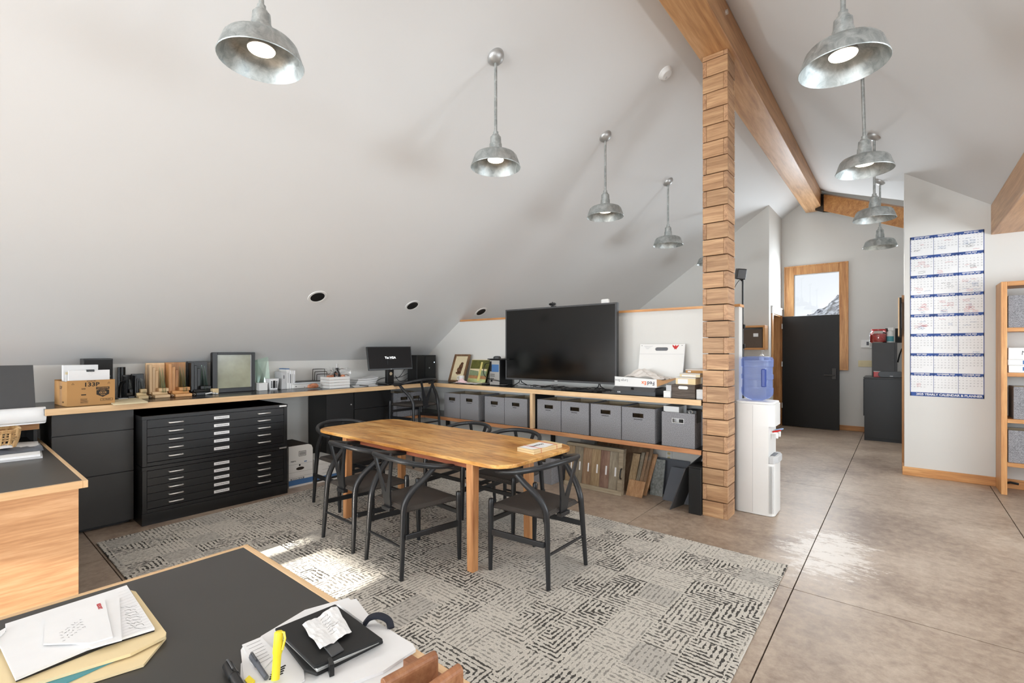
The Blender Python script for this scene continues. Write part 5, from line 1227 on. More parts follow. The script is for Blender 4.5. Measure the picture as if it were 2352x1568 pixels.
def lbl_box(label, x0, x1, y0, y1, z0, z1, body, lx):
    t = thing('sample_box', label, 'box', ((x0+x1)/2, (y0+y1)/2, z0)); obj('box_body', MB().box(x0, x1, y0, y1, z0, z1), body, t, bevel=.002)
    obj('white_label', MB().box(x0+.02, x0+lx, y0-.0015, y0-.0002, z0+.006, z1-.006), M['whitepaper'], t)
    obj('lid', MB().box(x0-.002, x1+.002, y0-.002, y1+.002, z1, z1+.010), M['tissue'], t, bevel=.002)
lbl_box('tan sample box with a white label on the dark-grained box', xa2, xb2-.01, 4.45, 4.62, Z+.129, Z+.185, M['manila'], .115)
lbl_box('cream sample box with white label, second from top of the stack by the column', xa2+.02, xb2+.015, 4.50, 4.64, Z+.196, Z+.222, M['cream'], .15)
lbl_box('brown card box with a pale lid, topmost of the stack by the column', xa2+.055, cx0-.02, 4.56, 4.74, Z+.233, Z+.258, M['card'], .05)

# ------------------------------------------------------------------ under the television counter
# weathered board sample frame
xa, xb = P(1318, 1120, y=4.43).x, P(1428, 1138, y=4.43).x
t = thing('board_sample_rack', 'weathered wood sample panel of upright boards with white tags, on the floor', 'sample board', ((xa+xb)/2, 4.46, 0))
xa -= .12; hB = .462
tilt = lambda z: 4.425+z*.14
def tb_(x0, x1, z0, z1, y0, y1): return MB().hexa([(x0, tilt(z0)+y0, z0), (x1, tilt(z0)+y0, z0), (x1, tilt(z0)+y1, z0), (x0, tilt(z0)+y1, z0), (x0, tilt(z1)+y0, z1), (x1, tilt(z1)+y0, z1), (x1, tilt(z1)+y1, z1), (x0, tilt(z1)+y1, z1)])
obj('frame_rail', tb_(xa, xb, .0008, .045, -.012, .05), M['barnframe'], t, bevel=.003)
obj('frame_rail', tb_(xa, xb, hB-.035, hB, -.012, .05), M['barnframe'], t, bevel=.003)
obj('frame_stile', tb_(xb-.05, xb, .0455, hB-.0355, -.012, .05), M['barnframe'], t, bevel=.003)
nb = 6; ww_ = (xb-.05-xa)/nb
for k in range(nb):
    o = obj('board', tb_(xa+k*ww_+.001, xa+(k+1)*ww_-.001, .0455, hB-.0355, 0, .018+.004*random.random()), M[['barn4', 'barn2', 'barn1', 'barn4', 'barn3', 'barn2'][k]], t, bevel=.002)
    lx = xa+(k+.68)*ww_
    tg = obj('paper_tag', tb_(lx-.008, lx+.008, .18, .27, -.0015, -.0003), M['whitepaper'], o)
hx_ = xb-.012
obj('handle', MB().tube(smooth_path([(hx_, tilt(.27)-.012, .27), (hx_+.005, tilt(.27)-.04, .262), (hx_+.005, tilt(.22)-.048, .22), (hx_+.005, tilt(.18)-.04, .18), (hx_, tilt(.17)-.012, .17)], 5), .007, 8), M['black'], t, smooth=True)
# wide plank behind it
def leaning(name, label, cat, pxl, pxr, yb, yt, z1, m, th=.012, z0=.0006, shear=0.0, group=None):
    x0, x1 = P(pxl, 1130, y=yb).x, P(pxr, 1130, y=yb).x
    mb = MB().hexa([(x0, yb, z0), (x1, yb, z0), (x1, yb+th, z0), (x0, yb+th, z0), (x0+shear, yt, z1), (x1+shear, yt, z1), (x1+shear, yt+th, z1), (x0+shear, yt+th, z1)])
    return tag(obj(name, mb, m, bevel=.0015), label, cat, group)
leaning('grey_plank', 'wide weathered plank leaning behind the board sample panel', 'plank', 1356, 1482, 4.62, 4.80, .50, M['barn1'])
leaning('leaning_board', 'pale grey panel leaning behind the left end of the board sample panel', 'panel', 1318, 1350, 4.64, 4.82, .515, M['greypaper'])
# flooring strips
G2 = 'flooring sample strips under the counter'
def strips(defs):
    for nme, lb, a, b_, yb, yt, z0, z1, m, sh_ in defs: leaning(nme, lb, 'flooring sample', a, b_, yb, yt, z1, M[m], .014, z0, sh_, G2)
strips([('flooring_sample', 'short oak flooring sample lying lowest in front of the strips', 1437, 1474, 4.485, 4.53, .0006, .155, 'oakfloor', .02),
        ('flooring_sample', 'tan flooring strip at the left of the leaning strips', 1437, 1453, 4.52, 4.66, .0006, .40, 'barn4', .02),
        ('flooring_sample', 'grey-brown flooring strip, second of the leaning strips', 1453.5, 1461, 4.52, 4.67, .0006, .42, 'barn2', .03),
        ('flooring_sample', 'brown flooring strip, third of the leaning strips', 1461.5, 1468, 4.52, 4.68, .0006, .43, 'barn1', .035),
        ('flooring_sample', 'dark brown flooring strip, fourth of the leaning strips', 1468.5, 1475, 4.53, 4.72, .0006, .46, 'barn1', .04),
        ('flooring_sample', 'long oak flooring panel at the right of the leaning strips', 1472, 1484, 4.585, 4.75, .0006, .40, 'oakfloor', .055)])
tag(obj('sticker_sheet', MB().add([(-2.15, 4.655, .355), (-1.99, 4.655, .350), (-1.98, 4.672, .395), (-2.14, 4.672, .40)], [(0, 1, 2, 3)]), M['film']), 'silver sticker labels across the tops of the flooring strips', 'sticker')
# stone and grey boards
leaning('stone_tile', 'speckled grey stone tile leaning on the partition', 'tile', 1492, 1521, 4.66, 4.74, .355, M['stone'], .018, .0006, -.0)
bpy.data.objects['stone_tile'].data.transform(Matrix.Identity(4))
leaning('grey_board', 'dark grey board with thin edge leaning behind the stone tile', 'board', 1502, 1580, 4.76, 4.815, .36, M['slate'], .012)
leaning('slate_board', 'blue-grey board leaning in front of the stone tile', 'board', 1521, 1585, 4.575, 4.70, .31, M['slate'], .012, .0006, .045)
p0, p1 = P(1544, 1169, z=0), P(1562, 1152, z=0)
tp0, tp1 = Vector((-1.525, 4.36, .40)), Vector((-1.44, 4.60, .50))
v4 = [Vector((-1.665, 4.335, .0006)), Vector((-1.62, 4.56, .0006)), Vector((-1.45, 4.63, .50)), Vector((-1.535, 4.375, .395))]
nn_ = (v4[1]-v4[0]).cross(v4[3]-v4[0]).normalized()*.008
tag(obj('dark_board', MB().hexa([v4[0], v4[1], v4[1]+nn_, v4[0]+nn_, v4[3], v4[2], v4[2]+nn_, v4[3]+nn_]), M['charcoal']), 'dark board tipped sideways against the tall black box', 'board')
t = thing('tall_black_box', 'tall narrow black box standing on the floor beside the column', 'box', (-1.435, 4.45, 0))
obj('box_body', MB().box(-1.492, -1.383, 4.345, 4.60, .0006, .415), M['matblack'], t, bevel=.004)
obj('lid', MB().box(-1.494, -1.382, 4.343, 4.602, .4155, .43), M['matblack'], t, bevel=.004)
# outlet
oc = P(1537, 1046, y=PY0)
t = thing('wall_outlet', 'white double outlet low on the partition wall', 'outlet', oc)
obj('plate', MB().box(oc.x-.035, oc.x+.035, PY0-.006, PY0, oc.z-.058, oc.z+.058), M['white'], t, bevel=.003)
for s in (-.024, .024):
    obj('socket', MB().lathe([(.001, .001), (.017, .001)], (oc.x, PY0-.0065, oc.z+s), 18, Matrix.Rotation(PI/2, 3, 'X')), M['switch'], t)
    obj('slot', MB().box(oc.x-.008, oc.x-.005, PY0-.009, PY0-.0076, oc.z+s-.006, oc.z+s+.006).box(oc.x+.005, oc.x+.008, PY0-.009, PY0-.0076, oc.z+s-.006, oc.z+s+.006), M['black'], t)

# ------------------------------------------------------------------ white file boxes right of the plan chest
def barcode(t, x, y0, y1, z0, z1):
    mb = MB(); e = .004
    mb.box(x, x+.0006, y0, y1, z0, z0+e).box(x, x+.0006, y0, y1, z1-e, z1).box(x, x+.0006, y0, y0+e, z0+e, z1-e).box(x, x+.0006, y1-e, y1, z0+e, z1-e)
    yy = y0+.012
    while yy < y1-.012:
        w_ = random.choice([.002, .003, .005]); mb.box(x, x+.0006, yy, yy+w_, z0+.01, z1-.01); yy += w_+.004
    obj('barcode', mb, M['pure_ink'], t)['kind'] = 'stuff'
fx_ = -5.06
t = thing('file_box', 'tall white archive box with blue base stripe beside the plan chest', 'box', (fx_-.18, 2.53, 0))
y0_, y1_ = 2.40, 2.668; h_ = P(690, 1022, x=fx_).z
pr = [(y0_, .0006), (y1_, .0006), (y1_, h_-.05), (y1_-.015, h_-.015), (y1_-.05, h_), (y0_, h_)]
obj('box_body', MB().prism([(fx_, y, z) for y, z in pr], (-.40, 0, 0)), M['white'], t)
obj('lid_top', MB().box(fx_-.40, fx_-.004, y0_+.002, y1_-.04, h_, h_+.003), M['gap'], t)
obj('blue_stripe', MB().box(fx_, fx_+.0006, y0_, y1_, .022, .078), M['bluestripe'], t)
barcode(t, fx_, y0_+.11, y0_+.19, h_-.12, h_-.065)
lm = MB()
for z in (.245, .16, .11): lm.box(fx_, fx_+.0005, y0_, y1_, z, z+.0015)
lm.box(fx_, fx_+.0006, y0_+.02, y0_+.17, .078, .098); obj('printing', lm, M['greyink'], t)['kind'] = 'stuff'
mb = MB(); letters(mb, 'BANKERS BOX', .019, (fx_+.0012, y0_+.095, .088), (0, 1, 0), (0, 0, 1), .0006); obj('lettering', mb, M['whitepaper'], t)
mb = MB(); letters(mb, 'PRESTO', .016, (fx_+.0012, y0_+.05, .30-.02), (0, 1, 0), (0, 0, 1), .0006); obj('lettering', mb, M['pure_ink'], t)
obj('blue_flag', MB().box(fx_, fx_+.0006, y0_+.17, y0_+.20, .258, .268), M['bluestripe'], t)
hm = MB().prism([(fx_+.0003, y0_+.125+.045*math.cos(a), .195+.017*math.sin(a)) for a in [2*PI*i/20 for i in range(20)]], (.0008, 0, 0)); obj('grip_hole', hm, M['gap'], t)
obj('peg', MB().cyl((fx_, y0_+.12, .232), (fx_+.001, y0_+.12, .232), .010), M['black'], t)
fx2 = -5.02; t = thing('file_box', 'low white archive box with lid, behind the left-end chair', 'box', (fx2-.2, 2.86, 0))
obj('box_body', MB().box(fx2-.38, fx2, 2.70, 2.95, .0006, .205), M['white'], t)
obj('lid', MB().box(fx2-.385, fx2+.004, 2.695, 2.955, .205, .255), M['white'], t, bevel=.004)
obj('blue_stripe', MB().box(fx2, fx2+.0006, 2.70, 2.95, .02, .07).box(fx2-.38, fx2, 2.6994, 2.70, .02, .07), M['bluestripe'], t)
obj('printing', MB().box(fx2, fx2+.0006, 2.76, 2.84, .10, .102).box(fx2, fx2+.0006, 2.76, 2.84, .14, .142).box(fx2-.1, fx2-.02, 2.6994, 2.70, .07, .085), M['greyink'], t)['kind'] = 'stuff'
mb = MB(); letters(mb, 'A/S 5', .03, (fx2+.0012, 2.86, .165), (0, 1, 0), (0, 0, 1)); obj('lettering', mb, M['pure_ink'], t)

# ------------------------------------------------------------------ book on the table
TZ = tz+.0006
q4 = [P(1188, 1037, z=TZ), P(1225, 1044, z=TZ), P(1291, 1026, z=TZ), P(1248, 1014, z=TZ)]
t = thing('wrapped_planks', 'string-tied stack of pale wood slices with a printed white label on the table', 'sample pack', sum(q4, Vector())/4)
q4 = [P(1188, 1036, z=TZ), P(1226, 1044, z=TZ), P(1291, 1027, z=TZ), P(1250, 1019, z=TZ)]
for k in range(2):
    z0, z1 = TZ+.015*k, TZ+.015*(k+1)-.001
    obj('wood_slice', MB().hexa([Vector((p.x, p.y, z0)) for p in q4]+[Vector((p.x, p.y, z1)) for p in q4]), M['pale'], t, bevel=.001)
def tq(u, v, z): 
    p = (q4[0]*(1-u)+q4[1]*u)*(1-v)+(q4[3]*(1-u)+q4[2]*u)*v; return Vector((p.x, p.y, z))
zt = TZ+.0292
obj('label_sheet', MB().add([tq(.05, .03, zt), tq(.8, .05, zt), tq(.95, .45, zt), tq(.85, .8, zt), tq(.1, .75, zt)], [(0, 1, 2, 3, 4)]), M['whitepaper'], t)
mb = MB(); exx = (tq(.5, 1, zt)-tq(.5, 0, zt)).normalized(); letters(mb, 'Bamboo', .045, tq(.42, .45, zt+.0008), exx, (tq(0, .5, zt)-tq(1, .5, zt)).normalized(), .0008); obj('lettering', mb, M['pure_ink'], t)
for v in (.25, .8): obj('string', MB().tube([tq(-.01, v, TZ), tq(-.01, v, zt+.001), tq(1.01, v, zt+.001), tq(1.01, v, TZ)], .0014, 6), M['red'], t)

# ------------------------------------------------------------------ desks in front
DZ0 = .75
dk = thing('corner_desk', 'black-topped desk with maple edge and veneer end panel at the left', 'desk', (-4.6, -.3, 0))
ex_, ey_ = -3.535, .547
obj('top', MB().box(XL+.01, ex_-.022, -1.1, ey_-.022, DZ0-.028, DZ0), M['laminate'], dk)
obj('edge_band', MB().box(XL+.01, ex_, ey_-.022, ey_, DZ0-.04, DZ0+.0006), M['edgex'], dk, bevel=.002)
obj('edge_band', MB().box(ex_-.022, ex_, -1.1, ey_-.022, DZ0-.04, DZ0+.0006), M['edge'], dk, bevel=.002)
obj('end_panel', MB().box(ex_-.06, ex_-.035, -1.08, ey_-.035, 0, DZ0-.0405), M['panel'], dk, bevel=.001)
obj('back_panel', MB().box(XL+.03, ex_-.061, ey_-.06, ey_-.035, 0, DZ0-.0405), M['blackcab'], dk)
obj('end_panel', MB().box(-5.0, -4.975, -1.08, ey_-.061, 0, DZ0-.0405), M['panel'], dk)
fd = thing('foreground_desk', 'black-topped desk with maple edge in the foreground', 'desk', (-.6, 0, 0))
fx0, fy1_ = -1.905, .747
obj('top', MB().box(fx0+.022, .3, -1.3, fy1_-.022, DZ0-.028, DZ0), M['laminate'], fd)
obj('edge_band', MB().box(fx0, .3, fy1_-.022, fy1_, DZ0-.04, DZ0+.0006), M['edgex'], fd, bevel=.002)
obj('edge_band', MB().box(fx0, fx0+.022, -1.3, fy1_-.022, DZ0-.04, DZ0+.0006), M['edge'], fd, bevel=.002)
obj('end_panel', MB().box(fx0+.05, fx0+.075, -1.28, fy1_-.04, 0, DZ0-.0405), M['panel'], fd)
obj('end_panel', MB().box(.22, .245, -1.28, fy1_-.04, 0, DZ0-.0405), M['panel'], fd)

# --- left hutch with charcoal board, paper roll, basket, blocks
hu = thing('raised_shelf', 'raised maple-edged shelf behind the left desk, holding the charcoal board', 'shelf', (-5.4, -.2, .75))
obj('board', MB().box(XL+.01, -5.18, -1.1, .515, .868, .918), M['firy'], hu)
obj('support', MB().box(XL+.02, XL+.05, -1.08, .51, DZ0+.0008, .868).box(XL+.05, -5.25, .49, .51, DZ0+.0008, .868), M['blackcab'], hu)
SZ = .9186
v_ = [P(-20, 948, x=-5.24), P(84, 942, x=-5.24), P(76, 838, x=-5.36), P(-20, 838, x=-5.36)]
bz_ = SZ
pa = Vector((-5.26, .08, SZ)); pb = P(84, 945, x=-5.26); pb.z = SZ; pc = P(76, 838, x=-5.38); pd = Vector((-5.38, .05, pc.z))
nb_ = Vector((-.012, 0, -.002))
tag(obj('charcoal_board', MB().hexa([pa, pb, pb+nb_, pa+nb_, pd, pc, pc+nb_, pd+nb_]), M['charcoal'], bevel=.001), 'large charcoal board leaning back on the raised shelf at the left edge', 'board')
t = thing('paper_roll', 'white roll of drawing paper lying in front of the charcoal board', 'paper roll', (-5.05, .3, SZ))
r0 = P(0, 962, x=-5.02); r1 = P(104, 956, x=-5.02)
rr = .062; ra = Vector((-5.14, .15, SZ+.062)); rb = P(104, 956, x=-5.14); rb.z = SZ+.062
obj('outer_sheet', MB().tube([ra+Vector((0, -.3, 0)), rb], rr, 22), M['whitepaper'], t, smooth=True)
obj('core_hole', MB().lathe([(.001, 0), (.04, 0)], rb+Vector((0, .001, 0)), 20, Matrix.Rotation(-PI/2, 3, 'X')), M['tissue'], t)
obj('loose_edge', MB().add([ra+Vector((.05, -.3, -.05)), rb+Vector((.05, 0, -.05)), rb+Vector((.066, -.01, -.058)), ra+Vector((.066, -.3, -.058))], [(0, 1, 2, 3)]), M['whitepaper'], t)
cc_ = P(97, 935, x=-5.4); t = tag(obj('wood_block', MB().box(-5.46, -5.28, .455, .522, SZ, 1.004), M['edge'], bevel=.003), 'maple block on the raised shelf beside the charcoal board', 'block')
tag(obj('cream_block', MB().box(-5.46, -5.33, .45, .50, 1.0045, 1.075), M['manila'], bevel=.004), 'cream block resting on the maple block at the counter end', 'block')
# wicker basket
bc0 = Vector((-5.03, .255, DZ0+.001)); t = thing('wicker_basket', 'honey wicker basket on the left desk under the paper roll', 'basket', bc0)
ra_, rb_ = .105, .14; hb_ = .15
NS = 22
def bpos(a, f): 
    r_ = ra_+(rb_-ra_)*f+.008*math.sin(f*PI); 
    c_, s_ = math.cos(a), math.sin(a); k_ = (abs(c_)**4+abs(s_)**4)**-.25
    return bc0+Vector((r_*1.1*c_*k_, r_*s_*k_, f*hb_+.008))
for i in range(NS):
    a = 2*PI*i/NS; obj('upright_cane', MB().tube([bpos(a, f/5) for f in range(6)], .0065, 6), M['wicker'], t, smooth=True)
for f in (0, .14, .55, .66, .92, 1.0): obj('woven_band', MB().tube([bpos(2*PI*i/40, f)+Vector((0, 0, .003*math.sin(i*PI/1.0))) for i in range(41)], .0085 if f >= .92 else .006, 6), M['wicker'], t, smooth=True)
obj('basket_floor', MB().prism([bpos(2*PI*i/24, 0) for i in range(24)], (0, 0, .004)), M['wicker'], t)
obj('corner_knob', MB().lathe([(.001, .018), (.012, .012), (.014, 0), (.012, -.03)], bpos(PI/4, 1), 12), M['wicker'], t, smooth=True)
# papers and crumpled bag on left desk
q0 = [P(-40, 1068, z=DZ0), P(98, 1052, z=DZ0), P(92, 1021, z=DZ0), P(-40, 1030, z=DZ0)]
for k, (m_, lb) in enumerate((('greypaper', 'grey lowest paper stack on the left desk'), ('whitepaper', 'white paper stack on top of the grey stack, left desk'))):
    z0 = DZ0+.001+.014*k; i2 = .01*k
    tag(obj('paper_stack', MB().hexa([Vector((p.x-i2, p.y-i2, z0)) for p in q0]+[Vector((p.x-i2, p.y-i2, z0+.0135)) for p in q0]), M[m_]), lb, 'paper')
cq = P(40, 1035, z=DZ0+.03)
tag(obj('plastic_bag', MB().grid(lambda u, v: (cq.x-.13+.24*u, cq.y-.26+.38*v, DZ0+.0305+.022*math.sin(u*PI)*(.6+.4*math.sin(v*11+u*5))+.006*math.sin(v*25)*math.sin(u*19)), 12, 18), M['slate'], smooth=True), 'crumpled grey plastic mailer on the left desk papers', 'bag')
tag(obj('white_card', MB().obox(cq+Vector((.0, -.16, .035)), (.05, .13, .002), Matrix.Rotation(.1, 3, 'Z')), M['whitepaper']), 'white card lying on the grey mailer on the left desk', 'card')

# --- papers on the foreground desk (left pile)
FZ = DZ0+.001
def flat(name, label, cat, pix, z0, th, m, parent=None, grp=None, bev=0):
    p = [P(a, b_, z=z0+th) for a, b_ in pix]
    mb = MB().prism([Vector((v.x, v.y, z0)) for v in p], (0, 0, th))
    o = obj(name, mb, m, parent, bevel=bev)
    if parent is None: tag(o, label, cat, grp)
    return o
flat('manila_folder', 'lowest manila folder of the foreground paper pile', 'folder', [(90, 1600), (330, 1525), (382, 1462), (352, 1430), (250, 1395), (0, 1500), (-40, 1580)], FZ, .006, M['manila'])
flat('teal_folder', 'folder with a teal edge inside the foreground paper pile', 'folder', [(80, 1600), (340, 1480), (350, 1462), (300, 1400), (60, 1450), (-40, 1540)], FZ+.0065, .003, M['teal'])
flat('manila_folder', 'upper manila folder with worn corner in the foreground paper pile', 'folder', [(40, 1580), (300, 1500), (380, 1460), (382, 1452), (312, 1358), (290, 1352), (20, 1440), (-40, 1560)], FZ+.0100, .007, M['manila'])
flat('notebook', 'black-backed lined notebook on the manila folders', 'notebook', [(36, 1560), (240, 1480), (355, 1444), (292, 1343), (262, 1353), (12, 1432)], FZ+.0175, .006, M['black'])
o = flat('writing_pad', 'white ruled writing pad on the black-backed notebook', 'pad', [(36, 1557), (200, 1488), (355, 1441), (291, 1343), (262, 1353), (12, 1432), (14, 1450), (-10, 1460)], FZ+.024, .006, M['whitepaper'])
rl = MB()
for k in range(16):
    a = P(275+k*1.0*3.4, 1358+k*5.2, z=FZ+.0303); b_ = P(293+k*4.0, 1350+k*5.6, z=FZ+.0303)
    a = P(270+k*.9, 1362+k*6.6, z=FZ+.0303); b_ = P(296+k*3.6, 1352+k*5.6, z=FZ+.0303)
    rl.ribbon([a, b_], .0008, (0, 0, 1))
obj('ruled_lines', rl, M['greypaper'], o)['kind'] = 'stuff'
hw_ = MB(); random.seed(4)
for k in range(9):
    a = P(281+k*2.2, 1395+k*6, z=FZ+.0304); pts = [a+Vector((random.uniform(-.006, .006)+j*.003, .012*j*.3+random.uniform(-.003, .003), 0)) for j in range(8)]
    hw_.ribbon(pts, .0009, (0, 0, 1))
obj('handwriting', hw_, M['pure_ink'], o)['kind'] = 'stuff'
o = flat('envelope', 'long white envelope tucked under the addressed envelope', 'envelope', [(212, 1486), (280, 1468), (274, 1372), (180, 1392), (150, 1470)], FZ+.0305, .003, M['whitepaper'])
o = flat('envelope', 'addressed white envelope with red return print on the paper pile', 'envelope', [(100, 1478), (212, 1475), (259, 1461), (240, 1376), (104, 1414)], FZ+.034, .003, M['whitepaper'])
tx = MB(); pa_ = P(228, 1392, z=FZ+.0376); letters(tx, 'RESORT', .011, pa_, (P(233, 1404, z=FZ+.0376)-pa_), (P(240, 1388, z=FZ+.0376)-pa_), .0006); obj('return_address', tx, M['redink'], o)
hw_ = MB()
for k in range(4):
    for j in range(6):
        a = P(140+j*9+k*2, 1452-j*6+k*6, z=FZ+.0375); hw_.ribbon([a+Vector((random.uniform(-.004, .004), random.uniform(-.004, .004), 0)) for _ in range(4)], .0009, (0, 0, 1))
obj('handwriting', hw_, M['greyink'], o)['kind'] = 'stuff'
flat('loose_paper', 'white paper at the lower left edge of the foreground pile', 'paper', [(-60, 1520), (12, 1450), (14, 1440), (0, 1448), (-60, 1470)], FZ+.0305, .002, M['whitepaper'])

# --- right pile: papers, tablet case, receipt, pens, wooden rack
flat('document', 'white documents spread furthest right under the tablet case', 'paper', [(550, 1640), (900, 1568), (954, 1487), (880, 1440), (800, 1372), (700, 1400), (600, 1460), (553, 1524)], FZ, .004, M['whitepaper'])
flat('document', 'ruled white paper at the left of the tablet case with black bars', 'paper', [(560, 1560), (640, 1600), (700, 1560), (690, 1480), (632, 1448), (560, 1480), (553, 1492)], FZ+.0045, .003, M['whitepaper'])
flat('document', 'white note pad with rounded corner right of the tablet case', 'paper', [(720, 1600), (880, 1540), (955, 1490), (948, 1478), (870, 1430), (760, 1450)], FZ+.0045, .007, M['whitepaper'])
flat('document', 'pale sheet behind the tablet case on the desk edge', 'paper', [(775, 1386), (818, 1374), (852, 1418), (836, 1430)], FZ+.0045, .006, M['whitepaper'])
o = flat('printed_invoice', 'printed sheet with text lines under the highlighter', 'paper', [(556, 1480), (600, 1462), (640, 1500), (600, 1540), (575, 1520)], FZ+.008, .002, M['whitepaper'])
tx = MB()
for k in range(7):
    a = P(566+k*5, 1484+k*6.5, z=FZ+.0103); b_ = P(598+k*4, 1470+k*6.5, z=FZ+.0103); tx.ribbon([a, b_], .0012, (0, 0, 1))
obj('text_lines', tx, M['greyink'], o)['kind'] = 'stuff'
tx = MB()
for k in range(4):
    a = P(618+k*2, 1560-k*5.5, z=FZ+.0080); b_ = P(650+k*2, 1545-k*6, z=FZ+.0080); tx.ribbon([a, b_], .005, (0, 0, 1))
tag(obj('barred_slip', tx, M['pure_ink']), 'slip with bold black bars beside the highlighter', 'paper')
# tablet in a folio
tq4 = [(631, 1442), (770, 1386), (880, 1466), (722, 1530)]
t = thing('tablet_folio', 'black tablet in a closed folio case on the papers', 'tablet', P(750, 1460, z=FZ+.012))
flat('back_cover', '', '', [(632, 1449), (771, 1390), (881, 1470), (728, 1546), (700, 1536)], FZ+.012, .008, M['matblack'], t, bev=.003)
flat('tablet_body', '', '', [(640, 1452), (770, 1396), (872, 1469), (728, 1536)], FZ+.0205, .009, M['steel'], t, bev=.003)
flat('front_cover', '', '', tq4, FZ+.030, .007, M['matblack'], t, bev=.003)
flat('clasp', '', '', [(752, 1511), (761, 1507), (768, 1524), (757, 1528)], FZ+.012, .026, M['black'], t)
flat('closure_strap', '', '', [(718, 1452), (752, 1442), (790, 1490), (762, 1506)], FZ+.0375, .004, M['charcoal'], t, bev=.001)
# crumpled receipt on the folio
rq = [P(694, 1442, z=FZ+.04), P(774, 1396, z=FZ+.04), P(808, 1456, z=FZ+.04), P(735, 1498, z=FZ+.04)]
def rec(u, v):
    p = (rq[0]*(1-u)+rq[1]*u)*(1-v)+(rq[3]*(1-u)+rq[2]*u)*v
    return (p.x, p.y, FZ+.0425+.007*abs(math.sin(u*5+1))*abs(math.cos(v*4))+.002*math.sin(u*13+v*7)**2)
rc = tag(obj('receipt', MB().grid(rec, 12, 10), M['whitepaper']), 'crumpled white receipt held on top of the tablet folio', 'receipt')
hw_ = MB()
for k in range(7):
    v = .15+k*.1; pts = [Vector(rec(.45+j*.03, v+random.uniform(-.02, .02)))+Vector((0, 0, .001)) for j in range(random.randint(7, 14))]; hw_.ribbon(pts, .0009, (0, 0, 1))
obj('handwriting', hw_, M['pure_ink'], rc)['kind'] = 'stuff'
# black strap ring of the organiser
sa = P(845, 1430, z=FZ+.02); t = tag(obj('headset_band', MB().tube(smooth_path([P(838, 1432, z=FZ+.015), P(850, 1418, z=FZ+.03), P(872, 1414, z=FZ+.035), P(892, 1424, z=FZ+.025), P(898, 1442, z=FZ+.012)], 6), .011, 8, flat=.6), plain('navy_fabric', rgb(30, 34, 46), .8), smooth=True), 'dark navy curved band poking out behind the tablet folio', 'headband')
# highlighter
ha = P(632, 1600, z=FZ+.02); hb2 = P(640, 1446, z=FZ+.13)
ha = Vector((-.80, .205, FZ+.013)); 
def seg(p, q, t_): return p+(q-p)*t_
pt_ = P(641, 1448, z=FZ+.105); pb_ = P(633, 1560, z=FZ+.013); pb_ = pb_+(pb_-pt_)*.05; pb_.z = FZ+.0135
t = thing('highlighter', 'yellow highlighter standing slanted on the papers', 'highlighter', pb_)
obj('barrel', MB().tube([pb_, seg(pb_, pt_, .5), seg(pb_, pt_, .55), seg(pb_, pt_, .97), pt_], [.0085, .0085, .010, .0095, .006], 14), M['yellow'], t, smooth=True)
sv_ = Vector((.012, .006, 0)); obj('pocket_clip', MB().tube([pt_-Vector((0, 0, .002)), seg(pb_, pt_, .98)+sv_, seg(pb_, pt_, .86)+sv_*1.25, seg(pb_, pt_, .62)+sv_*.9], .0025, 6), M['yellow'], t, smooth=True)
# marker pens
for (a, b_, r_, m_, nme, lb, tip) in (((520, 1524, .012), (560, 1590, .012), .0105, 'black', 'marker_pen', 'thick black marker at the lower edge of the desk', None), ((576, 1504, .014), (612, 1556, .014), .006, 'slate', 'ballpoint_pen', 'dark grey pen lying on the papers beside the highlighter', None)):
    p0, p1 = P(a[0], a[1], z=FZ+a[2]), P(b_[0], b_[1], z=FZ+b_[2])
    t = thing(nme, lb, 'pen', p0); obj('barrel', MB().tube([p0, seg(p0, p1, .06), seg(p0, p1, .45), seg(p0, p1, .46), p1], [r_*.6, r_, r_*1.05, r_*.9, r_*.85], 12), M[m_], t, smooth=True)
    obj('pocket_clip', MB().tube([seg(p0, p1, .03)+Vector((0, 0, r_)), seg(p0, p1, .1)+Vector((0, 0, r_+.004)), seg(p0, p1, .4)+Vector((0, 0, r_+.003))], .0022, 6), M['charcoal'], t)
flat('sticky_flag', 'small yellow sticky flag beside the black marker', 'sticky note', [(562, 1560), (572, 1550), (586, 1562), (574, 1576)], FZ+.0085, .004, M['yellow'])
# wooden desk rack
t = thing('wooden_rack', 'oiled wooden desk rack with two rounded rails at the right desk corner', 'desk rack', P(980, 1540, z=FZ))
for (a, b_) in (((1000, 1506), (880, 1572)), ((1056, 1536), (965, 1600))):
    p0, p1 = P(a[0], a[1], z=FZ+.055), P(b_[0], b_[1], z=FZ+.055); d_ = (p1-p0).normalized(); s_ = Vector((-d_.y, d_.x, 0))*.012
    pts = []
    for an in [PI*i/8 for i in range(9)]: pts.append((s_.normalized()*(.012*math.cos(an))+Vector((0, 0, .012*math.sin(an)))))
    base_ = [s_.normalized()*.012+Vector((0, 0, -.054)), ]+pts+[-s_.normalized()*.012+Vector((0, 0, -.054))]
    obj('rail', MB().prism([p0+v for v in base_], p1-p0), M['oiledwood'], t, bevel=.002)
pA, pB = P(985, 1528, z=FZ+.006), P(1040, 1552, z=FZ+.006)
obj('cross_bar', MB().obox((pA+pB)/2+Vector((-.02, -.03, .004)), (.06, .012, .009)), M['oiledwood'], t)

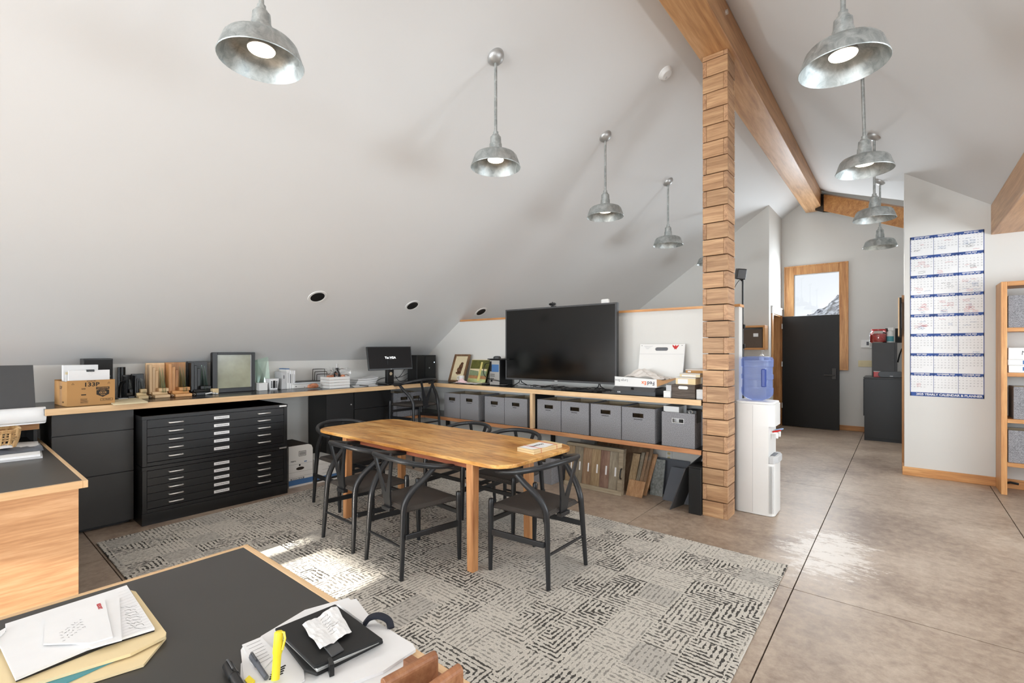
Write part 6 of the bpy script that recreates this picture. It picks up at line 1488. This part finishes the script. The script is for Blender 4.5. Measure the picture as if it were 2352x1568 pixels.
# ------------------------------------------------------------------ right side: cooler, stand, cabinets, calendar, bookcase
wx0, wx1, wy0, wy1 = -1.205, -.865, 4.70, 5.02
wt = P(1738, 921, y=4.78).z
t = thing('water_cooler', 'white water cooler standing right of the block column', 'water cooler', ((wx0+wx1)/2, (wy0+wy1)/2, 0))
NZ0, NZ1 = .47, .80
def ckp(x1, z): return rrect(wx0, x1, wy0, wy1, .055, z, 6)
obj('body_lower', MB().prism(ckp(wx1, .004), (0, 0, NZ0-.004)), M['white'], t, smooth=True)
obj('body_middle', MB().prism(rrect(wx0, wx1-.045, wy0, wy1, .055, NZ0, 6)[7:21]+[(wx1-.045, wy0, NZ0), (wx1-.045, wy1, NZ0)], (0, 0, NZ1-NZ0)), M['white'], t, smooth=True)
obj('body_upper', MB().prism(ckp(wx1, NZ1), (0, 0, wt-.02-NZ1)), M['white'], t, smooth=True)
obj('top_cap', MB().prism(rrect(wx0+.008, wx1-.008, wy0+.008, wy1-.008, .05, wt-.02, 6), (0, 0, .02)), M['white'], t, bevel=.006)
obj('seam', MB().box(wx0+.165, wx0+.167, wy0-.001, wy0+.001, .02, wt-.03), M['greypaper'], t)
for k in range(5): obj('ribbed_line', MB().box(wx1-.04+k*.008, wx1-.038+k*.008, wy0+.0-.0012+.0006*k*k, wy0+.004+.0006*k*k, .03, NZ0-.02), M['greypaper'], t)
obj('foot_pad', MB().prism(rrect(wx0+.02, wx1-.02, wy0+.02, wy1-.02, .05, .0005, 4), (0, 0, .0035)), M['matblack'], t)
for y, m_ in ((wy0+.10, 'red'), (wy0+.21, 'skyblue')):
    tp = obj('tap', MB().tube([(wx1-.045, y, .735), (wx1-.005, y, .735), (wx1+.003, y, .73), (wx1+.003, y, .69)], [.016, .016, .014, .011], 12), M['white'], t, smooth=True)
    obj('lever', MB().tube([(wx1-.03, y, .742), (wx1, y, .752), (wx1+.035, y, .765)], [.018, .016, .010], 8, flat=.6), M[m_], tp, smooth=True)
obj('drip_tray', MB().prism([(wx1-.044, wy0+.004, NZ0+.001), (wx1-.005, wy0+.01, NZ0+.001), (wx1+.02, wy0+.08, NZ0+.001), (wx1+.02, wy1-.08, NZ0+.001), (wx1-.005, wy1-.01, NZ0+.001), (wx1-.044, wy1-.004, NZ0+.001)], (0, 0, .06)), M['greypaper'], t, bevel=.006)
obj('tray_grille', MB().box(wx1-.06, wx1-.01, wy0+.08, wy1-.08, NZ0+.0612, NZ0+.064), M['slate'], t)
bcx, bcy = (wx0+wx1)/2-.0, (wy0+wy1)/2; bz0 = wt+.001
t = thing('water_bottle', 'blue translucent five-gallon water bottle upside down on the cooler', 'water bottle', (bcx, bcy, bz0))
hbot = P(1738, 818, y=bcy).z-bz0
s_ = hbot/.40
prof = [(.045, 0), (.05, .004), (.10, .022), (.128, .05), (.134, .075), (.134, .115), (.128, .122), (.126, .19), (.134, .197), (.134, .235), (.128, .242), (.126, .30), (.134, .308), (.135, .37), (.125, .392), (.09, .40), (.001, .395)]
obj('shell', MB().lathe([(r, z*s_) for r, z in prof], (bcx, bcy, bz0), 36), M['bottle'], t, smooth=True)
gx, gy = bcx+.075, bcy-.108
obj('grip', MB().box(gx-.018, gx+.018, gy-.015, gy+.035, bz0+.13*s_, bz0+.29*s_), M['blue'], t, bevel=.008)

# light stand behind the partition
lx_, ly_ = P(1706, 700, y=5.35).x, 5.35
zt_ = P(1703, 645, y=ly_).z
t = thing('light_stand', 'thin black tripod stand behind the partition, holding a small black light', 'light stand', (lx_, ly_, 0))
obj('lower_pole', MB().cyl((lx_, ly_, .1), (lx_, ly_, 1.50), .013, n=10), M['black'], t, smooth=True); obj('upper_pole', MB().cyl((lx_, ly_, 1.5), (lx_, ly_, zt_), .009, n=10), M['black'], t, smooth=True)
for z in (P(1703, 750, y=ly_).z, P(1703, 795, y=ly_).z): obj('clamp', MB().box(lx_-.022, lx_+.022, ly_-.02, ly_+.02, z-.022, z+.022).cyl((lx_-.05, ly_, z), (lx_-.02, ly_, z), .012, n=8), M['black'], t, bevel=.003)
for k in range(3): 
    a = 2*PI*k/3+.4; obj('leg', MB().cyl((lx_, ly_, .55), (lx_+.42*math.cos(a)*.6, ly_+.30*math.sin(a)+.04, .008), .008, n=8), M['black'], t, smooth=True)
t = thing('video_light', 'small black cube light on top of the thin tripod stand', 'light', (lx_, ly_, zt_+.03))
h0 = P(1701, 629, y=ly_)
R_ = Euler((.2, .1, .5)).to_matrix()
obj('housing', MB().obox(h0, (.045, .05, .055), R_), M['black'], t, bevel=.008)
obj('front_mesh', MB().obox(h0+R_ @ Vector((0, -.0515, 0)), (.036, .002, .044), R_), M['charcoal'], t)
obj('mount', MB().cyl((lx_, ly_, zt_), (h0.x, h0.y, h0.z-.05), .012, n=10), M['black'], t)
tag(obj('cable', MB().tube(smooth_path([(h0.x, h0.y, h0.z-.05), (h0.x-.05, ly_, h0.z-.12), (h0.x-.09, ly_, h0.z-.25), (h0.x-.10, ly_, h0.z-.45)], 5), .003, 6), M['black'], smooth=True), 'thin cable hanging from the small black cube light', 'cable')

# wall cubby with a brown bin on the closet wall
ca, cb2 = P(1700, 775, y=9.3).x, P(1757, 775, y=9.3).x; z0_, z1_ = P(1740, 803, y=9.3).z, P(1740, 747, y=9.3).z
ca -= .1
t = thing('wall_cubby', 'small wooden open cubby on the closet wall behind the light stand', 'shelf', ((ca+cb2)/2, 9.42, z0_))
e = .035
obj('cubby_top', MB().box(ca, cb2, 9.3, CY0, z1_-e, z1_), M['firx'], t, bevel=.003); obj('cubby_bottom', MB().box(ca, cb2, 9.3, CY0, z0_, z0_+e), M['firx'], t, bevel=.003)
obj('cubby_side', MB().box(cb2-e, cb2, 9.3, CY0, z0_+e, z1_-e), M['firz'], t, bevel=.003); obj('cubby_side', MB().box(ca, ca+e, 9.3, CY0, z0_+e, z1_-e), M['firz'], t, bevel=.003)
t = thing('brown_bin', 'brown fabric bin with a white label inside the wooden cubby', 'storage bin', ((ca+cb2)/2, 9.42, z0_+e))
bn = plain('brown_fabric', rgb(96, 82, 72), .9, var=.1, scale=120)
obj('box_body', MB().box(ca+e+.02, cb2-e-.012, 9.325, 9.53, z0_+e+.001, z1_-e-.03), bn, t, bevel=.004)
obj('white_label', MB().box((ca+cb2)/2+.06, (ca+cb2)/2+.14, 9.3235, 9.3249, z1_-.20, z1_-.14), M['whitepaper'], t)
# low cabinet hiding behind the cooler with a soap pump on it
px_ = P(1748, 810, y=9.0)
t = thing('side_cabinet', 'white low cabinet behind the water bottle under the cubby', 'cabinet', (px_.x, 9.2, 0)); hc_ = P(1748, 828, y=9.05).z
obj('carcass', MB().box(px_.x-.35, px_.x+.09, 8.95, 9.5, 0, hc_-.02), M['white'], t); obj('cabinet_top', MB().box(px_.x-.36, px_.x+.10, 8.94, 9.5, hc_-.02, hc_), M['white'], t)
t = thing('soap_pump', 'clear soap pump bottle above the water bottle', 'soap bottle', (px_.x, 9.05, hc_))
obj('bottle_body', MB().lathe([(.034, .001), (.036, .01), (.036, .09), (.02, .11), (.012, .115)], (px_.x, 9.05, hc_), 18, cap0=True), M['white'], t, smooth=True)
obj('pump_head', MB().tube([(px_.x, 9.05, hc_+.11), (px_.x, 9.05, hc_+.165), (px_.x+.005, 9.04, hc_+.17), (px_.x+.05, 9.03, hc_+.165)], [.010, .008, .010, .007], 10), M['greypaper'], t, smooth=True)

# thermostat, switches
c = P(1988, 789, y=Y1)
t = thing('thermostat', 'white thermostat on the far wall left of the stacked cabinets', 'thermostat', c)
obj('cover', MB().box(c.x-.065, c.x+.065, Y1-.025, Y1, c.z-.07, c.z+.07), M['white'], t, bevel=.004); obj('display', MB().box(c.x+.015, c.x+.05, Y1-.027, Y1-.025, c.z-.03, c.z+.035), M['slate'], t)
c2_ = P(1999.5, 798, y=Y1); tag(obj('sensor_button', MB().lathe([(.02, 0), (.02, .008), (.012, .016), (.001, .017)], (c2_.x, Y1, c2_.z), 18, Matrix.Rotation(PI/2, 3, 'X')), M['white'], smooth=True), 'small round white sensor on the far wall beside the thermostat', 'sensor')
c = P(1990, 835, y=Y1)
t = thing('switch_plate', 'almond four-switch plate on the far wall under the thermostat', 'light switch', c)
obj('plate', MB().box(c.x-.12, c.x+.12, Y1-.008, Y1, c.z-.058, c.z+.058), M['switch'], t, bevel=.004)
for k in range(4): obj('toggle', MB().box(c.x-.095+k*.055, c.x-.083+k*.055, Y1-.022, Y1-.008, c.z-.012, c.z+.012), M['switch'], t)

# stacked black cabinets, jar etc.
kx0, ky0 = -.47, 9.73; kz = P(2030, 867, y=ky0).z
t = thing('black_cabinet', 'black cabinet standing on the floor left of the calendar wall', 'cabinet', (-.1, 10.0, 0))
obj('carcass', MB().box(kx0, .42, ky0+.02, 10.40, 0, kz-.02), M['blackcab'], t); obj('cabinet_top', MB().box(kx0-.012, .43, ky0, 10.42, kz-.02, kz), M['blackwood'], t, bevel=.003)
obj('drawer_front', MB().box(kx0-.014, kx0, ky0+.03, 10.38, .40, kz-.03), M['blackcab'], t)
obj('door', MB().box(kx0+.004, .41, ky0+.002, ky0+.02, .05, kz-.03), M['blackcab'], t, bevel=.002)
ka, kb2 = P(2002.5, 800, y=ky0+.15).x, P(2055, 800, y=ky0+.15).x; kz2 = P(2030, 786.5, y=ky0+.15).z
t = thing('small_fridge', 'charcoal small cabinet stacked on the black cabinet', 'cabinet', ((ka+kb2)/2, 10.1, kz))
obj('carcass', MB().box(ka, kb2+.03, ky0+.17, 10.35, kz+.001, kz2), M['charcoal'], t, bevel=.003); obj('door', MB().box(ka, kb2, ky0+.15, ky0+.168, kz+.002, kz2-.001), M['charcoal'], t, bevel=.003)
obj('knob', MB().cyl((kb2-.02, ky0+.15, (kz+kz2)/2), (kb2-.02, ky0+.13, (kz+kz2)/2), .012), M['black'], t)
jx = P(2018, 770, y=10.0).x
t = thing('candy_jar', 'clear jar of red sweets with a red lid on top of the small cabinet', 'jar', (jx, 10.02, kz2))
jh = P(2018, 756, y=10.02).z-kz2; jr = .125
obj('jar_glass', MB().lathe([(jr*.95, .001), (jr, .01), (jr, jh*.68), (jr*.78, jh*.88), (jr*.74, jh*.93)], (jx, 10.02, kz2), 26, cap0=True), M['glass'], t, smooth=True)
obj('lid', MB().lathe([(jr*.8, jh*.9), (jr*.8, jh), (.001, jh+.002)], (jx, 10.02, kz2), 26), M['red'], t, smooth=True)
tag(obj('sweets', MB().lathe([(.001, .012), (jr*.86, .012), (jr*.9, .03), (jr*.9, jh*.6), (jr*.6, jh*.68), (.001, jh*.7)], (jx, 10.02, kz2), 22), plain('red_sweets', rgb(196, 40, 34), .4, var=.45, scale=45), smooth=True), 'red wrapped sweets filling the clear jar', 'sweets', kind='stuff')
sx_ = P(2044, 770, y=10.0).x; jh = P(2044, 752, y=10.0).z-kz2
t = thing('spray_bottle', 'white and teal spray bottle beside the sweets jar', 'bottle', (sx_, 10.0, kz2))
obj('bottle_body', MB().lathe([(.045, .001), (.05, .01), (.05, jh*.45), (.042, jh*.55), (.045, jh*.62), (.03, jh*.75), (.018, jh*.8)], (sx_, 10.0, kz2), 20, cap0=True), M['white'], t, smooth=True)
obj('printed_wrap', MB().lathe([(.051, .02), (.051, jh*.42)], (sx_, 10.0, kz2), 20), M['teal'], t, smooth=True)
obj('trigger_head', MB().box(sx_-.025, sx_+.05, 9.985, 10.015, kz2+jh*.8, kz2+jh).box(sx_+.03, sx_+.04, 9.99, 10.01, kz2+jh*.62, kz2+jh*.8), M['white'], t, bevel=.006)
dx = P(2031, 770, y=10.1).x; tag(obj('dark_bottle', MB().lathe([(.001, 0), (.055, .002), (.055, .16), (.04, .2), (.03, .24), (.001, .242)], (dx+.03, 10.14, kz2+.0005), 18), M['black'], smooth=True), 'dark bottle between the sweets jar and the spray bottle', 'bottle')
x_ = P(2056, 770, y=10.2).x; t = tag(obj('black_carton', MB().box(x_, .30, 10.12, 10.34, kz2+.0005, P(2056, 754, y=10.12).z), M['matblack'], bevel=.003), 'black carton at the right on top of the small cabinet', 'box')
tx_ = P(2010, 857, y=ky0+.08).x; th_ = P(2030, 853, y=ky0+.05).z
t = thing('red_packet', 'red snack packet lying in front of the small cabinet', 'snack packet', (tx_+.05, ky0+.08, kz)); obj('packet', MB().box(tx_-.02, tx_+.38, ky0+.09, ky0+.145, kz+.001, th_), M['red'], t, bevel=.006)
obj('pale_rim', MB().box(tx_-.021, tx_+.381, ky0+.089, ky0+.146, th_-.008, th_+.002), M['greypaper'], t)
t = thing('portable_speaker', 'rounded black portable speaker in front of the red packet', 'speaker', (tx_+.2, ky0+.05, kz))
sp_ = [(tx_+.20+.16*math.copysign(1, math.cos(a))*1+.04*math.cos(a), ky0+.035, kz+.052+.05*math.sin(a)) for a in [2*PI*i/24+.01 for i in range(24)]]
sp_ = [(tx_+.20+(.11 if math.cos(a) > 0 else -.11)+.05*math.cos(a), ky0+.035, kz+.052+.05*math.sin(a)) for a in [2*PI*i/24+.01 for i in range(24)]]
obj('body', MB().prism(sp_, (0, .04, 0)), M['black'], t, bevel=.004); obj('mark', MB().box(tx_+.19, tx_+.23, ky0+.0335, ky0+.035, kz+.02, kz+.03), M['greypaper'], t)
tag(obj('power_cord', MB().tube([P(2072, 800, y=10.35), P(2066, 815, y=10.35), P(2062, 832, y=10.35)], .012, 6), M['black'], smooth=True), 'black cord slanting beside the small charcoal cabinet', 'cord')

# picture seen edge-on on the side of the calendar wall
z0_, z1_ = P(2070, 772, y=7.60).z, P(2070, 686, y=7.60).z
t = thing('edge_on_picture', 'picture frame seen edge-on at the left corner of the calendar wall', 'picture', (BX0-.02, 7.6, z0_))
obj('frame', MB().box(BX0-.045, BX0-.024, 7.40, 8.0, z0_, z1_), M['matblack'], t); obj('front_edge', MB().box(BX0-.058, BX0-.0455, 7.40, 8.0, z0_, z1_), M['edgez'], t)
obj('hanger', MB().box(BX0-.024, BX0-.0005, 7.55, 7.7, z1_-.05, z1_+.04), M['firz'], t)

# calendar
c00, c10 = P(2090.5, 908, y=BY0), P(2261, 916, y=BY0); c01, c11 = P(2090.5, 545, y=BY0), P(2260.5, 527, y=BY0)
cx_0, cx_1 = (c00.x+c01.x)/2, (c10.x+c11.x)/2; cz_0, cz_1 = c00.z, (c01.z+c11.z)/2
t = thing('wall_calendar', 'tall blue-bannered two-year wall calendar covered in handwriting', 'calendar', ((cx_0+cx_1)/2, BY0-.002, cz_0))
yc = BY0-.003
obj('sheet', MB().box(cx_0, cx_1, yc, BY0-.0006, cz_0, cz_1), M['whitepaper'], t)
ban, num, hb_, hr_, hd_, ttl = MB(), MB(), MB(), MB(), MB(), MB()
Wc = cx_1-cx_0; Hc = cz_1-cz_0; bot = .045; rowh = (Hc-bot)/8; y1c = yc-.0008; y2c = yc-.0016; cw = Wc/3
ban.box(cx_0, cx_0+.006, y1c, yc, cz_0, cz_1).box(cx_1-.006, cx_1, y1c, yc, cz_0, cz_1).box(cx_0, cx_1, y1c, yc, cz_0, cz_0+bot)
for k in (1, 2): ban.box(cx_0+k*cw-.0015, cx_0+k*cw+.0015, y1c, yc, cz_0, cz_1)
mon = ['JANUARY', 'FEBRUARY', 'MARCH', 'APRIL', 'MAY', 'JUNE', 'JULY', 'AUGUST', 'SEPTEMBER', 'OCTOBER', 'NOVEMBER', 'DECEMBER']
first = [0, 3, 4, 0, 2, 5, 0, 3, 6, 1, 4, 6, 2, 5, 5, 1, 3, 6, 1, 4, 0, 2, 5, 0]; days = [31, 29, 31, 30, 31, 30, 31, 31, 30, 31, 30, 31, 31, 28, 31, 30, 31, 30, 31, 31, 30, 31, 30, 31]
random.seed(9)
for r_ in range(8):
    ztop = cz_1-r_*rowh; ban.box(cx_0, cx_1, y1c, yc, ztop-.034, ztop)
    for k in range(3):
        mi = r_*3+k; xm = cx_0+k*cw
        letters(ttl, mon[mi % 12]+(' 2024' if mi < 12 else ' 2025'), .020, (xm+cw/2, y2c, ztop-.014), (1, 0, 0), (0, 0, 1), .0006)
        for d in range(7): ttl.box(xm+cw*(d+.3)/7, xm+cw*(d+.7)/7, y2c, y2c+.0003, ztop-.031, ztop-.027)
        for d in range(days[mi]):
            p_ = first[mi]+d; cc = p_ % 7; rr_ = p_//7
            v, f = text_mesh(str(d+1), .014)
            num.add([(xm+cw*(cc+.3)/7+q[0], y2c+.0004, ztop-.048-rr_*(rowh-.05)/6+q[1]) for q in v], f)
        n = [2, 3, 5, 4, 2, 3, 4, 3, 8, 8, 6, 7, 7, 2, 2, 0, 0, 1, 0, 0, 0, 1, 0, 0][mi]
        for _ in range(n):
            tgt = random.choice([hb_, hr_, hd_] if mi < 8 else [hb_, hr_, hr_]); sx0 = xm+random.uniform(.03, cw*.6); sz = ztop-random.uniform(.06, rowh-.02); ln = random.uniform(.04, cw*.35)
            for w_ in range(random.choice([1, 1, 2, 3])):
                m_ = int(ln/.006); tgt.ribbon([(sx0+j*.006+random.uniform(-.003, .003), y2c-.0002, sz-w_*.016+random.uniform(-.006, .006)) for j in range(max(4, m_))], .0022, (0, 1, 0))
letters(ttl, '2025 YEARLY CALENDAR & PLANNER', .034, ((cx_0+cx_1)/2+.02, y2c, cz_0+bot/2), (1, 0, 0), (0, 0, 1), .0010, .98)
obj('banner', ban, M['navy'], t); obj('banner_lettering', ttl, M['whitepaper'], t)['kind'] = 'stuff'; obj('date_numbers', num, M['greyink'], t)['kind'] = 'stuff'
obj('handwriting', hb_, M['blueink'], t)['kind'] = 'stuff'; obj('handwriting', hr_, M['redink'], t)['kind'] = 'stuff'; obj('handwriting', hd_, M['pure_ink'], t)['kind'] = 'stuff'

# bookcase at the right edge
sx0_, sy0, sy1 = .80, 6.957, BY0-.02; szt = P(2301, 647, y=sy0).z
t = thing('bookcase', 'tall honey-coloured open bookcase at the right edge', 'bookcase', (1.3, 7.1, 0))
sx1_ = 1.75; e = .045
xs0 = sx0_-.005
obj('side_panel', MB().box(xs0, xs0+e, sy0, sy1, 0, szt), M['firz'], t, bevel=.003); obj('side_panel', MB().box(sx1_, sx1_+e, sy0, sy1, 0, szt), M['firz'], t, bevel=.003)
obj('top_board', MB().box(xs0+e, sx1_, sy0, sy1, szt-e, szt), M['firx'], t, bevel=.003)
sz_ = [P(2330, y, y=sy0).z for y in (752, 856, 963, 1064)]
for z in sz_: obj('shelf_board', MB().box(xs0+e, sx1_, sy0, sy1, z-.04, z), M['firx'], t, bevel=.003)
for z, lb in ((sz_[0], 'grey fabric bin on the top shelf of the bookcase'), (sz_[2], 'grey fabric bin turned corner-on on the third shelf of the bookcase'), (sz_[3], 'grey fabric bin on the lowest shelf of the bookcase')):
    off = .012 if z != sz_[2] else .05
    fabric_bin(xs0+e+off, xs0+e+off+.42, sy0+.04, .29, z+.001, z+.33, lb, 'grey bins in the bookcase')
z = sz_[1]; x0_ = xs0+e+.012
t = thing('white_carton', 'white flat carton with handwritten note and two blue labels in the bookcase', 'box', (x0_+.2, sy0+.15, z))
obj('lower_half', MB().box(x0_, x0_+.42, sy0+.03, sy0+.28, z+.001, z+.075), M['white'], t, bevel=.004); obj('upper_half', MB().box(x0_-.005, x0_+.42, sy0+.026, sy0+.28, z+.076, z+.135), M['white'], t, bevel=.004)
obj('lid', MB().box(x0_-.002, x0_+.42, sy0+.028, sy0+.28, z+.136, z+.255), M['white'], t, bevel=.003)
lb_ = MB().box(x0_+.10, x0_+.26, sy0+.0245, sy0+.0255, z+.088, z+.126).box(x0_+.10, x0_+.26, sy0+.0285, sy0+.0295, z+.022, z+.060); obj('blue_label', lb_, M['bluestripe'], t)
mb = MB()
for zz_ in (z+.107, z+.041): letters(mb, 'PRIORITY', .016, (x0_+.18, sy0+.0238 if zz_ > z+.08 else sy0+.0278, zz_+.006), (1, 0, 0), (0, 0, 1))
obj('label_lettering', mb, M['whitepaper'], t)
mb = MB(); letters(mb, 'Not Wind', .062, (x0_+.22, sy0+.0272, z+.20), (1, 0, 0), (.08, 0, 1), -.0006); obj('handwriting', mb, M['pure_ink'], t)['kind'] = 'stuff'
tag(obj('power_cord', MB().tube([(xs0+e+.02, 7.27, .06), (xs0+e+.06, 7.26, .075), (xs0+e+.12, 7.27, .065)], .012, 8), M['black'], smooth=True), 'short black cord behind the foot of the bookcase', 'cord')

for o in bpy.data.objects:
    if o.type == 'MESH' and not o.data.materials: o.data.materials.append(M['white'])
